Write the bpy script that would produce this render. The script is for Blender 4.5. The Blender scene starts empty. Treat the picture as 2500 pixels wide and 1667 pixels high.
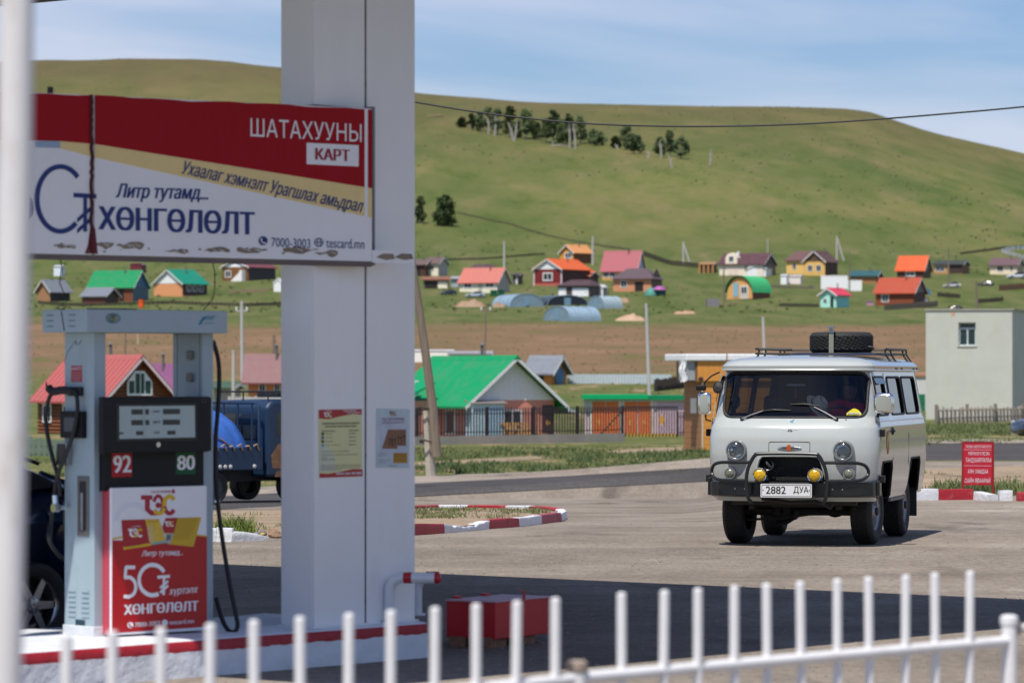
import bpy, bmesh, math, random
import numpy as np
from mathutils import Vector, Matrix, noise as mnoise
random.seed(7)
S = bpy.context.scene
COL = S.collection
rad = math.radians
# ---------------------------------------------------------------- camera (135 mm lens, eye 1.89 m)
F, HZ, EYE = 9375.0, 920.0, 1.89          # focal length and horizon row in photograph pixels
cam_d = bpy.data.cameras.new('camera'); cam = bpy.data.objects.new('camera', cam_d); COL.objects.link(cam)
cam.location = (0, 0, EYE); cam.rotation_euler = (rad(90), 0, 0)
cam_d.lens = 135; cam_d.sensor_width = 36; cam_d.shift_y = (HZ - 833.5) / 2500
cam_d.clip_start = 0.5; cam_d.clip_end = 9000
cam_d.dof.use_dof = True; cam_d.dof.focus_distance = 43.2; cam_d.dof.aperture_fstop = 4.0
S.camera = cam
# ---------------------------------------------------------------- sky, sun, exposure
SHX, SHY = 0.20, 0.45                      # shadow offset on the ground per metre of height
sun_dir = Vector((-SHX, -SHY, 1)).normalized()
elev = math.asin(sun_dir.z); azim = math.atan2(sun_dir.x, sun_dir.y)
W = bpy.data.worlds.new('World'); S.world = W; W.use_nodes = True
nt = W.node_tree; nt.nodes.clear()
wo = nt.nodes.new('ShaderNodeOutputWorld'); bg = nt.nodes.new('ShaderNodeBackground')
sk = nt.nodes.new('ShaderNodeTexSky'); sk.sky_type = 'NISHITA'; sk.sun_disc = False
sk.sun_elevation = elev; sk.sun_rotation = azim; sk.altitude = 1400; sk.air_density = 1.3; sk.dust_density = 0.25; sk.ozone_density = 3.0
tc = nt.nodes.new('ShaderNodeTexCoord'); mp = nt.nodes.new('ShaderNodeMapping')
mp.inputs['Rotation'].default_value = (0, rad(-14), 0); mp.inputs['Scale'].default_value = (6, 4, 26)
nz = nt.nodes.new('ShaderNodeTexNoise'); nz.inputs['Scale'].default_value = 0.9; nz.inputs['Detail'].default_value = 5; nz.inputs['Roughness'].default_value = 0.45; nz.inputs['Distortion'].default_value = 0.4
rp = nt.nodes.new('ShaderNodeValToRGB'); rp.color_ramp.elements[0].position = 0.47; rp.color_ramp.elements[1].position = 0.64
rp.color_ramp.elements[1].color = (0.62, 0.62, 0.62, 1)
mx = nt.nodes.new('ShaderNodeMix'); mx.data_type = 'RGBA'; mx.inputs[7].default_value = (7.6, 7.9, 9.3, 1)
tint = nt.nodes.new('ShaderNodeMix'); tint.data_type = 'RGBA'; tint.blend_type = 'MULTIPLY'; tint.inputs[0].default_value = 1; tint.inputs[7].default_value = (0.69, 0.79, 1.07, 1)
L = nt.links.new
L(tc.outputs['Generated'], mp.inputs['Vector']); L(mp.outputs[0], nz.inputs['Vector']); L(nz.outputs['Fac'], rp.inputs[0])
L(sk.outputs[0], tint.inputs[6]); L(rp.outputs[0], mx.inputs[0]); L(tint.outputs[2], mx.inputs[6]); L(mx.outputs[2], bg.inputs[0])
bg.inputs['Strength'].default_value = 0.090; L(bg.outputs[0], wo.inputs[0])
sd = bpy.data.lights.new('sun', 'SUN'); sd.energy = 4.7; sd.angle = rad(0.5); sd.color = (1, 0.955, 0.88)
sun = bpy.data.objects.new('sun', sd); COL.objects.link(sun); sun.location = (0, 0, 60)
sun.rotation_euler = sun_dir.to_track_quat('Z', 'Y').to_euler()
S.view_settings.view_transform = 'Standard'; S.view_settings.look = 'None'; S.view_settings.exposure = 0.09; S.view_settings.gamma = 1
S.render.engine = 'CYCLES'; S.cycles.use_denoising = True; S.cycles.max_bounces = 7; S.cycles.transparent_max_bounces = 12
S.cycles.sample_clamp_indirect = 6; S.cycles.caustics_reflective = False; S.cycles.caustics_refractive = False

# ---------------------------------------------------------------- helpers: materials
MATS = {}
def lin(c): return tuple(((x / 255) / 12.92 if x / 255 <= .04045 else ((x / 255 + .055) / 1.055) ** 2.4) for x in c)
def M(name, col=(.5, .5, .5), rough=.6, metal=0., var=.12, scale=6., bump=0., bscale=40., coat=0., emis=None, trans=0., spec=.5, dirt=0., dcol=(.2, .15, .1), dscale=2.5, stretch=None):
    if name in MATS: return MATS[name]
    m = bpy.data.materials.new(name); m.use_nodes = True; n = m.node_tree; p = n.nodes['Principled BSDF']; MATS[name] = m
    p.inputs['Roughness'].default_value = rough; p.inputs['Metallic'].default_value = metal
    p.inputs['Coat Weight'].default_value = coat; p.inputs['Coat Roughness'].default_value = .08
    p.inputs['Specular IOR Level'].default_value = spec; p.inputs['Transmission Weight'].default_value = trans
    c4 = (*col, 1); p.inputs['Base Color'].default_value = c4
    if var or bump or dirt:
        t = n.nodes.new('ShaderNodeTexCoord'); vec = t.outputs['Object']
        if stretch:
            mg = n.nodes.new('ShaderNodeMapping'); mg.inputs['Scale'].default_value = stretch; n.links.new(vec, mg.inputs[0]); vec = mg.outputs[0]
    src = None
    if var:
        a = n.nodes.new('ShaderNodeTexNoise'); a.inputs['Scale'].default_value = scale; a.inputs['Detail'].default_value = 6; a.inputs['Roughness'].default_value = .65
        r = n.nodes.new('ShaderNodeMapRange'); r.inputs[1].default_value = .28; r.inputs[2].default_value = .72; r.inputs[3].default_value = 1 - var; r.inputs[4].default_value = 1 + var
        x = n.nodes.new('ShaderNodeMix'); x.data_type = 'RGBA'; x.blend_type = 'MULTIPLY'; x.inputs[0].default_value = 1; x.inputs[6].default_value = c4
        n.links.new(vec, a.inputs['Vector']); n.links.new(a.outputs['Fac'], r.inputs[0]); n.links.new(r.outputs[0], x.inputs[7]); src = x.outputs[2]
    if dirt:
        a = n.nodes.new('ShaderNodeTexNoise'); a.inputs['Scale'].default_value = dscale; a.inputs['Detail'].default_value = 8; a.inputs['Roughness'].default_value = .7
        r = n.nodes.new('ShaderNodeMapRange'); r.inputs[1].default_value = .56; r.inputs[2].default_value = .74; r.inputs[4].default_value = dirt
        x = n.nodes.new('ShaderNodeMix'); x.data_type = 'RGBA'; x.inputs[6].default_value = c4; x.inputs[7].default_value = (*dcol, 1)
        if src: n.links.new(src, x.inputs[6])
        n.links.new(vec, a.inputs['Vector']); n.links.new(a.outputs['Fac'], r.inputs[0]); n.links.new(r.outputs[0], x.inputs[0]); src = x.outputs[2]
    if src: n.links.new(src, p.inputs['Base Color'])
    if bump:
        a = n.nodes.new('ShaderNodeTexNoise'); a.inputs['Scale'].default_value = bscale; a.inputs['Detail'].default_value = 5
        b = n.nodes.new('ShaderNodeBump'); b.inputs['Strength'].default_value = bump; b.inputs['Distance'].default_value = .02
        n.links.new(vec, a.inputs['Vector']); n.links.new(a.outputs['Fac'], b.inputs['Height']); n.links.new(b.outputs[0], p.inputs['Normal'])
    if emis: p.inputs['Emission Color'].default_value = (*emis, 1); p.inputs['Emission Strength'].default_value = 1
    return m
CF = .76
def C(r, g, b, **k):
    """material from a displayed colour of a sunlit or plain painted thing"""
    key = 'paint_%d_%d_%d_%d' % (r, g, b, CF * 100) + ''.join('_%s%s' % (q, k[q]) for q in sorted(k))
    return M(key, tuple(min(CF * x, .85) for x in lin((r, g, b))), **k)
def glassmat(name, tint=(.5, .55, .55), refl=1.0, rough=.02):
    if name in MATS: return MATS[name]
    m = bpy.data.materials.new(name); m.use_nodes = True; n = m.node_tree; n.nodes.clear(); MATS[name] = m
    o = n.nodes.new('ShaderNodeOutputMaterial'); x = n.nodes.new('ShaderNodeMixShader'); t = n.nodes.new('ShaderNodeBsdfTransparent'); g = n.nodes.new('ShaderNodeBsdfGlossy'); fr = n.nodes.new('ShaderNodeFresnel')
    fr.inputs['IOR'].default_value = 1.45; t.inputs[0].default_value = (*tint, 1); g.inputs['Roughness'].default_value = rough; g.inputs[0].default_value = (refl, refl, refl, 1)
    n.links.new(fr.outputs[0], x.inputs[0]); n.links.new(t.outputs[0], x.inputs[1]); n.links.new(g.outputs[0], x.inputs[2]); n.links.new(x.outputs[0], o.inputs[0])
    return m
# ---------------------------------------------------------------- helpers: meshes
class MB:
    def __init__(s): s.v = []; s.f = []
    def add(s, vs, fs):
        o = len(s.v); s.v += [tuple(q) for q in vs]; s.f += [tuple(i + o for i in q) for q in fs]; return s
    def box(s, x0, x1, y0, y1, z0, z1, m=None):
        vs = [Vector((x, y, z)) for z in (z0, z1) for y in (y0, y1) for x in (x0, x1)]
        if m: vs = [m @ q for q in vs]
        return s.add(vs, [(0, 2, 3, 1), (4, 5, 7, 6), (0, 1, 5, 4), (2, 6, 7, 3), (0, 4, 6, 2), (1, 3, 7, 5)])
    def prism(s, poly, axis, a, b, m=None):
        """poly of 2D points extruded from a to b; axis 'x' -> (y,z), 'y' -> (x,z), 'z' -> (x,y)"""
        def P(p, t): return Vector({'x': (t, p[0], p[1]), 'y': (p[0], t, p[1]), 'z': (p[0], p[1], t)}[axis])
        n = len(poly); vs = [P(p, a) for p in poly] + [P(p, b) for p in poly]
        if m: vs = [m @ q for q in vs]
        return s.add(vs, [tuple(range(n))[::-1], tuple(range(n, 2 * n))] + [(i, (i + 1) % n, n + (i + 1) % n, n + i) for i in range(n)])
    def tube(s, pts, r, n=8, closed=False, caps=True):
        pts = [Vector(p) for p in pts]; k = len(pts); rings = []
        rr = r if isinstance(r, (list, tuple)) else [r] * k
        up = None
        for i in range(k):
            if closed: d = pts[(i + 1) % k] - pts[i - 1]
            else: d = pts[min(i + 1, k - 1)] - pts[max(i - 1, 0)]
            if d.length < 1e-9: d = Vector((0, 0, 1))
            d.normalize()
            if up is None: up = Vector((0, 0, 1)) if abs(d.z) < .9 else Vector((1, 0, 0))
            e = d.cross(up)
            if e.length < 1e-4: e = d.orthogonal()
            e.normalize(); g = e.cross(d).normalized(); up = g
            rings.append([pts[i] + (e * math.cos(2 * math.pi * j / n) + g * math.sin(2 * math.pi * j / n)) * rr[i] for j in range(n)])
        vs = [q for rg in rings for q in rg]; fs = []
        for i in range(k if closed else k - 1):
            a, b = i * n, ((i + 1) % k) * n
            fs += [(a + j, a + (j + 1) % n, b + (j + 1) % n, b + j) for j in range(n)]
        if caps and not closed: fs += [tuple(range(n))[::-1], tuple((k - 1) * n + j for j in range(n))]
        return s.add(vs, fs)
    def cyl(s, p0, p1, r0, r1=None, n=14): return s.tube([p0, p1], [r0, r0 if r1 is None else r1], n)
    def lathe(s, prof, m=None, n=32, closed=False):
        """prof of (radius, height) turned about local z"""
        k = len(prof); vs = [Vector((r * math.cos(2 * math.pi * j / n), r * math.sin(2 * math.pi * j / n), h)) for r, h in prof for j in range(n)]
        if m: vs = [m @ q for q in vs]
        fs = [(i * n + j, i * n + (j + 1) % n, ((i + 1) % k) * n + (j + 1) % n, ((i + 1) % k) * n + j) for i in range(k if closed else k - 1) for j in range(n)]
        return s.add(vs, fs)
    def grid(s, fn, nu, nv):
        vs = [fn(i / nu, j / nv) for j in range(nv + 1) for i in range(nu + 1)]
        return s.add(vs, [(j * (nu + 1) + i, j * (nu + 1) + i + 1, (j + 1) * (nu + 1) + i + 1, (j + 1) * (nu + 1) + i) for j in range(nv) for i in range(nu)])
    def mesh(s, name):
        me = bpy.data.meshes.new(name); me.from_pydata(s.v, [], s.f); me.update(); return me
def rrect(x0, x1, z0, z1, r, k=5):
    out = []
    for cx, cz, a in ((x1 - r, z1 - r, 0), (x0 + r, z1 - r, 90), (x0 + r, z0 + r, 180), (x1 - r, z0 + r, 270)):
        out += [(cx + r * math.cos(rad(a + 90 * i / k)), cz + r * math.sin(rad(a + 90 * i / k))) for i in range(k + 1)]
    return out
def put(me, name, mat, parent=None, smooth=False, bev=0., loc=None, rot=None, ang=35):
    o = bpy.data.objects.new(name, me); COL.objects.link(o)
    if mat and not me.materials: me.materials.append(mat)
    if parent: o.parent = parent
    if loc: o.location = loc
    if rot: o.rotation_euler = rot
    if smooth:
        me.shade_smooth(); me.set_sharp_from_angle(angle=rad(ang))
    if bev:
        b = o.modifiers.new('bevel', 'BEVEL'); b.width = bev; b.segments = 2; b.limit_method = 'ANGLE'; b.angle_limit = rad(40)
    return o
def part(name, mb, mat, parent=None, smooth=False, bev=0., loc=None, rot=None, ang=35, fix=False, label=None):
    me = mb.mesh(name)
    if fix:
        bm = bmesh.new(); bm.from_mesh(me); bmesh.ops.recalc_face_normals(bm, faces=bm.faces); bm.to_mesh(me); bm.free()
    o = put(me, name, mat, parent, smooth, bev, loc, rot, ang)
    if label: o['label'] = label
    return o
def tag(o, label, cat, group=None, kind=None):
    if label: o['label'] = label
    if cat: o['category'] = cat
    if group: o['group'] = group
    if kind: o['kind'] = kind
    return o
def thing(name, label, cat, loc=(0, 0, 0), rz=0., group=None):
    o = bpy.data.objects.new(name, None); COL.objects.link(o); o.empty_display_size = .2
    o.location = loc; o.rotation_euler = (0, 0, rad(rz)); return tag(o, label, cat, group)
def struct(o): o['kind'] = 'structure'; return o
def clone(o, parent=None):
    c = o.copy(); COL.objects.link(c)
    if parent: c.parent = parent
    for ch in list(o.children): clone(ch, c)
    return c
def share(me, name, parent, loc, rot=None, scale=None):
    o = bpy.data.objects.new(name, me); COL.objects.link(o); o.parent = parent; o.location = loc
    if rot: o.rotation_euler = rot
    if scale: o.scale = scale
    return o
from mathutils.geometry import delaunay_2d_cdt, interpolate_bezier
def text(s, x0, z0, w, h, mat, parent, y=-.002, bold=0., shear=0., rot=0., mapf=None, name='lettering'):
    """lettering fitted into the box x0..x0+w, z0..z0+h of the parent's x-z plane, facing -y; every outline is filled on its own so that overlapping strokes join"""
    c = bpy.data.curves.new('t', 'FONT'); c.body = s; c.shear = shear
    o = bpy.data.objects.new('t', c); COL.objects.link(o); cu = o.to_curve(bpy.context.evaluated_depsgraph_get())
    polys = []
    for sp in cu.splines:
        bp = sp.bezier_points; pts = []
        for i in range(len(bp)):
            a, b = bp[i], bp[(i + 1) % len(bp)]
            straight = (a.handle_right - a.co).length < 1e-5 and (b.handle_left - b.co).length < 1e-5 or a.handle_right_type == 'VECTOR' and b.handle_left_type == 'VECTOR'
            pts += [a.co.copy()] if straight else interpolate_bezier(a.co, a.handle_right, b.handle_left, b.co, 5)[:-1]
        if len(pts) > 2: polys.append([Vector((p.x, p.y, 0)) for p in pts])
    o.to_curve_clear(); bpy.data.objects.remove(o); bpy.data.curves.remove(c)
    bb = [(min(p.x for p in P), max(p.x for p in P)) for P in polys]; clus = []          # contours that overlap sideways belong to one glyph
    for i in sorted(range(len(polys)), key=lambda i: bb[i][0]):
        if clus and bb[i][0] < clus[-1][1] - 1e-4: clus[-1][0].append(i); clus[-1][1] = max(clus[-1][1], bb[i][1])
        else: clus.append([[i], bb[i][1]])
    def wind(x, y_, Ps):
        w_ = 0
        for P in Ps:
            for i in range(len(P)):
                a, b = P[i - 1], P[i]
                if (a.y <= y_) != (b.y <= y_) and x < (b.x - a.x) * (y_ - a.y) / (b.y - a.y) + a.x: w_ += 1 if b.y > a.y else -1
        return w_
    co = [p for P in polys for p in P]; mnx, mxx, mny, mxy = min(p.x for p in co), max(p.x for p in co), min(p.y for p in co), max(p.y for p in co); dx, dy = max(mxx - mnx, 1e-6), max(mxy - mny, 1e-6)
    ca, sa = math.cos(rad(rot)), math.sin(rad(rot)); vs, fs, lay = [], [], 0
    for ids, _ in clus:
        Ps = [polys[i] for i in ids]; V2, E2 = [], []
        for P in Ps: o_ = len(V2); V2 += [p.to_2d() for p in P]; E2 += [(o_ + i, o_ + (i + 1) % len(P)) for i in range(len(P))]
        ov, oe, of, *_r = delaunay_2d_cdt(V2, E2, [], 0, 1e-5)
        tri = [t for t in of if wind(sum(ov[i].x for i in t) / len(t), sum(ov[i].y for i in t) / len(t), Ps)]; lay += 1
        for k in ((0,) if not bold else (0, -1, 1, -.5, .5)):
            o_ = len(vs)
            for p in ov:
                u, v = (p.x + k * bold - mnx) / dx * w, (p.y - mny) / dy * h; X, Z = x0 + u * ca - v * sa, z0 + u * sa + v * ca; yy = y - .00004 * (lay % 3) - .00012 * (k + 1 if k else 0)
                vs.append(mapf(X, Z, yy) if mapf else (X, yy, Z))
            fs += [tuple(i + o_ for i in t) for t in tri]
    me = bpy.data.meshes.new(name); me.from_pydata([tuple(v) for v in vs], [], fs); me.update()
    return put(me, name, mat, parent)
def flat(name, poly, mat, parent, y=-.001, mapf=None, t=.0008):
    """thin printed or stuck-on shape in the parent's x-z plane"""
    return part(name, MB().prism(poly, 'y', y, y + t), mat, parent, fix=True)
def rect(x0, x1, z0, z1): return [(x0, z0), (x1, z0), (x1, z1), (x0, z1)]
def disc(cx, cz, rx, rz=None, n=20, a0=0, a1=360):
    rz = rx if rz is None else rz
    return [(cx + rx * math.cos(rad(a0 + (a1 - a0) * i / n)), cz + rz * math.sin(rad(a0 + (a1 - a0) * i / n))) for i in range(n + (a1 - a0 < 360))]
def arcband(cx, cz, rx, rz, wd, a0, a1, n=28):
    o = [(cx + rx * math.cos(rad(a0 + (a1 - a0) * i / n)), cz + rz * math.sin(rad(a0 + (a1 - a0) * i / n))) for i in range(n + 1)]
    i_ = [(cx + (rx - wd) * math.cos(rad(a0 + (a1 - a0) * i / n)), cz + (rz - wd) * math.sin(rad(a0 + (a1 - a0) * i / n))) for i in range(n + 1)]
    return o + i_[::-1]
# ---------------------------------------------------------------- terrain
YL = [-90, 45, 60, 83, 100, 140, 230, 260, 340, 500, 720, 900]
ZL = [0, 0, -.3, -.85, -1.1, -1.45, -1.9, -1.8, 1.2, 7, 15.3, 27.04]
ZR = [0, 0, -.02, -.06, -.14, -.32, -.68, -.5, 1.2, 7, 15.3, 27.04]
SKX = [-1500, -400, 0, 101, 319, 478, 560, 691, 850, 1010, 1275, 1488, 1807, 1980, 2073, 2130, 2179, 2285, 2500, 3000, 5000]
SKY_ = [330, 200, 152, 147, 143, 146, 150, 165, 197, 229, 250, 255, 258, 261, 266, 275, 292, 324, 377, 470, 620]
def fbm(x, y, o=4): return mnoise.fractal((x, y, 3.7), 1.0, 2.0, o)
def terr(X, Y):
    px = 1250 + F * X / max(Y, 30)
    if Y <= 900:
        k = min(max((px - 1720) / 300, 0), 1)
        z = np.interp(Y, YL, ZL) * (1 - k) + np.interp(Y, YL, ZR) * k
    else:
        sky = np.interp(px, SKX, SKY_); t = min((Y - 900) / 1100, 1)
        py = 658 + (sky - 658) * math.sin(t * math.pi / 2) ** .92
        z = EYE + (HZ - py) / F * Y
        if Y > 2000: z = EYE + (HZ - sky) / F * 2000 - (Y - 2000) * .22
    if Y > 300:
        a = min((Y - 300) / 600, 1); z += a * .9 * fbm(X / 60, Y / 90, 3)
        if Y > 900: z += min((Y - 900) / 300, 1) * (3.0 * fbm(X / 160 + .3, Y / 420, 3) + 1.1 * fbm(X / 26, Y / 110 + X / 90, 4)) * (1 if Y < 1700 else max(0, (2000 - Y) / 300))
    return float(z)
def GT(px, py):
    """point of the terrain seen at photograph pixel (px, py)"""
    lo, hi = 12., 1999.
    for _ in range(60):
        m = (lo + hi) / 2; X = (px - 1250) / F * m
        if HZ - F * (terr(X, m) - EYE) / m > py: lo = m
        else: hi = m
    return Vector(((px - 1250) / F * lo, lo, terr((px - 1250) / F * lo, lo)))
def PP(px, py, Y): return Vector(((px - 1250) / F * Y, Y, EYE + (HZ - py) / F * Y))
rows = sorted(set([float(y) for y in np.concatenate([np.arange(-90, 20, 10), np.arange(20, 130, 1.5), np.arange(130, 300, 4), np.arange(300, 900, 12), np.arange(900, 2001, 20), np.arange(2050, 3200, 150)])] + [float(y) for y in YL]))
cols = np.concatenate([np.linspace(-1.2, -.2, 24)[:-1], np.linspace(-.2, .2, 121), np.linspace(.2, 1.2, 24)[1:]])
tb = MB(); nc = len(cols)
for y in rows:
    for s_ in cols:
        x = s_ * max(y, 45) * (1 if y > 45 else 1); tb.v.append((x, y, terr(x, y)))
tb.f = [(r * nc + c, r * nc + c + 1, (r + 1) * nc + c + 1, (r + 1) * nc + c) for r in range(len(rows) - 1) for c in range(nc - 1)]
def ground_mat():
    m = bpy.data.materials.new('ground_soil_and_grass'); m.use_nodes = True; n = m.node_tree; p = n.nodes['Principled BSDF']; l = n.links.new
    p.inputs['Roughness'].default_value = .95; p.inputs['Specular IOR Level'].default_value = .1
    t = n.nodes.new('ShaderNodeTexCoord'); sp = n.nodes.new('ShaderNodeSeparateXYZ'); l(t.outputs['Object'], sp.inputs[0])
    def noise(sx, sy, det=5, rough=.6, rz=0):
        g = n.nodes.new('ShaderNodeMapping'); g.inputs['Scale'].default_value = (sx, sy, .0); g.inputs['Rotation'].default_value = (0, 0, rad(rz)); l(t.outputs['Object'], g.inputs[0])
        a = n.nodes.new('ShaderNodeTexNoise'); a.inputs['Scale'].default_value = 1; a.inputs['Detail'].default_value = det; a.inputs['Roughness'].default_value = rough; l(g.outputs[0], a.inputs['Vector']); return a.outputs['Fac']
    def math_(op, a, b):
        q = n.nodes.new('ShaderNodeMath'); q.operation = op
        for i, v in enumerate((a, b)):
            if isinstance(v, (int, float)): q.inputs[i].default_value = v
            else: l(v, q.inputs[i])
        return q.outputs[0]
    def ramp(fac, stops):
        r = n.nodes.new('ShaderNodeValToRGB'); e = r.color_ramp.elements
        while len(e) < len(stops): e.new(.5)
        for q, (pos, c) in zip(e, stops): q.position = pos; q.color = (*c, 1)
        l(fac, r.inputs[0]); return r.outputs[0]
    def mix(fac, a, b):
        x = n.nodes.new('ShaderNodeMix'); x.data_type = 'RGBA'
        for i, v in ((0, fac), (6, a), (7, b)):
            if isinstance(v, (int, float)): x.inputs[i].default_value = v
            elif isinstance(v, tuple): x.inputs[i].default_value = (*v, 1)
            else: l(v, x.inputs[i])
        return x.outputs[2]
    g1 = ramp(noise(.05, .010, 9, .74, 24), [(.33, (.070, .098, .023)), (.46, (.110, .126, .041)), (.57, (.138, .136, .053)), (.70, (.190, .152, .080))])     # hill pasture
    g1b = ramp(noise(.014, .0032, 7, .62, 34), [(.38, (.68, .84, .64)), (.60, (1.22, 1.12, 1.06))])
    mm = n.nodes.new('ShaderNodeMix'); mm.data_type = 'RGBA'; mm.blend_type = 'MULTIPLY'; mm.inputs[0].default_value = 1; l(g1, mm.inputs[6]); l(g1b, mm.inputs[7]); hill = mm.outputs[2]
    top = n.nodes.new('ShaderNodeMapRange'); top.inputs[1].default_value = 70; top.inputs[2].default_value = 150; l(sp.outputs['Z'], top.inputs[0])
    tn = math_('MULTIPLY', top.outputs[0], math_('ADD', noise(.02, .01, 5), .25))
    hill = mix(tn, hill, (.118, .086, .042))
    vil = ramp(noise(.12, .020, 9, .75), [(.36, (.060, .088, .020)), (.50, (.100, .120, .036)), (.61, (.135, .132, .052)), (.72, (.23, .17, .10))])           # village pasture
    fld = ramp(noise(.06, .028, 9, .76, 8), [(.36, (.115, .118, .036)), (.44, (.165, .115, .058)), (.54, (.200, .124, .070)), (.66, (.245, .152, .092))])       # ploughed field
    near = ramp(noise(.30, .10, 7, .72), [(.36, (.075, .105, .026)), (.53, (.125, .135, .045)), (.62, (.30, .21, .13)), (.72, (.34, .25, .17))])   # verge
    wob = math_('MULTIPLY', math_('SUBTRACT', noise(.02, .012, 4), .5), 150)
    yy = math_('ADD', sp.outputs['Y'], wob)
    def step(v, a, b):
        r = n.nodes.new('ShaderNodeMapRange'); r.interpolation_type = 'SMOOTHSTEP'; r.inputs[1].default_value = a; r.inputs[2].default_value = b; l(v, r.inputs[0]); return r.outputs[0]
    c = mix(step(yy, 330, 375), near, fld); c = mix(step(yy, 540, 600), c, vil); c = mix(step(yy, 930, 1050), c, hill)
    l(c, p.inputs['Base Color'])
    b = n.nodes.new('ShaderNodeBump'); b.inputs['Strength'].default_value = .5; b.inputs['Distance'].default_value = .25; l(noise(1.6, 1.2, 6, .7), b.inputs['Height']); l(b.outputs[0], p.inputs['Normal'])
    return m
struct(part('ground', tb, ground_mat(), smooth=True, ang=180))
# paved sheets that lie on it
def sheet(name, rows_, mat, off, nx=40, uneven=0):
    """rows_: list of (Y, X0, X1)"""
    b = MB()
    for (y, x0, x1) in rows_:
        for i in range(nx + 1):
            x = x0 + (x1 - x0) * i / nx; b.v.append((x, y, terr(x, y) + off))
    k = nx + 1
    b.f = [(r * k + c, r * k + c + 1, (r + 1) * k + c + 1, (r + 1) * k + c) for r in range(len(rows_) - 1) for c in range(nx)]
    return struct(part(name, b, mat, smooth=True, ang=180))
near_e = [GT(*q) for q in ((250, 1264), (600, 1241), (1015, 1209), (1727, 1169), (2350, 1140), (2700, 1126))]
far_e = [GT(*q) for q in ((250, 1230), (600, 1209), (1015, 1181), (1727, 1144), (2350, 1099), (2700, 1082))]
shl_e = [GT(*q) for q in ((250, 1212), (600, 1192), (1015, 1163), (1727, 1130), (2350, 1089), (2700, 1072))]
def edge(pts, Y):
    ys = [p.y for p in pts]; xs = [p.x for p in pts]
    if Y < ys[0]: return xs[0] + (Y - ys[0]) * (xs[1] - xs[0]) / (ys[1] - ys[0])
    if Y > ys[-1]: return xs[-1] + (Y - ys[-1]) * (xs[-1] - xs[-2]) / (ys[-1] - ys[-2])
    return float(np.interp(Y, ys, xs))
def pave(name, cols_, scale, stretch, rough=.9, bump=.5, big=.12):
    m = bpy.data.materials.new(name); m.use_nodes = True; n = m.node_tree; p = n.nodes['Principled BSDF']; l = n.links.new
    p.inputs['Roughness'].default_value = .97; p.inputs['Specular IOR Level'].default_value = .08
    t = n.nodes.new('ShaderNodeTexCoord')
    def noise(sc, st=(1, 1, 1), det=8, ro=.7):
        g = n.nodes.new('ShaderNodeMapping'); g.inputs['Scale'].default_value = st; g.inputs['Rotation'].default_value = (0, 0, rad(-12)); l(t.outputs['Object'], g.inputs[0])
        a = n.nodes.new('ShaderNodeTexNoise'); a.inputs['Scale'].default_value = sc; a.inputs['Detail'].default_value = det; a.inputs['Roughness'].default_value = ro; l(g.outputs[0], a.inputs['Vector']); return a.outputs['Fac']
    r = n.nodes.new('ShaderNodeValToRGB'); e = r.color_ramp.elements
    while len(e) < len(cols_): e.new(.5)
    for q, (pos, c) in zip(e, cols_): q.position = pos; q.color = (*c, 1)
    l(noise(scale, stretch), r.inputs[0])
    fine = n.nodes.new('ShaderNodeMapRange'); fine.inputs[1].default_value = .3; fine.inputs[2].default_value = .7; fine.inputs[3].default_value = .70; fine.inputs[4].default_value = 1.30; l(noise(15, (1, .3, 1), 8, .85), fine.inputs[0])
    x = n.nodes.new('ShaderNodeMix'); x.data_type = 'RGBA'; x.blend_type = 'MULTIPLY'; x.inputs[0].default_value = 1; l(r.outputs[0], x.inputs[6]); l(fine.outputs[0], x.inputs[7])
    bigr = n.nodes.new('ShaderNodeMapRange'); bigr.inputs[1].default_value = .35; bigr.inputs[2].default_value = .65; bigr.inputs[3].default_value = 1 - big; bigr.inputs[4].default_value = 1 + big; l(noise(.12, (1, .5, 1), 4), bigr.inputs[0])
    x2 = n.nodes.new('ShaderNodeMix'); x2.data_type = 'RGBA'; x2.blend_type = 'MULTIPLY'; x2.inputs[0].default_value = 1; l(x.outputs[2], x2.inputs[6]); l(bigr.outputs[0], x2.inputs[7])
    st_ = n.nodes.new('ShaderNodeMapRange'); st_.inputs[1].default_value = .35; st_.inputs[2].default_value = .7; st_.inputs[3].default_value = .84; st_.inputs[4].default_value = 1.2; l(noise(.5, (.18, 1.5, 1), 7, .7), st_.inputs[0])
    oil = n.nodes.new('ShaderNodeMapRange'); oil.inputs[1].default_value = .60; oil.inputs[2].default_value = .70; oil.inputs[3].default_value = 1; oil.inputs[4].default_value = .58; l(noise(.7, (1, .4, 1), 4, .5), oil.inputs[0])
    mu_ = n.nodes.new('ShaderNodeMath'); mu_.operation = 'MULTIPLY'; l(st_.outputs[0], mu_.inputs[0]); l(oil.outputs[0], mu_.inputs[1])
    x3 = n.nodes.new('ShaderNodeMix'); x3.data_type = 'RGBA'; x3.blend_type = 'MULTIPLY'; x3.inputs[0].default_value = 1; l(x2.outputs[2], x3.inputs[6]); l(mu_.outputs[0], x3.inputs[7])
    l(x3.outputs[2], p.inputs['Base Color'])
    b = n.nodes.new('ShaderNodeBump'); b.inputs['Strength'].default_value = bump; b.inputs['Distance'].default_value = .02; l(noise(35, (1, 1, 1), 6), b.inputs['Height']); l(b.outputs[0], p.inputs['Normal'])
    return m
fore_m = pave('worn_dusty_asphalt', [(.30, (.178, .148, .118)), (.46, (.228, .192, .156)), (.58, (.258, .220, .182)), (.72, (.34, .30, .255))], .55, (1, .45, 1))
road_m = pave('dark_road_asphalt', [(.3, (.060, .056, .056)), (.6, (.082, .077, .077)), (.8, (.11, .10, .098))], .4, (.4, 1.2, 1), big=.08)
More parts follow.
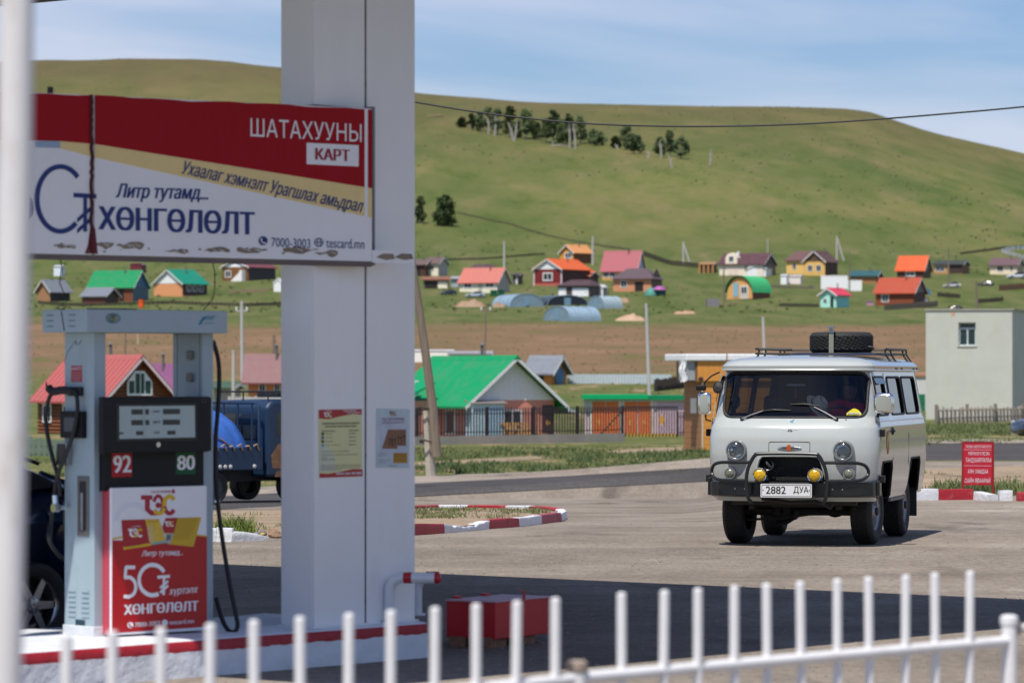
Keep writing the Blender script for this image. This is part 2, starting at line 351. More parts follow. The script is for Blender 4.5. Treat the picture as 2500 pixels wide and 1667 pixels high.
shou_m = pave('gravel_shoulder', [(.3, (.24, .20, .16)), (.6, (.33, .28, .235)), (.8, (.40, .35, .30))], 1.5, (.6, 1.4, 1))
ys_f = list(np.arange(-20, 44, 4)) + list(np.arange(44, 105, 1.5))
sheet('forecourt', [(float(y), max(-26, edge(near_e, y)) if y > 45 else -26, 26 + (0 if y < 50 else 0)) for y in ys_f if edge(near_e, y) < 25], fore_m, .012, nx=44)
ys_r = list(np.arange(30, 180, 1.5))
sheet('road', [(float(y), edge(far_e, y), edge(near_e, y)) for y in ys_r], road_m, .018, nx=8)
sheet('road_shoulder', [(float(y), edge(shl_e, y), edge(far_e, y) + .3) for y in ys_r], shou_m, .013, nx=6)
# ---------------------------------------------------------------- petrol station
def UN(px, py, z): Y = F * (EYE - z) / (py - HZ); return Vector(((px - 1250) / F * Y, Y, z))
class Plane:
    """upright plane through o turned rz degrees; gives local (x, z) of what is seen at a photograph pixel; y is the depth behind it"""
    def __init__(s, o, rz, zb=0.): s.o = Vector(o); s.c, s.s = math.cos(rad(rz)), math.sin(rad(rz)); s.zb = zb
    def __call__(s, px, py, y=0.):
        k = (px - 1250) / F; ox, oy = s.o.x - s.s * y, s.o.y + s.c * y
        x = (k * oy - ox) / (s.c - k * s.s); Y = oy + x * s.s
        return x, EYE + (HZ - py) / F * Y - s.zb
def textq(pl, s, bl, br, tl, mat, parent, y=-.002, **k):
    a, b, c = pl(*bl), pl(*br), pl(*tl)
    ex, ez = (b[0] - a[0], b[1] - a[1]), (c[0] - a[0], c[1] - a[1])
    return text(s, 0, 0, 1, 1, mat, parent, y=y, mapf=lambda X, Z, yy: (a[0] + ex[0] * X + ez[0] * Z, yy, a[1] + ex[1] * X + ez[1] * Z), **k)
def polyq(pl, name, pts, mat, parent, y=-.001, t=.0008): return flat(name, [pl(*p) for p in pts], mat, parent, y, t=t)
white_p = M('white_cladding', (.86, .855, .84), .4, var=.04, scale=1.5, dirt=.35, dcol=(.47, .43, .38), dscale=1.4, stretch=(1, 1, .3), bump=.12, bscale=1.6)
steel = M('dull_steel', (.42, .42, .43), .35, .9, var=.15, scale=20)
chrome = M('chrome', (.75, .76, .78), .08, 1., var=0)
black_p = M('black_plastic', (.009, .009, .010), .5, spec=.3, var=.2, scale=12)
rubber = M('black_rubber', (.016, .016, .017), .62, var=.25, scale=20, bump=.15, bscale=90)
dkmetal = M('dark_gap_metal', (.035, .032, .033), .6, var=.2)
red_p = M('signal_red_paint', (.42, .012, .018), .4, var=.08, scale=3)
# --- pump island
ISL = UN(1040, 1609, 0); TH = 50
def island_mat():
    m = M('island_paint', (.72, .74, .77), .55, var=.06, scale=4, bump=.8, bscale=9, dirt=.35, dcol=(.42, .4, .37), dscale=3.5); n = m.node_tree; l = n.links.new; p = n.nodes['Principled BSDF']
    src = p.inputs['Base Color'].links[0].from_socket
    t = n.nodes.new('ShaderNodeTexCoord'); sp = n.nodes.new('ShaderNodeSeparateXYZ'); l(t.outputs['Object'], sp.inputs[0])
    a = n.nodes.new('ShaderNodeTexNoise'); a.inputs['Scale'].default_value = 9; a.inputs['Detail'].default_value = 5; l(t.outputs['Object'], a.inputs['Vector'])
    ad = n.nodes.new('ShaderNodeMath'); ad.operation = 'MULTIPLY_ADD'; l(a.outputs['Fac'], ad.inputs[0]); ad.inputs[1].default_value = .03; l(sp.outputs['Z'], ad.inputs[2])
    def gt(v): q = n.nodes.new('ShaderNodeMath'); q.operation = 'GREATER_THAN'; l(ad.outputs[0], q.inputs[0]); q.inputs[1].default_value = v; return q.outputs[0]
    mu = n.nodes.new('ShaderNodeMath'); mu.operation = 'MULTIPLY'; l(gt(.188), mu.inputs[0]); q = n.nodes.new('ShaderNodeMath'); q.operation = 'LESS_THAN'; l(sp.outputs['Z'], q.inputs[0]); q.inputs[1].default_value = .2385; l(q.outputs[0], mu.inputs[1])
    x = n.nodes.new('ShaderNodeMix'); x.data_type = 'RGBA'; l(mu.outputs[0], x.inputs[0]); l(src, x.inputs[6]); x.inputs[7].default_value = (.38, .012, .02, 1); l(x.outputs[2], p.inputs['Base Color']); return m
def isl_pt(u, v):  # v runs round the section: front foot, front top edge, across, back foot
    x = -9 + 9.02 * u; prof = [(0, 0), (0, .06), (.004, .12), (.004, .18), (.006, .225), (.022, .247), (.07, .252), (.5, .255), (1.0, .255), (1.5, .25), (1.52, .24), (1.53, 0)]
    y, z = prof[int(round(v * 11))]; j = .010 * fbm(x * 2.2, z * 4 + y, 3)
    return (x, y + j * (1 if y < .03 else 0), z + (.008 * fbm(x * 1.6, y, 3) if z > .1 else 0))
ib = MB().grid(isl_pt, 90, 11); e0 = [90 + 91 * j for j in range(12)]; ib.f.append(tuple(e0))
isl = tag(part('pump_island', ib, island_mat(), smooth=True, ang=60, loc=ISL, rot=(0, 0, rad(TH))), 'white painted concrete kerb with a red stripe under the fuel pump', 'pump island')
# --- column
CO = UN(768, 1533, .25); col = thing('canopy_column', 'tall white clad column beside the fuel pump, carrying two notices', 'column', (CO.x, CO.y, .25), TH)
CP = Plane(CO, TH, .25); zt, zs = 5.2, CP(768, 637)[1]; zu = CP(768, 256)[1]
seam, cr = CP(892, 1500)[0], CP(1012, 1500)[0]
cb = MB().box(.03, cr - .03, .03, .27, .0, zt); part('core', cb, dkmetal, col)
part('front_panel', MB().box(seam + .012, cr, -.004, .018, .012, zt - .02), white_p, col, bev=.004)
part('side_panel', MB().box(cr - .018, cr + .002, .0185, .30, .012, zt - .02), white_p, col, bev=.004)
for z0, z1 in ((.012, zs), (zu, zt - .02)):
    part('front_panel', MB().box(.0, seam - .006, 0, .018, z0, z1), white_p, col, bev=.004)
    part('side_panel', MB().box(-.002, .018, .0185, .30, z0, z1), white_p, col, bev=.004)
    part('seam_strip', MB().box(seam - .005, seam + .011, .004, .02, z0, z1), C(120, 118, 120), col)
part('seam_strip', MB().box(seam - .012, seam + .012, -.075, .02, zs - .02, zu + .01), C(125, 125, 128, rough=.4), col)
rv = MB().lathe([(0, -.004), (.006, -.003), (.008, 0)], Matrix.Rotation(rad(90), 4, 'X'), 8).mesh('rivet'); rv.materials.append(C(60, 58, 60))
for z in (.16, .75, 1.12, 1.5, 1.9, zu + .16, zu + .62): share(rv, 'rivet', col, (seam + .003, .001, z))
part('foot_plate', MB().box(-.03, cr + .03, -.012, .31, .0, .012), white_p, col)
part('cap_rail', MB().box(.0, seam - .01, -.0, .29, zu - .03, zu - .002), dkmetal, col); part('cap_rail', MB().box(.02, seam - .01, .0, .28, zs + .002, zs + .03), dkmetal, col)
for q in ([(738, 1428), (750, 1418), (758, 1430), (748, 1446), (740, 1442)], [(772, 1492), (800, 1488), (806, 1504), (780, 1512)]): pass
# --- banner sign
BA = CO + Vector((math.sin(rad(TH)), -math.cos(rad(TH)), 0)) * .05; BTH = 39
BP = Plane((BA.x, BA.y, 0), BTH, 2.6)
ban = thing('banner_sign', 'long red, yellow and white advertising banner fixed across the white column', 'banner', (BA.x, BA.y, 2.6), BTH)
b_white = M('banner_vinyl', (.84, .84, .85), .45, var=.03, scale=2, dirt=.08); b_red = M('banner_red', (.36, .007, .014), .55, spec=.15, var=.07, scale=30, stretch=(3, 1, .1)); b_yel = M('banner_yellow', (.82, .63, .27), .45, var=.05)
navy = M('navy_print', (.008, .028, .17), .5, var=0); b_ink = M('white_print', (.84, .84, .85), .5, var=0); peel = M('bare_board', (.25, .20, .15), .8, var=.2)
def bq(x): return [BP(x, y) for y in (619 + (x - 90) * .0235, 227 + (x - 95) * .0475)]
xr, xl, xs_ = 908, -260, 226
for nm, x0, x1 in (('banner_panel', xl, xs_ - 5), ('banner_panel', xs_ + 5, xr)):
    (a0, a1), (c0, c1) = bq(x0), bq(x1)
    pan = part(nm, MB().prism([a0, c0, c1, a1], 'y', 0, .03), b_white, ban, fix=True)
def bclip(px): return 337 + (max(px, 145) - 145) * .0 + (0 if px < 330 else 0)
def ylo(px):   # lower edge of the red field
    return float(np.interp(px, [-260, 60, 145, 232, 908], [343, 343, 345, 352, 460]))
def yhi(px): return float(np.interp(px, [-260, 145, 232, 908], [362, 362, 385, 532]))
def band(name, x0, x1, top, bot, mat, y, n=14):
    xs = [x0 + (x1 - x0) * i / n for i in range(n + 1)]
    return polyq(BP, name, [(x, bot(x)) for x in xs] + [(x, top(x)) for x in xs[::-1]], mat, ban, y)
wavy = lambda x: 228 + (x - 95) * .0475 + (1.5 * math.sin(x / 23) + 1.5 * math.sin(x / 57))
for x0, x1 in ((xl, xs_ - 5), (xs_ + 5, 890)):
    band('red_field', x0, x1, wavy, ylo, b_red, -.0015)
    band('yellow_stripe', max(x0, 147), x1, lambda x: ylo(x) + .2, yhi, b_yel, -.0014)
band('red_field', 898, xr, wavy, ylo, b_red, -.0015, 2); band('yellow_stripe', 898, xr, lambda x: ylo(x) + .2, yhi, b_yel, -.0014, 2)
part('torn_seam', MB().tube([(BP(xs_ - 3 + random.uniform(-2, 2), y)[0], -.003, BP(xs_, y)[1]) for y in range(232, 624, 9)], .012, 6), M('dark_red_tear', (.07, .008, .01), .8), ban)
polyq(BP, 'torn_edge', [(207, 619), (238, 620), (232, 560), (222, 540), (214, 600)], C(120, 12, 24), ban, -.004)
textq(BP, 'ШАТАХУУНЫ', (611, 333), (882, 347), (611, 289), b_ink, ban, y=-.003)
polyq(BP, 'label_box', [(748, 401), (875, 407), (875, 355), (748, 349)], b_ink, ban, -.003)
textq(BP, 'КАРТ', (770, 390), (852, 394), (770, 362), M('card_red', (.33, .012, .03), .5, var=0), ban, y=-.005, bold=.05)
textq(BP, 'Ухаалаг хэмнэлт Урагшлах амьдрал', (441, 433), (882, 528), (448, 392), navy, ban, y=-.004, shear=.3, bold=.02)
textq(BP, 'Литр тутамд...', (283, 492), (507, 497), (283, 448), navy, ban, y=-.003, shear=.28, bold=.035)
textq(BP, 'ХӨНГӨЛӨЛТ', (242, 561), (619, 574), (242, 503), navy, ban, y=-.003, bold=.045)
textq(BP, '7000-3003', (662, 602), (757, 606), (662, 580), navy, ban, y=-.003)
textq(BP, 'tescard.mn', (796, 605), (889, 608), (796, 581), navy, ban, y=-.003)
def circ(px, py, r, a0=0, a1=360, n=24): return [(px + r * math.cos(rad(a0 + (a1 - a0) * i / n)), py - r * math.sin(rad(a0 + (a1 - a0) * i / n))) for i in range(n + (a1 - a0 < 360))]
polyq(BP, 'phone_icon', circ(642, 588, 11), navy, ban, -.003)
part('phone_handset', MB().tube([(BP(637, 582)[0], -.005, BP(637, 582)[1]), (BP(637, 588)[0], -.005, BP(637, 588)[1]), (BP(641, 593)[0], -.005, BP(641, 593)[1]), (BP(647, 594)[0], -.005, BP(647, 594)[1])], [.006, .004, .004, .006], 5), b_ink, ban)
def ring(pl, name, px, py, rx, ry, wd, a0, a1, mat, parent, y=-.003):
    p = [(px + rx * math.cos(rad(a0 + (a1 - a0) * i / 40)), py - ry * math.sin(rad(a0 + (a1 - a0) * i / 40))) for i in range(41)]
    q = [(px + (rx - wd) * math.cos(rad(a0 + (a1 - a0) * i / 40)), py - (ry - wd) * math.sin(rad(a0 + (a1 - a0) * i / 40))) for i in range(41)]
    return polyq(pl, name, p + q[::-1], mat, parent, y)
ring(BP, 'globe_icon', 778, 592, 11, 11, 2, 0, 359.9, navy, ban); ring(BP, 'globe_icon', 778, 592, 5, 11, 1.6, 0, 359.9, navy, ban, -.004)
polyq(BP, 'globe_icon', [(767, 591), (789, 591), (789, 593), (767, 593)], navy, ban, -.0045)
ring(BP, 'big_zero', 147, 486, 63, 85, 12, 42, 312, navy, ban)
polyq(BP, 'currency_sign', [(179, 471), (235, 474), (235, 485), (179, 482)], navy, ban, -.003); polyq(BP, 'currency_sign', [(203, 480), (212, 480), (212, 566), (203, 566)], navy, ban, -.0035)
for dy in (0, 26): polyq(BP, 'currency_sign', [(188, 533 + dy), (222, 503 + dy), (222, 514 + dy), (188, 544 + dy)], navy, ban, -.004)
polyq(BP, 'number_five', [(74, 480), (80, 490), (82, 510), (80, 525), (72, 536)], navy, ban, -.003)
polyq(BP, 'faded_sticker', [(86, 345), (146, 345), (146, 362), (86, 360)], C(170, 195, 220), ban, -.0035)
rnd = random.Random(3)
for (px, py, w, h) in ((163, 600, 25, 6), (256, 598, 22, 8), (318, 600, 34, 9), (430, 614, 30, 6), (530, 611, 32, 7), (615, 611, 38, 9), (735, 610, 45, 9), (795, 618, 30, 7)):
    up = [(px + w * math.cos(a), py - h * math.sin(a) * (.25 + 1.0 * rnd.random()) + 2.5 * math.sin(a * 2 + px)) for a in np.linspace(0, 2 * math.pi, 22)[:-1]]
    polyq(BP, 'peeled_patch', up, peel, ban, -.003)
    for k in range(3):
        u0 = px + w * rnd.uniform(-.6, .4); polyq(BP, 'vinyl_shred', [(u0, py - h * .6), (u0 + w * .45, py + h * .1), (u0 + w * .5, py + h * .4)], b_white, ban, -.0045)
for k in range(16):
    x = rnd.uniform(120, 880); w = rnd.uniform(3, 11); y_ = 604 + (x - 90) * .02 + rnd.uniform(-8, 8); polyq(BP, 'peeled_patch', [(x, y_), (x + w * .5, y_ + rnd.uniform(1, 4)), (x + w, y_ + rnd.uniform(-1, 2)), (x + w * .6, y_ - rnd.uniform(1, 4)), (x + w * .2, y_ - 2)], peel, ban, -.0032 - .0001 * k)
part('bottom_rail', MB().box(bq(xl)[0][0], bq(xr)[0][0], .0, .05, bq(300)[0][1] - .035, bq(300)[0][1] - .002), C(120, 105, 100), ban)
part('tail_strip', MB().box(BP(909, 630)[0], BP(1012, 630)[0] - .01, .0, .02, BP(950, 642)[1], BP(950, 612)[1]), b_white, ban)
for px in (940, 985): polyq(BP, 'peeled_patch', [(px - 22, 628), (px - 5, 619), (px + 20, 620), (px + 24, 632), (px + 2, 635)], peel, ban, -.002)
part('stub_bracket', MB().box(BP(122, 0)[0], BP(132, 0)[0], .01, .03, BP(127, 229)[1], BP(124, 212)[1]), C(45, 42, 45), ban)
# wires between banner and pump
for pts in (((151, 619), (158, 655), (152, 690), (170, 735), (168, 752), (190, 755)), ((524, 632), (531, 665), (531, 700), (526, 730), (529, 756))):
    wb = MB().tube([(*(lambda q: (q[0], .03 + .12 * (i > 3), q[1]))(BP(*p)),) for i, p in enumerate(pts)], .0035, 5)
    tag(part('hanging_wire', wb, rubber, loc=(BA.x, BA.y, 2.6), rot=(0, 0, rad(BTH))), 'thin black wire hanging from the banner to the %s end of the pump top' % ('left' if pts[0][0] < 300 else 'right'), 'wire', 'wires hanging from the banner')
# --- canopy (its slab shades the forecourt; its unseen back is lengthened to block sky light; only one corner comes into the top left of the frame)
def cw(u, v): b = Vector((math.cos(rad(TH)), math.sin(rad(TH)), 0)); a = Vector((-math.sin(rad(TH)), math.cos(rad(TH)), 0)); return ISL + b * u + a * v
far_c = Vector((-2.03, 34.0, 0)) - ISL; bu = Vector((math.cos(rad(TH)), math.sin(rad(TH)), 0)); av = Vector((-math.sin(rad(TH)), math.cos(rad(TH)), 0))
u1 = far_c @ bu if hasattr(far_c, '__matmul__') else far_c.dot(bu); u1 = far_c.dot(bu); v0 = (Vector((-.6, 22.5, 0)) - ISL).dot(av)
cano = thing('station_canopy', 'flat white station canopy whose dark corner shows at the top left', 'canopy', ISL, TH)
u0_ = -4.6
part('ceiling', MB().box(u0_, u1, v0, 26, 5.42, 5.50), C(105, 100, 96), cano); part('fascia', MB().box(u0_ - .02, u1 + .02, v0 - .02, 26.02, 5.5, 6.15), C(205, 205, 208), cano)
part('edge_trim', MB().box(u0_ - .03, u1 + .03, v0 - .03, 26.03, 5.40, 5.418), dkmetal, cano)
part('post_sleeve', MB().box((CO - ISL).dot(bu) + .02, (CO - ISL).dot(bu) + .9, (CO - ISL).dot(av) + .02, (CO - ISL).dot(av) + .3, 5.2, 5.42), white_p, cano)
# --- notices on the column
n1 = thing('notice_poster', 'red and yellow payment notice poster on the column face', 'poster', (CO.x, CO.y, .25), TH, None); y0 = -.004
NP = CP
part('sheet', MB().prism([NP(778, 1166), (NP(884, 1162)), NP(882, 998), NP(777, 1000)], 'y', y0, y0 + .003), M('poster_yellow', (.70, .68, .34), .5, var=.05, scale=3), n1, fix=True)
polyq(NP, 'pale_corner', [(778, 1152), (822, 1149), (816, 1120), (808, 1096), (792, 1086), (778, 1086)], M('poster_wash', (.62, .64, .46), .5, var=.05), n1, y0 - .0006)
polyq(NP, 'red_header', [(777, 1000), (777, 1021), (800, 1023), (830, 1016), (860, 1010), (882, 1012), (882, 998)][::-1], red_p, n1, y0 - .001)
polyq(NP, 'red_footer', [(779, 1166), (884, 1162), (884, 1145), (862, 1144), (830, 1151), (800, 1156), (779, 1155)], red_p, n1, y0 - .001)
yel = M('logo_yellow', (.72, .46, .02), .5, var=0)
def logo(pl, px, py, s, parent, y, col1, col2):
    """petrol brand lettering: T, E-shaped ring and C"""
    polyq(pl, 'logo_mark', [(px - s, py - .55 * s), (px - .35 * s, py - .55 * s), (px - .35 * s, py - .3 * s), (px - s, py - .3 * s)], col1, parent, y)
    polyq(pl, 'logo_mark', [(px - .78 * s, py - .3 * s), (px - .5 * s, py - .3 * s), (px - .5 * s, py + .2 * s), (px - .3 * s, py + .35 * s), (px, py + .35 * s), (px, py + .6 * s), (px - .45 * s, py + .6 * s), (px - .78 * s, py + .3 * s)], col1, parent, y)
    ring(pl, 'logo_mark', px - .02 * s, py, .36 * s, .6 * s, .2 * s, -95, 160, col1, parent, y - .0003); polyq(pl, 'logo_mark', circ(px - .02 * s, py + .02 * s, .16 * s), col1, parent, y - .0004)
    ring(pl, 'logo_mark', px + .62 * s, py, .42 * s, .6 * s, .24 * s, 35, 190, col2, parent, y - .0005); ring(pl, 'logo_mark', px + .02 * s, py + .0 * s, .42 * s, .6 * s, .22 * s, 215, 340, col2, parent, y - .0006)
    ring(pl, 'logo_mark', px + .62 * s, py, .42 * s, .6 * s, .24 * s, 190, 325, col1, parent, y - .0005)
logo(NP, 799, 1012, 10, n1, y0 - .002, b_ink, yel)
ink = M('black_print', (.012, .012, .014), .6, var=0)
def lines(pl, parent, y, rows, mat, **k):
    for (s, px, py, w, h) in rows: textq(pl, s, (px, py), (px + w, py - w * .02), (px, py - h), mat, parent, y=y, **k)
lines(NP, n1, y0 - .002, [('ТЭС ПЕТРОЛИУМ', 793, 1005, 15, 3), ('Лавлах хөнгөлөлт', 837, 1004, 32, 4), ('Урагшлах амьдрал', 845, 1009, 33, 4), ('Лавлах утас: 80133003', 818, 1160, 63, 8)], b_ink, bold=.03)
lines(NP, n1, y0 - .002, [('"МОБАЙЛ БАНК"-НЫ ҮЙЛЧИЛГЭЭ АШИГЛАН', 785, 1036, 91, 5), ('ШАТАХУУНЫ ТӨЛБӨР ХИЙХ ЗААВАР', 793, 1043, 76, 5), ('Төлбөр хийх банкууд', 783, 1054, 34, 3.5), ('Дансны дугаар', 850, 1052, 24, 3.5)], ink, bold=.03)
for i, (s, q) in enumerate((('Хаан банк', '5112003373'), ('Төрийн банк', '106300077103'), ('Голомт банк', '8135100048'), ('Худалдаа хөгжлийн банк', '499237718'))):
    lines(NP, n1, y0 - .002, [(s, 793, 1060 + 9.3 * i, 18 + 18 * (i == 3), 3), (q, 850, 1059 + 9.2 * i, 18, 3)], ink)
    polyq(NP, 'bank_icon', [(783.5, 1062 + 9.3 * i), (789.5, 1062 + 9.3 * i), (789.5, 1055.5 + 9.3 * i), (783.5, 1055.5 + 9.3 * i)], (C(25, 60, 35), C(50, 110, 170), C(50, 70, 30), C(120, 170, 225))[i], n1, y0 - .002)
lines(NP, n1, y0 - .002, [('Хүлээн авагчийн нэр: ТЭСПЕТРОЛИУМ', 784, 1104, 67, 3.4), ('Гүйлгээний утга: Тухайн ШТС-ын дугаар заавал', 784, 1112, 87, 3.6), ('бичнэ үү', 784, 1118, 15, 3), ('Жишээ нь: ШТС-80', 784, 1123, 32, 3.4), ('Санамж: ШТС-ын ажилтан төлбөр шилжүүлсэн гүйлгээг', 783, 1138, 96, 3.6), ('шалгаж лавлах утсаар заавал асууж баталгаажуулна', 783, 1143, 94, 3.6), ('мөн цаасаар хэвлэж авна', 783, 1148, 49, 3)], M('grey_print', (.06, .055, .05), .6, var=0))
n2 = thing('faded_poster', 'pale blue faded poster with brown cards on the right column face', 'poster', (CO.x, CO.y, .25), TH); y0 = -.008
part('sheet', MB().prism([NP(916, 1141), NP(997, 1142), NP(998, 1000), (NP(994, 998)), NP(917, 997)], 'y', y0, y0 + .003), M('faded_blue_paper', (.50, .60, .63), .4, var=.1, scale=6), n2, fix=True)
polyq(NP, 'lilac_wash', [(925, 1110), (985, 1110), (990, 1030), (960, 1015), (925, 1025)], M('lilac_wash', (.50, .54, .62), .4, var=.15, scale=8), n2, y0 - .0006)
polyq(NP, 'printed_card', [(930, 1095), (968, 1095), (968, 1048), (945, 1048)], M('card_brown', (.24, .11, .05), .5, var=.3, scale=30), n2, y0 - .001)
polyq(NP, 'printed_card', [(956, 1088), (989, 1088), (989, 1048), (956, 1048)], M('card_brown', (.24, .11, .05), .5), n2, y0 - .0016)
for px, py in ((949, 1072), (955, 1074), (962, 1073), (970, 1068), (977, 1069), (984, 1066)):
    polyq(NP, 'derrick_print', [(px - 3, py - 3), (px + 3, py - 3), (px + .8, py + 2), (px + .6, py + 16), (px - .6, py + 16), (px - .8, py + 2)], ink, n2, y0 - .0022)
polyq(NP, 'orange_note', [(958, 1130), (992, 1130), (992, 1105), (958, 1105)], C(205, 150, 45), n2, y0 - .001)
logo(NP, 957, 1009, 9, n2, y0 - .001, C(130, 30, 60), C(200, 180, 100))
lines(NP, n2, y0 - .002, [('ТЭС ПЕТРОЛИУМ', 930, 1027, 54, 7), ('ШАТАХУУНЫ ЦАХИМ КАРТ', 930, 1034.5, 54, 5)], C(140, 40, 90))
lines(NP, n2, y0 - .002, [('УРАМШУУЛАЛ', 960, 1110, 22, 2.6), ('картаар үйлчлүүлэн', 960, 1115, 28, 2.2), ('хөнгөлөлт эдлээрэй', 960, 1120, 29, 2.2), ('бүх салбарт', 960, 1125, 27, 2.2), ('Төлбөрийн карт', 920, 1108, 24, 2.5), ('Шатахуун авах', 920, 1113, 20, 2.5), ('Үнэгүй хүргэлт', 920, 1124, 30, 2.5), ('бөөний захиалга', 920, 1129, 20, 2.5), ('☎ 8811 0803', 946, 1138, 19, 3)], M('brown_print', (.06, .04, .03), .6, var=0))
# ---------------------------------------------------------------- fuel dispenser
PO = UN(272, 1545, .28); PTH = 43; ZB = .25
pump = thing('fuel_dispenser', 'pale blue-grey fuel pump with red advertising panel numbered 92 and 80', 'fuel pump', (PO.x, PO.y, ZB), PTH)
FP = Plane((PO.x, PO.y, 0), PTH, ZB)
def lx(px, y): return FP(px, 1300, y)[0]
def lz(py, px=380, y=0.): return FP(px, py, y)[1]
blu = M('pump_blue_grey', (.35, .44, .48), .38, var=.04, scale=3, dirt=.25, dcol=(.16, .19, .2), dscale=5, stretch=(1, 1, .4))
dkblu = M('pump_louvre', (.10, .14, .16), .5, var=.1)
xl0, xr1 = lx(229, .1), lx(521, .1); xl1, xr0 = xl0 + .095, lx(494, .1); yb = .1 + .31
zt0, zt1 = lz(812), lz(757)
lp = part('left_post', MB().box(xl0, xl1, .1, yb, 0, zt0), blu, pump, bev=.006); part('right_post', MB().box(xr0, xr1, .1, yb, 0, zt0), blu, pump, bev=.006)
part('post_foot', MB().box(xl0 - .008, xl1 + .004, .095, yb + .01, 0, .07), M('island_splash', (.62, .64, .66), .6, bump=.3), pump, bev=.006)
hx0, hx1, hy0, hy1 = lx(212, -.02), lx(555, -.02), -.02, .45
hd = part('header', MB().box(hx0, hx1, hy0, hy1, zt0, zt1), blu, pump, bev=.004)
HP = Plane((PO.x + math.sin(rad(PTH)) * .02, PO.y - math.cos(rad(PTH)) * .02, 0), PTH, ZB)
for k in range(3):
    for y_ in (.10, .33): part('vent_slot', MB().box(hx0 - .002, hx0 + .004, y_, y_ + .07, zt0 + .035 + .035 * k, zt0 + .041 + .035 * k), dkblu, hd)
part('header_joint', MB().tube([(hx0 - .001, .245, zt1 - .01), (hx0 - .001, .215, zt0 + .008)], .004, 5), C(95, 75, 70), hd)
part('roof_dirt', MB().tube([(hx0 + .02, .0, zt1 + .002)] + [(hx0 + .02 + t * .05, .0 + .02 * math.sin(t), zt1 + .003) for t in range(1, 9)], .004, 5), C(80, 65, 62), hd)
teal = M('teal_print', (.02, .19, .27), .5, var=.1); dgreen = M('dark_green_print', (.02, .07, .035), .5, var=0)
ring(HP, 'emblem_ring', 276, 777, 18, 12.5, 2.2, 0, 359.9, teal, hd, -.022)
polyq(HP, 'emblem_field', [(276 + 16 * math.cos(t), 777 - 10.5 * math.sin(t)) for t in np.linspace(0, 6.28, 24)[:-1]], C(150, 165, 150), hd, -.0215)
for pts in ([(268, 769), (284, 769), (284, 771.5), (268, 771.5)], [(275, 771), (277.6, 771), (277.6, 785), (275, 785)]): polyq(HP, 'emblem_letter', pts, dgreen, hd, -.0232)
ring(HP, 'emblem_letter', 273, 780, 7, 6, 1.8, 60, 300, dgreen, hd, -.0234); ring(HP, 'emblem_letter', 280, 780, 6, 6, 1.8, 60, 300, C(150, 140, 50), hd, -.0236)
for k, (a, b) in enumerate(((500, 527), (497, 525), (495, 523))): polyq(HP, 'maker_stripe', [(a, 772 + 3.4 * k), (b - k * 1, 771 + 3.4 * k), (b - 1.2 - k, 772.6 + 3.4 * k), (a - 1, 773.8 + 3.4 * k)], teal, hd, -.022)
polyq(HP, 'maker_stripe', [(484, 792), (489, 793.5), (500, 778), (502, 772), (494, 775)], teal, hd, -.0225); textq(HP, 'CENSTAR', (499, 790), (523, 790.5), (499, 786.5), teal, hd, y=-.022, shear=.3)
# inner coupling knobs on the right post
for py in (866, 921):
    kb = MB().prism(rrect(.19, .25, lz(py) - .028, lz(py) + .028, .012), 'x', xr0 - .018, xr0); part('latch', kb, C(140, 135, 125, rough=.4), pump, fix=True, bev=.004)
part('trim_line', MB().box(xr0 - .002, xr0 + .002, .125, .128, lz(968), zt0), dkblu, pump); part('trim_line', MB().box(xr0 - .002, xr0 + .002, .36, .363, lz(968), zt0), dkblu, pump)
# front panel with print
px0, px1 = 0., lx(505, 0); zp0, zp1 = lz(1544), lz(1188)
fp = part('front_panel', MB().box(px0, px1, 0, .02, zp0, zp1), M('panel_white', (.82, .82, .84), .35, var=.03), pump, bev=.003)
part('red_side', MB().box(px0 + .004, px1 - .004, .0205, .1, zp0 + .005, zp1 - .01), M('faded_red_side', (.50, .06, .09), .45, var=.06, dirt=.15, dcol=(.6, .4, .4)), pump)
part('under_skirt', MB().box(px0 + .03, px1 - .02, .06, .3, 0.0, zp0 + .02), C(150, 155, 160), pump)
part('back_body', MB().box(xl1, xr0, .1, yb - .02, .0, lz(1105)), blu, pump)
pred = M('panel_red', (.44, .006, .010), .33, var=.06, scale=2.5)
polyq(FP, 'red_print', [(273, 1545), (505, 1529), (505, 1310), (480, 1306), (440, 1312), (400, 1322), (340, 1320), (274, 1318)], pred, fp, -.0012)
polyq(FP, 'gold_edge', [(274, 1317), (300, 1312), (300, 1308), (274, 1313)], yel, fp, -.0018); polyq(FP, 'gold_edge', [(470, 1306.5), (505, 1310), (505, 1306.5), (470, 1303)], yel, fp, -.0018)
ring(FP, 'watermark', 325, 1275, 48, 50, 12, 30, 175, M('pale_watermark', (.74, .75, .80), .35, var=0), fp, -.001)
lred = M('logo_red', (.40, .015, .035), .45, var=0)
logo(FP, 387, 1232, 43, fp, -.0015, lred, yel)
textq(FP, 'ТЭС ПЕТРОЛИУМ', (368, 1204), (416, 1202), (368, 1198), lred, fp, y=-.0015, bold=.02)
polyq(FP, 'drop_mark', circ(423, 1200, 4.2) , lred, fp, -.0015); polyq(FP, 'drop_mark', [(420, 1197.5), (426, 1197.5), (423, 1191)], lred, fp, -.0017)
